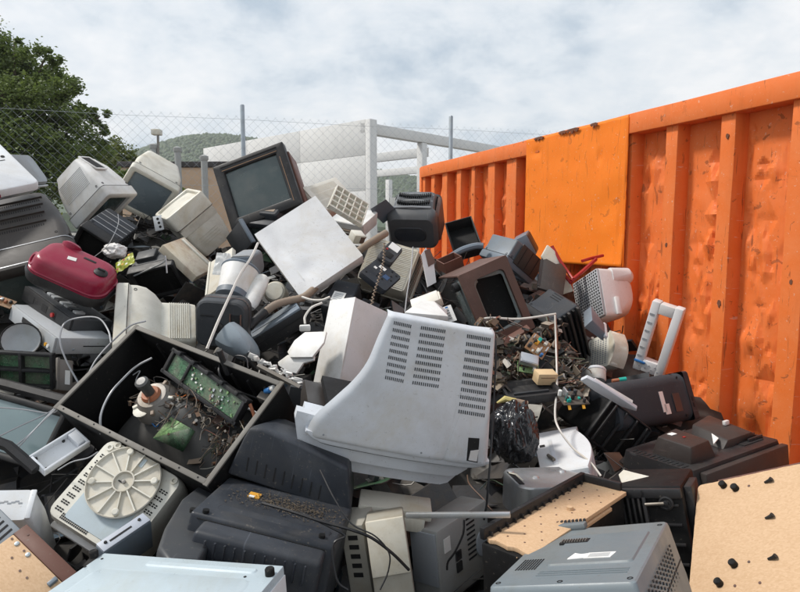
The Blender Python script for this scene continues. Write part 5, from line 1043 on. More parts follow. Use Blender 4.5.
def arc(u, y0, z0, z1, k=0):   # bowed front mouldings
    a, b = Vector((*LO[0], 0)), Vector((*RO[0], 0)); p = a.lerp(b, u); dr = (b-a).normalized(); n_ = Vector((dr.y, -dr.x, 0))
    o = p+n_*(y0+.012*(1-(2*u-1)**2)); return o
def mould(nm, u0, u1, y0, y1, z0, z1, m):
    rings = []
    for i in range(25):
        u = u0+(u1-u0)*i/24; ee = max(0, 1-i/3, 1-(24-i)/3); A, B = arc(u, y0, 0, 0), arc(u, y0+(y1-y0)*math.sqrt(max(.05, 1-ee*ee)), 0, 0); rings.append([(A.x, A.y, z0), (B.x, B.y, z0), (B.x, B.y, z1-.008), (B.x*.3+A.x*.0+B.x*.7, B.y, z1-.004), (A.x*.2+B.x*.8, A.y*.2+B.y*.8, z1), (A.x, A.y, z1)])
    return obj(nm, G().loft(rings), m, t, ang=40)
mould('cover_lip', -.005, 1.0, -.02, .012, h/2-.045, h/2-.004, LGREY)
mould('gap_shade_strip', .01, .955, -.02, .027, h/2-.06, h/2-.030, VOID)  # dark strip painting the shadow line under the cover lip
mould('front_bezel', -.065, .955, -.06, .068, h/2-.075, h/2-.036, LGREY)
mould('gap_shade_strip', .0, .93, -.02, .0800, h/2-.10, h/2-.060, VOID)  # dark strip painting the shadow line between bezel and band
mould('bezel_band', -.02, .935, -.06, .122, h/2-.12, h/2-.068, LGREY)
mould('front_frame', .0, .945, -.06, .150, -h/2, h/2-.125, BRTV)
obj('front_bulkhead', G().box((0, -d*.22, -.05), (w*.8, .02, h*.7)), SOOT, t)
def vcol(q, nx, ny):
    A, B, C_, D_ = (Vector((*p, 0)) for p in q); g = G()
    for j in range(ny):
        for i in range(nx):
            u, v = (i+.5)/nx, (j+.5)/ny
            p = A.lerp(B, u).lerp(D_.lerp(C_, u), v); ex = (B-A).normalized(); eyv = ((D_-A)/ny*.52); ey = eyv.normalized()
            M0 = Matrix(((ex.x, ey.x, 0, p.x), (ex.y, ey.y, 0, p.y), (0, 0, 1, 0), (0, 0, 0, 1)))
            # height of the moulded skin under the slot
            best = min(((skin(a/24, b/24)) for a in range(25) for b in range(25)), key=lambda s: (s[0]-p.x)**2+(s[1]-p.y)**2)
            g.box((0, 0, best[2]+.0006), ((B-A).length/nx*.34, eyv.length*.92, .003), M0)
    part_stuff(obj('vent_slots', g, SLOT, t))
vcol([(-0.13, 0.042), (-0.0674, 0.0419), (-0.1009, 0.2379), (-0.1587, 0.237)], 10, 9)
vcol([(-0.0413, 0.0441), (0.0486, 0.0494), (0.0083, 0.2477), (-0.0727, 0.2415)], 13, 9)
vcol([(0.1391, -0.0203), (0.2375, -0.0187), (0.1599, 0.2568), (0.0785, 0.251)], 13, 11)
hz_ = h/2+.002
obj('socket_recess', G().plate([(0.2252, -0.1729), (0.2658, -0.1731), (0.2424, -0.0876), (0.2036, -0.0913)], hz_-.012, hz_+.003), VOID, t)
obj('socket_tab', G().plate([(0.2308, -0.1681), (0.2604, -0.1684), (0.2528, -0.1266), (0.2265, -0.1352)], hz_, hz_+.006), PGREY, t)
for u_, v_ in ((.08, .07), (.60, .06)):
    p_ = skin(u_, v_); obj('screw_well', G().lathe([(.0035, -.003), (.0035, .0010)], 10, Matrix.Translation(p_)), MGREY, t)
cable('black_lead', 'thin black lead hanging down the right edge of the big grey television', [(0.2972, 2.0246, 1.407), (0.3165, 1.9932, 1.3953), (0.32, 1.9676, 1.3458), (0.3086, 1.9209, 1.1952), (0.2927, 1.8643, 1.0466), (0.2755, 1.818, 0.9001), (0.266, 1.811, 0.8372)], .0035, CORDB)

t = thing('tall_white_box', 'tall smooth white box standing behind the big grey television', 'computer case', pose('tall_white')); w, d, h = dims('tall_white')
obj('case', G().box((0, 0, 0), (w, d, h)), PGREY, t, bevel=.003)  # greyer than the front face: shade of the sides put into the colour
obj('front_face', G().box((0, -d/2-.004, .008), (w*.995, .010, h*.97)), WHITE, t, bevel=.003)
obj('foot_strip', G().box((0, -d/2+.02, -h/2-.008), (w*1.0, .06, .016)), WHITE, t, bevel=.003)
t = thing('broken_white_plastic', 'broken white plastic shroud with jagged edge left of the tall white box', 'plastic piece', Matrix.Translation((-0.4192, 2.5795, 1.2378)) @ Matrix.Rotation(R_(-28), 4, 'Z') @ Matrix.Rotation(R_(44), 4, 'X') @ Matrix.Rotation(R_(10), 4, 'Z'))
obj('sheet', G().plate([(-.075, -.02), (-.05, -.05), (.06, -.055), (.095, .02), (.09, .08), (-.02, .085), (-.06, .04)], -.006, .006), WHITE, t, bevel=.002)
obj('sheet', G().plate([(-.07, -.10), (-.02, -.115), (.01, -.07), (.06, -.06), (.06, -.04), (-.05, -.03), (-.075, -.03), (-.12, -.06), (-.115, -.075)], -.004, .008, Matrix.Rotation(.35, 4, 'X')), WHITE, t, bevel=.002)
t = thing('jagged_white_strip', 'jagged broken white strip with metal bits along the open cabinet corner', 'plastic piece', None)
rn = random.Random(5); base_ = [Vector(p) for p in ((-0.5929, 2.3781, 1.2368), (-0.528, 2.355, 1.2093), (-0.4601, 2.3319, 1.1822), (-0.3933, 2.308, 1.1479))]; g = G()
for i in range(24):
    q = i/23*2.999; k = int(q); p = base_[k].lerp(base_[k+1], q-k)+Vector((0, 0, rn.uniform(-.01, .016)))
    g.box((0, 0, 0), (rn.uniform(.012, .045), rn.uniform(.004, .014), rn.uniform(.004, .020)), Matrix.Translation(p) @ Matrix.Rotation(rn.uniform(-.9, .3), 4, 'Z') @ Matrix.Rotation(rn.gauss(.3, .5), 4, 'Y') @ Matrix.Rotation(rn.gauss(0, .6), 4, 'X'))
part_stuff(obj('strip', g, WHITE, t, bevel=.001))
obj('metal_rail', G().tube([(-0.5633, 2.3354, 1.2138), (-0.3883, 2.277, 1.1401)], .012, 6), DSTEEL, t)
t = thing('black_slab', 'upright dull black slab between the open cabinet and the big grey television', 'appliance part', pose('black_slab')); w, d, h = dims('black_slab')
obj('case', G().box((0, 0, 0), (w, d, h)), DGREY, t, bevel=.004); obj('edge_strip', G().box((w/2+.004, -.01, 0), (.010, d*.7, h*.98)), BROWN, t, bevel=.002)

# dark blue black television
t = thing('dark_blue_television', 'large blue black television back with a yellow sticker and plant litter in the foreground', 'television', pose('dark_blue_tv')); w, d, h = dims('dark_blue_tv')
obj('deck', G().hexa([(-w/2, -d/2, -h/2-.10), (w/2, -d/2, -h/2-.10), (w/2, d/2+.02, -h/2-.10), (-w/2, d/2+.02, -h/2-.10)], [(-w/2+.006, -d/2+.02, h/2), (w/2-.006, -d/2+.02, h/2), (w/2-.004, d/2+.02, h/2), (-w/2+.01, d/2+.02, h/2)]), NAVY, t, bevel=.010, seg=3)
obj('housing', G().hexa([(-w*.44, -d/2-.045, -h/2-.06), (w*.44, -d/2-.045, -h/2-.06), (w*.44, -d*.2, -h/2-.06), (-w*.44, -d*.2, -h/2-.06)], [(-w*.40, -d/2-.030, h*.30), (w*.44, -d/2-.030, h*.30), (w*.44, -d*.14, h*.56), (-w*.36, -d*.14, h*.56)]), NAVY, t, bevel=.012, seg=3)
hp = [(-0.2049, 0.0766), (0.2098, 0.0421), (0.1717, 0.1846), (0.0044, 0.2247), (-0.1187, 0.2439), (-0.1598, 0.2375), (-0.1726, 0.202)]
obj('tube_housing', G().loft([[(x, d/2-.002, z-.0) for x, z in hp], [(x*.97, d/2+.02, z+.004) for x, z in hp], [(x*.85, d/2+.22, z*.9) for x, z in hp]]), NAVY, t, bevel=.010, seg=3, ang=40)
fl = [(-0.2512, 0.2949), (-0.2897, 0.1956), (-0.2951, 0.0442), (-0.2602, -0.1273), (-0.2282, -0.2253), (-0.1772, -0.2719), (-0.1091, -0.2385), (-0.1545, 0.1125)]
obj('bezel_flank', G().plate(fl[::-1] if False else fl, -h/2-.02, h*.1), DGREY, t, bevel=.012, seg=3)
for p in ((-0.1647, -0.1008, 0.068), (0.1598, -0.0793, 0.068), (-0.2059, -0.0881, 0.055)): obj('screw_well', G().lathe([(.009, -.006), (.009, .004)], 14, Matrix.Translation(p)), SOOT, t)
st = (-0.083, 0.0635, 0.07)
for k in range(9): obj('vent_slot', G().box((-w*.34+k*.030, d/2-.0015, h*.62+.045-.004*k), (.004, .004, .045)), VOID, t)
obj('seam', G().box((0, -d/2+.018, h*.40), (w*.86, .003, .003)), VOID, t)
for k in range(11): obj('housing_rib', G().box((-w*.30+k*w*.065, -d/2-.0425, h*.02), (.005, .008, h*.42)), NAVY, t, bevel=.001)
obj('yellow_sticker', G().box((0, 0, .0), (.036, .034, .003), Matrix.Translation((st[0], st[1], h/2+.0015))), YEL, t)
obj('white_tag', G().box((-.004, -.016, .003), (.016, .010, .003), Matrix.Translation((st[0], st[1], h/2+.0015))), PAPER, t)
g = G(); rn = random.Random(31); a0 = Vector((*(0.0335, 0.0434), h/2)); 
for i in range(900):
    p = a0+Vector((rn.gauss(0, .075), rn.gauss(0, .028), .002+rn.uniform(0, .004))); 
    if not (-w/2+.01 < p.x < w/2-.01 and -d/2+.03 < p.y < d/2): continue
    s = rn.uniform(.0008, .0026); M0 = Matrix.Translation(p) @ Matrix.Rotation(rn.uniform(0, 6), 4, 'Z') @ Matrix.Rotation(rn.gauss(0, .5), 4, 'X'); g.box((0, 0, 0), (s*rn.uniform(1, 4), s, s*.5), M0)
o = tag(obj('plant_litter', g, plastic('dry_litter', (.10, .078, .055), .9, .3)), 'dry leaf and dirt crumbs scattered on the blue black television', 'litter'); o['kind'] = 'stuff'; o.matrix_world = pose('dark_blue_tv')
for k, pts in enumerate(([(-0.3726, 1.5492, 1.0173), (-0.2933, 1.5277, 1.0052), (-0.2107, 1.5057, 0.9883), (-0.1256, 1.4936, 0.9697), (-0.0733, 1.4913, 0.9489), (-0.0211, 1.4965, 0.9045), (0.024, 1.5105, 0.8488)],
                         [(-0.2658, 1.5227, 1.0048), (-0.1837, 1.4993, 0.975), (-0.1439, 1.4919, 0.9541), (-0.1716, 1.4804, 0.9411), (-0.1731, 1.4661, 0.9026), (-0.1591, 1.4505, 0.852), (-0.1335, 1.4483, 0.8315)],
                         [(-0.2213, 1.5974, 1.09), (-0.1733, 1.5309, 1.0343), (-0.1252, 1.4906, 0.9877), (-0.065, 1.4824, 0.9592), (-0.0286, 1.4776, 0.9152), (-0.0312, 1.4722, 0.8661), (-0.0517, 1.4577, 0.8256)])):
    cable('black_cable', ('thick black mains lead draped across the blue black television', 'black cable looping down in front of the blue black television', 'thin black cable hanging over the beige boxes')[k], pts, (.0042, .0032, .0022)[k], CORDB)

# white monitor underside with swivel disc
t = thing('swivel_monitor', 'upturned white monitor with a round ribbed swivel plate on its underside', 'monitor', pose('swivel_base')); w, d, h = dims('swivel_base')
obj('underside', G().loft([rz(-h/2-.05, w*.95, d*.95, .03), rz(-h*.2, w*1.02, d*1.02, .03), rz(h*.30, w*1.03, d*1.03, .03), rz(h/2-.006, w, d, .03), rz(h/2, w*.985, d*.985, .03)]), CREAM, t)
obj('front_trim', G().box((0, -d/2-.012, -h*.05), (w*.9, .02, h*.5)), WHITE, t, bevel=.006)
obj('plain_panel', G().loft([rz(h/2-.001, w*.62, d*.74, .01, .0, -.02), rz(h/2+.002, w*.61, d*.73, .01, .0, -.02)]), PALEB, t)
for sx_ in (-1, 1):
    for j in range(9):
        part_stuff(obj('vent_slots', slots(Matrix.Translation((sx_*w*.40, -d*.40+j*d*.085, h/2+.0005)), w*.10, d*.05, 3, 2, .0065, .004), VOID, t))
part_stuff(obj('vent_slots', slots(Matrix.Translation((-w*.16, -d*.44, h/2+.0005)), w*.36, d*.07, 16, 3, .0035, .005), VOID, t)); part_stuff(obj('vent_slots', slots(Matrix.Translation((w*.26, -d*.44, h/2+.0005)), w*.16, d*.07, 8, 3, .0035, .005), VOID, t))
for x, y in ((-.42, .40), (.42, .44), (-.36, .46)):
    obj('corner_boss', G().lathe([(.012, 0), (.012, .006), (.006, .006), (.006, .001)], 14, Matrix.Translation((w*x, d*y, h/2))), CREAM, t)
sw = obj('swivel_plate', G().lathe([(.10, 0), (.112, .004), (.115, .020), (.112, .022), (.108, .012), (.036, .012), (.034, .022), (.030, .022), (.028, .010), (.004, .010)], 48, Matrix.Translation((*(-0.0014, 0.0432), h/2+.002))), BEIGE, t)
cxy = (-0.0014, 0.0432)
for k in range(12): a = 2*pi*k/12; obj('spoke', G().box((.072, 0, .016), (.075, .004, .010), Matrix.Translation((*cxy, h/2+.002)) @ Matrix.Rotation(a, 4, 'Z')), CREAM, sw)
for k in range(4): a = 2*pi*k/4+.5; obj('pad', G().lathe([(.011, .012), (.011, .024), (.008, .026)], 14, Matrix.Translation((cxy[0]+.096*cos(a), cxy[1]+.096*sin(a), h/2+.002))), CREAM, sw)
obj('hub_screw', G().lathe([(.006, .010), (.006, .018), (.003, .019)], 10, Matrix.Translation((*cxy, h/2+.002))), DSTEEL, sw)
obj('hub_slot', G().box((-.012, -.004, .011), (.014, .004, .003), Matrix.Translation((*cxy, h/2+.002))), VOID, sw)
obj('hub_label', G().box((.01, .075, .013), (.012, .028, .002), Matrix.Translation((*cxy, h/2+.002))), PALEB, sw)
t = thing('drive_bracket', 'long blue grey drive bracket lying along the edge of the swivel monitor', 'bracket', pose('swivel_bracket')); w, d, h = dims('swivel_bracket')
obj('rail', G().box((0, 0, 0), (w*1.1, d*1.2, h)), BGREY, t, bevel=.003); obj('top_face', G().box((0, 0, h/2+.003), (w*1.08, d*1.1, .006)), plastic('bright_blue_grey', (.42, .46, .54), .4, .2), t, bevel=.001)
obj('slot', G().box((-.01, 0, h/2+.006), (w*.5, .006, .002)), VOID, t)
for x in (-.4, .38): obj('screw', G().lathe([(.005, 0), (.004, .004)], 8, Matrix.Translation((w*x, .004, h/2+.006))), VOID, t)
t = thing('drive_tray', 'small silver drive tray lying against the open cabinet', 'drive tray', pose('small_bracket')); w, d, h = dims('small_bracket')
obj('floor', G().box((0, 0, -h/2+.004), (w, d, .006)), COOLW, t)
for s in (-1, 1): obj('wall', G().box((0, s*(d/2-.004), 0), (w, .008, h)), LGREY, t, bevel=.002); obj('wall', G().box((s*(w/2-.004), 0, 0), (.008, d-.016, h)), LGREY, t, bevel=.002)
obj('clip', G().box((w*.38, d*.05, .002), (.03, d*.7, h*.8)), LGREY, t, bevel=.003)
for x, y in ((-.40, -.3), (.2, .36), (.44, .1), (-.4, .34)): obj('screw', G().lathe([(.005, 0), (.005, .006), (.003, .007)], 10, Matrix.Translation((w*x, d*y, -h/2+.006))), BLACK, t)

# open black cabinet with the picture tube inside
t = thing('open_black_cabinet', 'open black television cabinet with picture tube and green circuit board inside', 'television', pose('open_cabinet')); w, d, h = dims('open_cabinet')
th = .012
for nm, c_, s_ in (('side_wall', (-w/2+th/2, 0, 0), (th, d, h)), ('side_wall', (w/2-th/2, 0, 0), (th, d, h)), ('side_wall', (0, d/2-th/2, -.001), (w-2*th, th, h-.002)), ('side_wall', (0, -d/2+th/2, -.001), (w-2*th, th, h-.002))): obj(nm, G().box(c_, s_), SOOT, t, bevel=.002)
RIM = plastic('worn_grey_rim', (.15, .14, .125), .6, .3)
for c_, s_ in (((-w/2+.007, 0, h/2+.003), (.018, d+.008, .008)), ((w/2-.007, 0, h/2+.003), (.018, d+.008, .008)), ((0, d/2-.007, h/2+.003), (w-.02, .018, .008)), ((0, -d/2+.007, h/2+.003), (w-.02, .018, .008))): obj('rim', G().box(c_, s_), RIM, t, bevel=.002)
obj('floor', G().box((0, 0, -h/2+.006), (w-.03, d-.03, .010)), SOOT, t)
for i in range(8): obj('wall_rib', G().box((-w*.36+i*w*.105, d/2-th-.004, -.01), (.006, .010, h*.8)), BLACK, t)
for i in range(9): obj('rim_hole', G().lathe([(.003, 0), (.003, .001)], 8, Matrix.Translation((-w*.44+i*w*.11, -d/2+.008, h/2+.0075))), VOID, t)
# picture tube, neck upwards
def bell(k, z, r): return [(x, y, z) for x, y in rrect(w*.90*k+.0, d*.90*k, r)]
TUBE = plastic('graphite_coated_tube', (.085, .083, .080), .42, .3)
tb = obj('picture_tube', G().loft([[(x, y, z) for x, y in rrect(a, b, r, -.03, 0, 8)] for z, a, b, r in ((-h/2+.02, w*.88, d*.92, .04), (-h*.34, w*.88, d*.92, .05), (-h*.24, w*.82, d*.86, .09), (-h*.10, w*.66, d*.74, .12), (h*.04, w*.46, d*.56, .11), (h*.14, w*.30, d*.38, .08), (h*.20, w*.21, d*.27, .06), (h*.25, .10, .10, .05))]), TUBE, t, ang=60)
n0 = Vector((-0.1147, 0.0003, 0.115))
obj('deflection_yoke', G().lathe([(.085, -.05), (.078, -.02), (.060, .0), (.052, .012), (.034, .014)], 26, Matrix.Translation(n0)), DSTEEL, tb)
obj('neck', G().lathe([(.019, 0), (.019, .075), (.024, .078), (.024, .095), (.016, .10)], 18, Matrix.Translation(n0)), plastic('tube_neck_glass', (.07, .07, .068), .35, .3), tb)
obj('neck_coil', G().lathe([(.030, .008), (.036, .016), (.030, .028)], 18, Matrix.Translation(n0)), COPPER, tb)
obj('magnet_ring', G().lathe([(.030, -.004), (.032, .004), (.022, .006)], 14, Matrix.Translation(Vector((-0.122, -0.0554, 0.105)))), CREAM, tb)
for k in range(5): a = 2*pi*k/5+.4; obj('yoke_clip', G().box((.066, 0, -.006), (.022, .012, .014), Matrix.Translation(n0) @ Matrix.Rotation(a, 4, 'Z')), (CREAM, HOSE, COPPER, CREAM, HOSE)[k], tb, bevel=.002)
obj('tube_label', G().box((0, 0, .0), (.05, .028, .002), Matrix.Translation((0.1255, -0.1048, 0)) @ Matrix.Rotation(.5, 4, 'Z') @ Matrix.Rotation(-.3, 4, 'X')), HOSE, tb)
# framed main board leaning inside
q = [Vector((-0.1638, 0.1084, 0.13)), Vector((0.2184, 0.0443, 0.11)), Vector((0.2658, 0.1016, 0.15)), Vector((-0.1052, 0.1693, 0.17))]
ex = (q[1]-q[0]).normalized(); ey = (q[3]-q[0]); bd = ey.length; bw = (q[1]-q[0]).length; ctr = (q[0]+q[1]+q[2]+q[3])/4
BM_ = frame_of(ctr, ex, ey)
br = obj('main_board', G().box((0, 0, 0), (bw*.94, bd*.8, .003), BM_), PCBG, t)
for s in (-1, 1): obj('board_rail', G().box((0, s*bd*.46, -.006), (bw*1.06, .014, .034), BM_), BLACK, br, bevel=.002); obj('board_rail', G().box((s*bw*.50, 0, -.006), (.014, bd, .034), BM_), BLACK, br, bevel=.002)
obj('board_rail', G().box((-bw*.24, 0, .002), (.010, bd*.9, .018), BM_), BLACK, br, bevel=.002)
rn = random.Random(8)
for i in range(46):
    s = rn.uniform(.003, .008); x_, y_ = rn.uniform(-.2, .46)*bw, rn.uniform(-.36, .36)*bd
    obj('solder_component', G().box((x_, y_, .003+s*.25), (s, s*rn.uniform(.5, 1.5), s*.6), BM_), rn.choice((PCBL, PCBL, SILVER, HOSE, BLACK, PAPER)), br)
for i in range(5): obj('board_clip', G().box((-bw*.4+i*bw*.2, bd*.52, .006), (.014, .014, .03), BM_), BLACK, br, bevel=.001)
# torn pale board
p = [(-0.0016, -0.0329, 0.1), (-0.0195, -0.1187, 0.08), (0.112, -0.0457, 0.12), (0.1062, -0.1111, 0.06), (0.1003, -0.0355, 0.07)]
tb2 = obj('folded_board', G().add([p[0], p[1], p[2]], [(0, 1, 2)]), PCBL, t); m_ = tb2.modifiers.new('t', 'SOLIDIFY'); m_.thickness = .003
tb3 = obj('folded_board', G().add([p[1], p[3], p[4], p[2]], [(0, 1, 2, 3)]), PCBG, t); m_ = tb3.modifiers.new('t', 'SOLIDIFY'); m_.thickness = .003
obj('flyback_transformer', G().box((0, 0, 0), (.05, .035, .05), Matrix.Translation((0.1414, 0.0431, 0.03))), BROWN, t, bevel=.005)
obj('coil', G().lathe([(.018, 0), (.024, .006), (.024, .028), (.016, .032)], 16, Matrix.Translation((-0.005, 0.0712, 0.02))), COPPER, t)
for nm, px_, mm in (('blue_capacitor', (0.2858, 0.1746, 0.14), BLUEC), ('blue_capacitor', (0.3127, 0.1751, 0.13), BLUEC), ('white_capacitor', (0.3013, 0.1826, 0.15), PAPER)):
    obj(nm, G().lathe([(.010, 0), (.011, .03), (.008, .034)], 14, Matrix.Translation(px_) @ Matrix.Rotation(.9, 4, 'Y')), mm, t)
obj('terminal_block', G().box((0, 0, 0), (.07, .03, .04), Matrix.Translation((0.2808, 0.1682, 0.09))), DSTEEL, t, bevel=.003)
obj('metal_bar', G().tube([(0.2077, 0.1227, 0.06), (0.3178, 0.1154, 0.06)], .005, 6), SILVER, t)
obj('upright_rod', G().tube([(0.1067, 0.1804, 0.14), (0.0881, 0.2068, 0.24)], .011, 8), BLACK, t)
obj('ribbon_strip', G().tube([(0.2653, 0.1084, 0.14), (0.2923, 0.0859, 0.12), (0.3099, 0.064, 0.1)], .006, 6), COPPER, t)
obj('loose_wire', G().tube(smooth_path([(-0.1558, 0.0108, 0.09), (-0.0917, 0.0499, 0.105), (-0.0391, 0.0496, 0.09), (-0.0105, 0.0599, 0.105)], 5), .0022, 5), ORANGEC, t)
obj('loose_wire', G().tube(smooth_path([(-0.1332, -0.0059, 0.1), (-0.049, 0.0321, 0.115), (-0.0097, 0.0452, 0.1), (0.0095, 0.0655, 0.115)], 5), .0022, 5), HOSE, t)
obj('loose_wire', G().tube(smooth_path([(-0.2901, 0.0538, 0.09), (-0.2622, 0.0735, 0.105), (-0.2605, 0.0408, 0.09), (-0.213, 0.0194, 0.105), (-0.1941, 0.0335, 0.09)], 5), .0022, 5), CORDG, t)
obj('loose_wire', G().tube(smooth_path([(-0.0958, -0.0522, 0.07), (-0.045, -0.0275, 0.085), (-0.0236, 0.0099, 0.07), (-0.0105, 0.0371, 0.085)], 5), .0022, 5), BLUEC, t)
obj('loose_wire', G().tube(smooth_path([(-0.0737, -0.0498, 0.06), (-0.0057, -0.0489, 0.075), (0.0135, -0.004, 0.06), (0.0015, 0.0399, 0.075)], 5), .0022, 5), REDP, t)
obj('loose_wire', G().tube(smooth_path([(-0.1428, -0.0422, 0.06), (-0.0891, -0.0663, 0.075), (-0.0593, -0.075, 0.06), (-0.0472, -0.0575, 0.075)], 5), .0022, 5), BLUEC, t)
obj('loose_wire', G().tube(smooth_path([(-0.0056, 0.0382, 0.04), (0.0662, 0.0216, 0.055), (0.0842, 0.0483, 0.04), (0.1686, 0.0469, 0.055)], 5), .0022, 5), REDP, t)

rn = random.Random(66); g = G()
for (cx_, cy_, cz_, nn, sp_) in ((n0.x, n0.y, n0.z-.03, 46, .055), (w*.32, d*.05, .06, 60, .05), (w*.36, -d*.12, .03, 40, .05), (w*.10, d*.10, .09, 40, .06)):
    for i in range(nn):
        s = rn.uniform(.006, .022); M0 = Matrix.Translation((cx_+rn.gauss(0, sp_), cy_+rn.gauss(0, sp_*.7), cz_+rn.gauss(0, .02))) @ Matrix.Rotation(rn.uniform(0, 6), 4, 'Z') @ Matrix.Rotation(rn.uniform(-1, 1), 4, 'X'); k = rn.random()
        if k < .45: g.box((0, 0, 0), (s, s*.7, s*.6), M0)
        elif k < .65: g.lathe([(s*.35, -s*.5), (s*.35, s*.5)], 8, M0)
        else: g.tube(smooth_path([M0 @ Vector((rn.uniform(-.05, .05), rn.uniform(-.05, .05), rn.uniform(0, .03))) for _ in range(4)], 4), .0016, 4)
cabinet_bits = (g, t)

# ------------------------------------------------------------------ left and bottom foreground
t = thing('computer_case', 'pale blue white sheet metal computer case with rubber feet in the lower left foreground', 'computer case', pose('pc_case')); w, d, h = dims('pc_case')
obj('case', G().box((0, 0, 0), (w, d, h)), PALEB, t, bevel=.004)
obj('embossed_panel', G().loft([rz(h/2-.001, w*.84, d*.62, .03, .0, -.02), rz(h/2+.004, w*.80, d*.57, .03, .0, -.02)]), PALEB, t)
obj('embossed_panel', G().loft([rz(h/2-.001, w*.60, .024, .012, w*.10, d*.36), rz(h/2+.003, w*.58, .014, .007, w*.10, d*.36)]), PALEB, t)
for p in ((-0.2609, 0.1001), (0.2364, 0.0793)): obj('rubber_foot', G().lathe([(.011, 0), (.011, .014), (.009, .017), (.004, .016)], 16, Matrix.Translation((*p, h/2))), SOOT, t)
for p in ((-0.2458, 0.0536), (-0.2314, 0.0938), (-0.1205, 0.0511), (0.0775, 0.0459), (0.1369, 0.0329), (0.1819, 0.0638)): obj('rivet_hole', G().lathe([(.0035, 0), (.0035, .001)], 10, Matrix.Translation((*p, h/2))), VOID, t)
obj('end_plate', G().box((w/2+.002, 0, -.01), (.004, d*.96, h*.94)), COOLW, t, bevel=.001)
t = thing('chipboard_cabinet', 'chipboard cabinet with a dark brown veneer strip in the bottom left corner', 'cabinet', pose('chipboard_left')); w, d, h = dims('chipboard_left')
obj('board', G().box((0, -d*.12, 0), (w, d*.76, h)), CHIP, t, bevel=.003); obj('veneer_strip', G().box((0, d*.38, .001), (w*1.01, d*.235, h)), WOODB, t, bevel=.003)
for p in ((-0.0743, 0.0315), (-0.0257, 0.0312)): obj('screw', G().lathe([(.0065, 0), (.006, .003), (.002, .004)], 12, Matrix.Translation((*p, h/2))), STEEL, t)
for p in ((-0.0968, 0.0316), (-0.0432, 0.0313), (-0.0484, 0.0026), (0.028, -0.0046), (-0.0017, -0.0047), (-0.0765, 0.0627)): obj('screw_hole', G().lathe([(.003, 0), (.003, .001)], 8, Matrix.Translation((*p, h/2+.0012))), BROWN, t)
obj('plug', G().box((0, 0, .006), (.012, .024, .012), Matrix.Translation((*(0.0881, 0.0261), h/2))), BGREY, t, bevel=.002)
t = thing('white_appliance', 'white enamel appliance with a rounded corner at the left edge above the chipboard cabinet', 'appliance', pose('white_appliance')); w, d, h = dims('white_appliance')
obj('body', G().loft([rz(-h/2, w*1.05, d*1.1, .02), rz(h*.2, w*1.05, d*1.08, .02), rz(h*.34, w*1.02, d*1.02, .02), rz(h*.46, w*.99, d*.99, .02), rz(h/2, w*.95, d*.93, .02)]), COOLW, t)
obj('raised_edge', G().box((w*.46, 0, h/2+.003), (.016, d*.9, .008)), COOLW, t, bevel=.003)
for i in range(7): obj('smudge', G().box((w*(.10+.04*i), d*(.05+.03*(i % 3)), h/2+.0006), (.010, .004, .001)), MGREY, t)
t = thing('vented_grille', 'dark vented plastic grille beside the chipboard cabinet', 'appliance part', Matrix.Translation((-1.0956, 1.5777, 0.9112)) @ Matrix.Rotation(R_(40), 4, 'X') @ Matrix.Rotation(R_(-35), 4, 'Z'))
obj('plate', G().box((0, 0, 0), (.16, .07, .02)), BGREY, t, bevel=.003)
for i in range(6): obj('slot', G().box((-.05+.02*i, 0, .0105), (.006, .045, .002)), VOID, t)
c = crt('glass_tv', 'pale_screen_television', 'black framed television with a pale greenish glass face at the left edge', BLACK, BLACK, 'television', M=pose('glass_tv') @ Matrix.Rotation(pi/2, 4, 'X').inverted(), dm=(dims('glass_tv')[0]*1.25, dims('glass_tv')[2], dims('glass_tv')[1]*1.15), bz=.2, rear=(.7, .7, 0), glass=PALEGLASS, inset=.022, r=.01)
tag(obj('black_rail', G().tube([(-1.7013, 2.2731, 1.1965), (-1.482, 2.2289, 1.1608), (-1.2469, 2.1837, 1.1154)], .022, 6), BLACK), 'long black plastic rail running to the corner of the open cabinet', 'rail')
tag(obj('black_rail', G().tube([(-1.419, 1.9191, 1.0874), (-1.2871, 1.9043, 1.0451), (-1.183, 1.8765, 0.9747)], .018, 6), BLACK), 'curved black plastic edge rail below the pale glass screen', 'rail')
c = crt('dark_neck_tv', 'dark_blue_monitor', 'dark blue monitor back with a raised block in front of the large black television', NAVY, NAVY, bz=.2, rear=(.9, .9, 0), r=.02, rr=.03)
obj('raised_block', G().loft([rz(c.h*.44, c.w*.56, c.d*.62, .02, c.w*.18, c.d*.05), rz(c.h*.62, c.w*.52, c.d*.56, .02, c.w*.18, c.d*.05), rz(c.h*.66, c.w*.46, c.d*.5, .02, c.w*.18, c.d*.05)]), NAVY, c.t)
obj('vent_label', G().box((c.w*.20, 0, c.h*.66+.001), (c.w*.26, c.d*.2, .003)), HOSE, c.t)
t = thing('dark_square_panel', 'square charcoal panel leaning below the dark blue monitor', 'panel', pose('dark_square')); w, d, h = dims('dark_square')
obj('panel', G().box((0, 0, 0), (w, d, h)), DGREY, t, bevel=.003); obj('edge_bar', G().box((w/2+.012, -.004, 0), (.018, .03, h*1.05)), BGREY, t, bevel=.005)
t = thing('rusty_cream_panel', 'cream panel with rust stains below the cream monitor', 'panel', pose('rusty_panel')); w, d, h = dims('rusty_panel')
obj('panel', G().box((0, 0, 0), (w, d, h)), plastic('rust_stained_cream', (.60, .54, .44), .6, .9, (.22, .085, .04)), t, bevel=.006); obj('fold', G().box((w*.3, 0, h/2+.004), (.02, d*.9, .01)), CREAM, t, bevel=.003)
t = thing('cream_flat_panel', 'stained cream flat panel behind the white kettle', 'panel', pose('cream_panel')); w, d, h = dims('cream_panel')
obj('panel', G().box((0, 0, 0), (w, d, h)), BEIGE, t, bevel=.003); obj('edge', G().box((-w/2+.006, 0, h/2+.003), (.012, d*.98, .008)), CREAM, t)
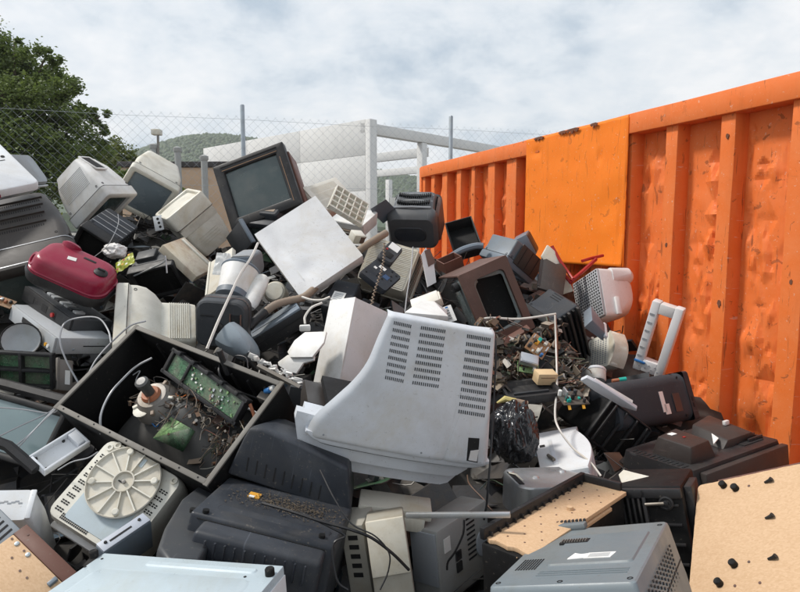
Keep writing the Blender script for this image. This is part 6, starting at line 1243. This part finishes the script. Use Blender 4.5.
t = thing('beige_box', 'stained beige box standing under the big grey television', 'computer case', pose('beige_slab')); w, d, h = dims('beige_slab')
obj('case', G().box((0, 0, -.06), (w, d, h+.12)), plastic('dark_beige', (.34, .32, .27), .55, .5), t, bevel=.005)
obj('face_plate', G().box((0, -d/2-.004, 0), (w*.98, .010, h)), plastic('stained_beige', (.60, .56, .47), .5, .55), t, bevel=.004)
t = thing('grey_tower', 'dim grey computer tower under the big grey television', 'computer case', pose('grey_monitor_low')); w, d, h = dims('grey_monitor_low')
obj('case', G().box((0, 0, -.03), (w, d, h+.06)), plastic('dim_grey', (.30, .30, .29), .5, .4), t, bevel=.008)
obj('front_plate', G().box((0, -d/2-.003, 0), (w*.9, .008, h*.9)), MGREY, t, bevel=.003)
obj('sticker', G().box((w/2+.001, -d*.34, h*.18), (.002, .035, .045)), PAPER, t)
obj('socket', G().box((w/2+.002, -d*.16, -h*.32), (.006, .03, .03)), VOID, t); obj('socket', G().box((w/2+.002, -d*.16, -h*.12), (.006, .03, .03)), BLACK, t)
for i in range(9): obj('slot', G().box((w/2+.0005, d*.12, h*.38-i*h*.09), (.002, d*.16, .006)), VOID, t)
obj('round_fan_guard', G().lathe([(.045, 0), (.045, .004), (.038, .006)], 24, Matrix.Translation((w/2, d*.34, -.04)) @ Matrix.Rotation(pi/2, 4, 'Y')), MGREY, t)
cable('tower_lead', 'black lead plugged into the dim grey computer tower', [(0.1941, 1.7348, 0.8756), (0.1911, 1.7302, 0.8334), (0.1687, 1.7431, 0.7685), (0.1488, 1.7587, 0.727), (0.1457, 1.756, 0.7023)], .0035, CORDB)
tag(obj('metal_bar', G().box((0, 0, 0), (.30, .014, .012), frame_of((0.1615, 1.622, 0.9473), Vector((0.2988, 1.5836, 0.9649))-Vector((0.0174, 1.6598, 0.9256)), (0, 0, 1))), SILVER, bevel=.001), 'straight bright metal bar under the big grey television', 'metal bar')
t = thing('beige_drive', 'narrow beige drive housing with coloured leads left of the stained beige box', 'drive', Matrix.Translation((-0.1295, 1.754, 0.7754)) @ Matrix.Rotation(R_(-8), 4, 'Y') @ Matrix.Rotation(R_(-12), 4, 'Z'))
obj('case', G().box((0, .03, -.05), (.07, .12, .28)), plastic('dim_beige', (.40, .38, .33), .5, .5), t, bevel=.004)
for i in range(5): obj('port', G().box((.0, -.0305, .05-.03*i), (.03, .003, .014)), VOID, t)
t = thing('cream_ledge', 'dim cream plastic ledge under the big grey television', 'plastic piece', Matrix.Translation((-0.0165, 1.8927, 0.8479)) @ Matrix.Rotation(R_(8), 4, 'Y'))
obj('ledge', G().box((0, 0, 0), (.24, .12, .03)), BEIGE, t, bevel=.006); obj('fold', G().box((.02, -.05, -.03), (.16, .02, .05)), CREAM, t, bevel=.004)
t = thing('white_bar', 'white plastic bar end beside a barcode label near the brown television frame', 'plastic piece', pose('white_bar')); w, d, h = dims('white_bar')
obj('bar', G().box((0, 0, 0), (w*1.15, d, h)), WHITE, t, bevel=.006); obj('end_cap', G().box((w*.6, 0, 0), (.01, d*.8, h*.8)), CREAM, t, bevel=.003)
t = thing('barcode_card', 'small white barcode card beside the white bar', 'label', Matrix.Translation((0.2409, 2.9226, 1.3395)) @ Matrix.Rotation(R_(65), 4, 'X') @ Matrix.Rotation(R_(20), 4, 'Z'))
obj('card', G().box((0, 0, 0), (.05, .085, .003)), PAPER, t)
for i in range(9): obj('bar_line', G().box((-.006, -.030+.0068*i, .002), (.026, .002+.0022*(i % 2), .0006)), BLACK, t)
obj('blue_dot', G().box((.0, .035, .002), (.014, .008, .0006)), BLUEC, t)
tag(obj('white_cover_edge', G().hexa([(0.0229, 2.7225, 1.3491), (0.2154, 2.7205, 1.3309), (0.2311, 2.9248, 1.359), (0.0983, 2.9269, 1.3786)], [(0.0183, 2.7156, 1.3778), (0.2238, 2.7136, 1.3596), (0.1672, 2.9296, 1.403), (0.1033, 2.9302, 1.4079)]), WHITE, bevel=.006), 'white sloping cover piece behind the top of the big grey television', 'plastic piece')

# ------------------------------------------------------------------ electronic scrap on the right
def bits(name, label, cat, pts, n, smin, smax, m, seed, spread):
    rn = random.Random(seed); g = G()
    for i in range(n):
        p = Vector(rn.choice(pts))+Vector((rn.gauss(0, spread), rn.gauss(0, spread*.6), rn.gauss(0, spread*.7)))
        s = rn.uniform(smin, smax); M0 = Matrix.Translation(p) @ Matrix.Rotation(rn.uniform(0, 6), 4, 'Z') @ Matrix.Rotation(rn.uniform(-1, 1), 4, 'X') @ Matrix.Rotation(rn.uniform(-1, 1), 4, 'Y')
        k = rn.random()
        if k < .40: g.box((0, 0, 0), (s, s*rn.uniform(.3, 1), s*rn.uniform(.15, .7)), M0)
        elif k < .62: g.lathe([(s*.24, -s*.4), (s*.28, -s*.3), (s*.28, s*.3), (s*.2, s*.4)], 9, M0)
        elif k < .74:
            g.loft([[((s*.5+s*.16*cos(b))*cos(a), (s*.5+s*.16*cos(b))*sin(a), s*.16*sin(b)) for b in [2*pi*q/6 for q in range(6)]] for a in [2*pi*q/12 for q in range(13)]], False, False, M0)
        elif k < .86: g.box((0, 0, 0), (s*1.4, s*.9, .003), M0)
        else:
            a = [M0 @ Vector((rn.uniform(-1, 1)*s*2, rn.uniform(-1, 1)*s*2, rn.uniform(-1, 1)*s)) for _ in range(4)]; g.tube(smooth_path(a, 3), .0018+s*.02, 4)
    o = obj(name, g, m); o['kind'] = 'stuff'; return tag(o, label, cat)
def mat_islands(name, stops, rough=.55):
    m, n, l, b = nodes(name); ge = n.new('ShaderNodeNewGeometry')
    r = n.new('ShaderNodeValToRGB'); r.color_ramp.interpolation = 'CONSTANT'; l.new(ge.outputs['Random Per Island'], r.inputs[0]); el = r.color_ramp.elements
    while len(el) < len(stops): el.new(.5)
    for e_, (p, c_) in zip(el, stops): e_.position = p; e_.color = (*c_, 1)
    co = obj_coord(n, l); f = ramp(n, l, tnoise(n, l, co, 14, 5, .65), [(.42, 0), (.72, .55)])
    l.new(mix(n, l, f, r.outputs[0], (.10, .08, .06)), b.inputs['Base Color']); b.inputs['Roughness'].default_value = rough
    bump(n, l, b, tnoise(n, l, co, 90, 3), .3, .003); return m
SCRAP = mat_islands('electronic_scrap', [(0, (.05, .038, .030)), (.24, (.13, .070, .038)), (.42, (.018, .018, .018)), (.58, (.22, .165, .11)), (.70, (.08, .08, .08)), (.80, (.34, .29, .23)), (.87, (.05, .075, .04)), (.90, (.16, .05, .03)), (.94, (.44, .41, .37)), (.985, (.03, .08, .15))])
JUNK = mat_islands('mixed_dark_junk', [(0, (.026, .026, .029)), (.30, (.05, .052, .058)), (.52, (.085, .078, .07)), (.64, (.016, .016, .016)), (.74, (.14, .14, .145)), (.81, (.34, .33, .30)), (.86, (.10, .05, .03)), (.90, (.05, .08, .11)), (.94, (.45, .44, .41)), (.97, (.02, .07, .03))])
part_stuff(obj('loose_components', cabinet_bits[0], SCRAP, cabinet_bits[1]))
bits('electronic_scrap', 'tangle of rusty coils wires and small components right of the big grey television', 'scrap', [(0.4205, 2.8646, 1.2696), (0.4592, 2.8567, 1.1975), (0.5075, 2.8541, 1.1735), (0.59, 2.906, 1.188), (0.532, 2.7986, 1.1268), (0.4655, 2.7971, 1.1126), (0.8, 2.9525, 1.1536), (0.826, 2.8968, 1.1049), (0.7523, 3.0128, 1.2447), (0.4583, 2.6914, 1.0666), (0.5938, 2.7934, 1.0795), (0.7695, 2.7903, 1.0512), (0.812, 2.7378, 1.031)], 520, .012, .06, SCRAP, 41, .032)
def pcb_piece(name, label, M, w, d, m, seed, n=14):
    t = thing(name, label, 'circuit board', M); rn = random.Random(seed)
    obj('board', G().box((0, 0, 0), (w, d, .004)), m, t)
    for i in range(n):
        x, y = rn.uniform(-.42, .42)*w, rn.uniform(-.42, .42)*d; k = rn.random(); s = rn.uniform(.008, .018)
        if k < .4: obj('capacitor', G().lathe([(s*.5, .002), (s*.5, s*1.6), (s*.4, s*1.7)], 10, Matrix.Translation((x, y, 0))), rn.choice((BLACK, BLUEC, PAPER, DGREY)), t)
        elif k < .8: obj('component', G().box((x, y, s*.5), (s, s*1.4, s)), rn.choice((HOSE, COPPER, TEALC, BLACK, CREAM, YEL)), t, bevel=.001)
        else: obj('heat_sink', G().box((x, y, s*.9), (s*.4, s*2.4, s*1.8)), SILVER, t)
    return t
RX = lambda a, b, c_: Matrix.Rotation(R_(a), 4, 'X') @ Matrix.Rotation(R_(b), 4, 'Y') @ Matrix.Rotation(R_(c_), 4, 'Z')
pcb_piece('brown_circuit_board', 'brown circuit board with blue and green components in the scrap tangle', Matrix.Translation((0.6555, 2.8069, 1.2023)) @ RX(48, 12, -35), .10, .11, PCBB, 3)
pcb_piece('shielded_circuit_board', 'small pale circuit board with a shiny metal can in the scrap tangle', Matrix.Translation((0.5973, 2.747, 1.1145)) @ RX(40, 5, -8), .10, .07, PCBL, 4, 6)
t = thing('metal_can', 'shiny square metal shielding can on the pale circuit board', 'metal can', Matrix.Translation((0.5977, 2.7309, 1.1513)) @ RX(42, 8, -12)); obj('can', G().box((0, 0, 0), (.085, .055, .03)), SILVER, t, bevel=.003); obj('lid', G().box((0, 0, .016), (.078, .048, .003)), SILVER, t, bevel=.001)
for px_, nm in (((0.0421, -0.1251, 0.2), ''),): pass
t = thing('wood_block', 'pale wood block under the scrap tangle', 'wood block', Matrix.Translation((0.6622, 2.6831, 1.0827)) @ RX(12, 6, 12)); obj('block', G().box((0, 0, 0), (.095, .06, .055)), plastic('pale_pine', (.62, .46, .27), .7, .3), t, bevel=.004); obj('split', G().box((.0, -.031, .01), (.07, .002, .003)), CARD, t)
t = thing('black_tray', 'black plastic tray beneath the wood block', 'tray', Matrix.Translation((0.585, 2.6371, 1.0298)) @ RX(14, -4, 6)); obj('tray', G().loft([rz(-.03, .20, .12, .02), rz(.0, .24, .15, .03), rz(.02, .245, .155, .03), rz(.018, .22, .13, .03), rz(0, .20, .11, .02)]), BLACK, t); obj('ridge', G().box((0, -.02, .004), (.16, .01, .012)), DGREY, t, bevel=.002)
pcb_piece('grimy_tuner_board', 'grimy dark circuit board with yellow tabs beside the black slatted television', Matrix.Translation((0.7511, 2.5556, 1.0208)) @ RX(18, 4, 10), .12, .10, plastic('grimy_board', (.075, .065, .055), .6, .5), 9, 12)
obj('yellow_tab', G().box((0, 0, 0), (.012, .02, .004), Matrix.Translation((.03, -.055, -.008)) @ Matrix.Rotation(.6, 4, 'X')), YEL, THINGS[-1]); obj('yellow_tab', G().box((0, 0, 0), (.012, .02, .004), Matrix.Translation((-.035, -.055, -.01)) @ Matrix.Rotation(.7, 4, 'X')), YEL, THINGS[-1])
tag(obj('brown_board', G().box((0, 0, 0), (.15, .05, .014), Matrix.Translation((0.58, 2.9607, 1.2281)) @ RX(20, -28, 12)), WOODB, bevel=.002), 'brown veneer offcut inside the scrap tangle', 'board')
tag(obj('white_rod', G().tube(smooth_path([(0.3835, 2.9189, 1.3053), (0.4425, 2.9205, 1.3199), (0.592, 2.9298, 1.3136), (0.7696, 2.9325, 1.3381)], 4), .006, 8), CORDW), 'straight off white rod lying across the scrap tangle', 'rod')
tag(obj('rusty_rod', G().tube([(0.7647, 2.9325, 1.3381), (0.7588, 2.8594, 1.2215), (0.7327, 2.7455, 1.1006)], .0055, 8), RUST), 'rusty upright rod standing in the scrap tangle', 'rod')
t = thing('tan_spool', 'tan plastic spool with a yellow tip on top of the bin bag', 'spool', None); obj('spool', G().tube([(0.475, 2.4367, 1.0376), (0.5292, 2.4354, 1.0252)], .017, 14), HOSE, t); obj('tip', G().tube([(0.4009, 2.4168, 1.0392), (0.434, 2.4186, 1.0557), (0.4753, 2.4172, 1.0433)], [.004, .014, .016], 10), plastic('pale_yellow', (.55, .47, .18), .6, .4), t)
# bin bag
bmb = bmesh.new(); bmesh.ops.create_icosphere(bmb, subdivisions=6, radius=1)
vv = []
for v in bmb.verts:
    p = v.co.copy(); s_ = Vector((p.x*1.0, p.y*1.0, p.z*.35)); q = 1.02-.30*abs(noise.noise(s_*2.4+Vector((3, 1, 2))))-.16*abs(noise.noise(s_*5.2))-.03*abs(noise.noise(p*9))+.10*noise.noise(p*1.3)
    vv.append((p.x*.105*q, p.y*.11*q, p.z*.135*q+.02*noise.noise(p*2)))
bg_ = G().add(vv, [tuple(x.index for x in f.verts) for f in bmb.faces]); bmb.free()
o = tag(obj('bin_bag', bg_, BAG, ang=70), 'crumpled shiny black bin bag right of the big grey television', 'bag'); o.matrix_world = Matrix.Translation((0.4598, 2.3455, 0.9402))
# wrapper, white crumpled bag, metal tab
t = thing('crisp_packet', 'small yellow green printed wrapper beside the maroon vacuum cleaner', 'wrapper', Matrix.Translation((-1.3979, 3.0501, 1.5833)) @ RX(55, -20, 25))
obj('packet', G().grid(lambda u, v: ((u-.5)*.11, (v-.5)*.07, .008*noise.noise(Vector((u*5, v*5, 0)))+.006*sin(pi*u)*sin(pi*v)), 16, 10), plastic('wrapper_green', (.36, .40, .05), .35, .2), t, ang=70)
for i in range(8): obj('print_patch', G().box((-.04+.011*i, .012*((i*7) % 5-2), .012), (.012, .009, .001)), (REDP, PAPER, PCBG, YEL)[i % 4], t)
bmb = bmesh.new(); bmesh.ops.create_icosphere(bmb, subdivisions=4, radius=1)
bg_ = G().add([(v.co.x*.075*(k := 1-.5*abs(noise.noise(v.co*1.7))-.25*abs(noise.noise(v.co*4))+.15*noise.noise(v.co)), v.co.y*.06*k, v.co.z*.045*k) for v in bmb.verts], [tuple(x.index for x in f.verts) for f in bmb.faces]); bmb.free()
o = tag(obj('white_crumpled_cloth', bg_, PGREY, ang=80), 'crumpled whitish cloth below the striped black set', 'cloth'); o.matrix_world = Matrix.Translation((-1.52, 3.2071, 1.6387))
t = thing('metal_tab', 'white perforated metal tab hanging below the cream screen monitor', 'bracket', Matrix.Translation((-1.61, 4.0292, 1.7964)) @ RX(80, 0, 12)); obj('tab', G().box((0, 0, 0), (.06, .10, .004)), COOLW, t, bevel=.001)
for i in range(3): obj('hole', G().lathe([(.009, 0), (.009, .003)], 12, Matrix.Translation((.004*i, .028-.028*i, .001))), VOID, t)
t = thing('paper_scraps', 'torn white paper scrap left of the grey motor block', 'paper', Matrix.Translation((-0.9145, 3.0995, 1.5754)) @ RX(70, 10, 0)); obj('sheet', G().grid(lambda u, v: ((u-.5)*.10*(1-.3*v), (v-.5)*.12, .012*noise.noise(Vector((u*6, v*6, 3)))), 12, 12), PAPER, t, ang=70)
t = thing('brown_wrap_scrap', 'torn brown and white plastic pieces behind the brown television frame', 'plastic piece', Matrix.Translation((0.1633, 3.4975, 1.5355)) @ RX(60, 30, 20)); obj('white_sheet', G().plate([(-.05, -.12), (.02, -.10), (.05, .02), (.03, .12), (-.02, .08)], -.003, .003), PGREY, t); obj('brown_sheet', G().plate([(.0, .0), (.06, .02), (.05, .11), (.01, .10)], .004, .008), BROWN, t)
t = thing('brown_cardboard_box', 'small open brown box behind the brown television frame', 'box', Matrix.Translation((0.3125, 3.7501, 1.545)) @ RX(20, -15, 25)); 
for c_, s_ in (((0, -.05, 0), (.13, .006, .07)), ((0, .05, 0), (.13, .006, .07)), ((-.062, 0, 0), (.006, .094, .07)), ((.062, 0, 0), (.006, .094, .07)), ((0, 0, -.033), (.118, .094, .004))): obj('side', G().box(c_, s_), WOODB, t)
t = thing('curved_grey_trim', 'curved blue grey trim strip behind the brown television frame', 'plastic piece', None); obj('trim', G().tube(smooth_path([(0.3375, 4.0545, 1.5688), (0.4185, 4.0597, 1.6158), (0.5062, 4.0626, 1.6426), (0.5603, 4.0626, 1.6426)], 4), .022, 8), BGREY, t)
tag(obj('grey_lean_panel', G().hexa([(-0.1983, 4.2888, 1.8697), (-0.1204, 4.295, 1.926), (-0.022, 4.4394, 1.8666), (-0.1247, 4.4314, 1.7937)], [(-0.21, 4.2414, 1.8961), (-0.098, 4.2491, 1.9657), (-0.0146, 4.4216, 1.8879), (-0.1168, 4.4136, 1.8153)]), BGREY, bevel=.004), 'small slate grey panel left of the charcoal television', 'panel')
t = thing('small_beige_box', 'small beige plug box left of the tan tube', 'plug box', Matrix.Translation((-0.258, 3.6171, 1.7083)) @ RX(25, 20, 30)); obj('box', G().box((0, 0, 0), (.075, .07, .06)), CREAM, t, bevel=.006); obj('socket', G().box((.02, -.036, 0), (.03, .003, .04)), BROWN, t)
# cables
for nm, lb, pts, r, m in (
  ('white_flex', 'long off white flex slanting down across the black canister', [(-0.7337, 3.1114, 1.6832), (-0.74, 3.0039, 1.6208), (-0.7733, 2.8937, 1.5338), (-0.7797, 2.7017, 1.4346), (-0.7887, 2.5721, 1.3537), (-0.8042, 2.4609, 1.2571)], .0065, CORDW),
  ('wire_loop', 'thin silver wire loop arching over the cassette deck and silver recorder', [(-1.28, 2.3462, 1.1297), (-1.3471, 2.3773, 1.2288), (-1.3883, 2.4157, 1.3035), (-1.4, 2.4723, 1.3607), (-1.3524, 2.4948, 1.3826), (-1.2684, 2.4948, 1.3826), (-1.2069, 2.4498, 1.3391), (-1.1656, 2.3848, 1.297)], .0035, CORDG),
  ('rim_wire', 'thin grey wire running along the rim of the open cabinet', [(-1.2499, 2.122, 1.1035), (-1.2284, 2.1662, 1.1395), (-1.2008, 2.231, 1.1796), (-1.1957, 2.3183, 1.2417), (-1.1712, 2.4049, 1.2973), (-1.116, 2.4516, 1.3556), (-1.0583, 2.4736, 1.3731)], .0035, CORDG),
  ('pale_wire', 'nearly level pale wire along the top of the greenish glass face', [(-1.435, 2.0449, 1.1342), (-1.3427, 2.0636, 1.1213), (-1.2412, 2.0815, 1.1012), (-1.2168, 2.1045, 1.1274)], .0026, CORDG),
  ('pale_wire', 'pale wire running from the left edge of the greenish glass face to the cabinet corner', [(-1.3736, 1.9549, 1.0472), (-1.3047, 1.9988, 1.0811), (-1.2437, 2.0621, 1.1073), (-1.2168, 2.1053, 1.1345)], .0026, CORDG),
  ('pale_wire', 'pale wire slanting from below the greenish glass face to the cabinet corner', [(-1.3067, 1.9312, 1.0144), (-1.2518, 1.9668, 1.0639), (-1.225, 2.0419, 1.1064), (-1.2096, 2.1057, 1.1381)], .0026, CORDG),
  ('pale_wire', 'short steep pale wire nearest to the drive tray', [(-1.2867, 1.9312, 1.0144), (-1.2524, 1.956, 1.0573), (-1.2351, 2.0101, 1.0916), (-1.2247, 2.0738, 1.1219)], .0026, CORDG),
  ('cabinet_lead', 'thick grey lead curling inside the open cabinet', [(-1.0216, 1.9862, 1.0572), (-1.0365, 2.0228, 1.116), (-1.0392, 2.0987, 1.1659), (-1.012, 2.1539, 1.2106), (-0.9819, 2.198, 1.2453), (-0.93, 2.2111, 1.2729)], .0042, CORDG),
  ('looping_lead', 'black looping lead at the far wall of the open cabinet', [(-0.6527, 2.162, 1.2835), (-0.6486, 2.1073, 1.2442), (-0.6235, 2.1026, 1.2015), (-0.5733, 2.0995, 1.173), (-0.516, 2.0971, 1.1516), (-0.462, 2.0461, 1.1447)], .0045, CORDB),
  ('small_black_loop', 'small black wire loop above the rim of the open cabinet', [(-0.644, 2.2585, 1.247), (-0.6232, 2.2414, 1.2741), (-0.5801, 2.2209, 1.2708), (-0.5675, 2.1972, 1.2379)], .003, CORDB),
  ('white_plug_lead', 'white plug lead hanging under the white cover panel', [(-0.49, 2.9815, 1.417), (-0.4327, 2.9302, 1.4079), (-0.3809, 2.9103, 1.4102), (-0.3407, 2.902, 1.4259)], .006, CORDW),
  ('white_plug_flex', 'curved white cord ending in a flat plug beside the dark label monitor', [(-0.377, 2.8789, 1.3993), (-0.4242, 2.8366, 1.3804), (-0.4465, 2.7923, 1.3436), (-0.4433, 2.7689, 1.314)], .006, CORDW),
  ('tray_wire', 'thin grey wire curling between the drive tray and the swivel monitor', [(-1.083, 1.8284, 0.9946), (-1.0277, 1.8119, 1.0274), (-0.9672, 1.7939, 1.0474), (-0.9312, 1.7863, 1.0696)], .0022, CORDG),
  ('grey_monitor_lead', 'thin dark lead hanging from the beige slotted monitor', [(0.0726, 3.3598, 1.6557), (0.0596, 3.2459, 1.5346), (0.0367, 3.1317, 1.4108), (0.0254, 3.0228, 1.3357)], .0035, CORDG),
  ('striped_set_wire', 'thin stray wire running over the striped black set', [(-1.551, 3.3295, 1.8375), (-1.5275, 3.2726, 1.7769), (-1.5087, 3.1102, 1.673), (-1.5045, 2.9533, 1.618)], .0018, CORDG),
): cable(nm, lb, pts, r, m)
tag(obj('flat_plug', G().box((0, 0, 0), (.05, .02, .03), Matrix.Translation((-0.4402, 2.7471, 1.2987)) @ RX(10, 0, 8)), WHITE, bevel=.006), 'flat white plug beside the broken white shroud', 'plug')

# ------------------------------------------------------------------ the body of the heap under the appliances
ctrs = [(v[1][0], v[1][1], v[1][2]) for k, v in POSE.items() if k not in ('big_tv',)]
def heap_h(x, y):
    sw_ = sz_ = 0; dm_ = 9
    for a, b, c_ in ctrs:
        r2 = (x-a)**2+(y-b)**2; w_ = 1/(r2+.03)**1.6; sw_ += w_; sz_ += w_*c_; dm_ = min(dm_, r2)
    z = sz_/sw_-.30; k = min(1, max(0, (1.0-math.sqrt(dm_))/.75)); k = k*k*(3-2*k)
    lim = 1.75-.72*y-.02 if y < 1.5 else 9      # slopes away at the near foot of the heap
    return max(-.05, min(z*k, lim))
def inside_con(x, y):
    q = Vector((x, y, 0))-E0; return (-.2 < q.dot(U) < CL+.2) and q.dot(N) < .02
def hp_(u, v):
    x, y = -4.6+u*7.2, .55+v*6.2; z = heap_h(x, y)
    if inside_con(x, y): z = min(z, -.05)
    return (x, y, z+.05*noise.noise(Vector((x*4, y*4, 1)))+.03*noise.noise(Vector((x*11, y*11, 5)))-.02)
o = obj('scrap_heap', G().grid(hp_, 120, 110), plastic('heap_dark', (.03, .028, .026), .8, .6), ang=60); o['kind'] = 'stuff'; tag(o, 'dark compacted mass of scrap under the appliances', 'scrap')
rn = random.Random(77); g = G(); n_ = 0
while n_ < 4200:
    x, y = rn.uniform(-4.2, 2.5), rn.uniform(.7, 6.2)
    if abs(x) > .80*y+.5 or inside_con(x-.08, y-.04): continue
    qc = Vector((x, y, 0))-E0
    if qc.dot(U) > 3.5 and qc.dot(N) < .38: continue
    z = heap_h(x, y)
    if z < .03: continue
    n_ += 1; s = rn.choice((.04, .06, .09, .12, .17, .23)); z += rn.uniform(-.03, .10)-s*.25
    M0 = Matrix.Translation((x, y, z)) @ Matrix.Rotation(rn.uniform(0, 6.3), 4, 'Z') @ Matrix.Rotation(rn.gauss(0, .5), 4, 'X') @ Matrix.Rotation(rn.gauss(0, .5), 4, 'Y')
    k = rn.random()
    if k < .16: g.box((0, 0, 0), (s*rn.uniform(.6, 1.4), s*rn.uniform(.4, 1), s*rn.uniform(.15, .6)), M0)
    elif k < .46:                                # broken flat shards
        n0_ = rn.randint(4, 7); a0_ = rn.uniform(0, 6); g.plate([(s*.8*rn.uniform(.45, 1)*cos(a0_+2*pi*i/n0_), s*.6*rn.uniform(.45, 1)*sin(a0_+2*pi*i/n0_)) for i in range(n0_)], -.003, .003, M0)
    elif k < .60:                                # bent sheet
        q_ = rn.uniform(.3, 1.1); g.loft([[(s*x_, s*y_, s*q_*.3*x_*x_+z_) for x_, z_ in ((-.8, 0), (-.4, 0), (0, 0), (.4, 0), (.8, 0), (.8, .005), (.4, .005), (0, .005), (-.4, .005), (-.8, .005))] for y_ in (-.5, rn.uniform(.2, .7))], M=M0)
    elif k < .70: g.loft([[(s*.25*cos(a), s*.25*sin(a), q) for a in [2*pi*i/10 for i in range(10)]] for q in (-s*.4, s*.4)], M=M0)
    elif k < .82:
        a, b = s*.8, s*.5
        for c_, d_ in (((0, b/2, 0), (a, .006, s*.4)), ((0, -b/2, 0), (a, .006, s*.4)), ((a/2, 0, 0), (.006, b, s*.4)), ((-a/2, 0, 0), (.006, b, s*.4)), ((0, 0, -s*.1), (a, .006, s*.3))): g.box(c_, d_, M0)
    else:
        P_ = [M0 @ Vector((.10*i-.2+rn.uniform(-.05, .05), rn.uniform(-.08, .08), rn.uniform(-.01, .04))) for i in range(5)]; g.tube(smooth_path(P_, 4), rn.uniform(.0016, .0038), 4)
o = obj('loose_scrap', g, JUNK); o['kind'] = 'stuff'; tag(o, 'loose broken plastic metal and wire filling the gaps between appliances', 'scrap')

# ------------------------------------------------------------------ thin summer haze in front of the hill
hz = obj('haze', G().box((0, 550, 58), (2040, 1440, 120)), GROUND); hz['kind'] = 'stuff'; tag(hz, 'thin pale summer haze between the yard and the hill', 'haze')
hm = bpy.data.materials.new('haze_air'); hm.use_nodes = True; hn = hm.node_tree.nodes; hn.remove(hn['Principled BSDF'])
pv = hn.new('ShaderNodeVolumePrincipled'); pv.inputs['Color'].default_value = (.93, .95, .97, 1); pv.inputs['Density'].default_value = .00042; pv.inputs['Anisotropy'].default_value = .2
hm.node_tree.links.new(pv.outputs[0], hn['Material Output'].inputs['Volume'])
hz.data.materials.clear(); hz.data.materials.append(hm)
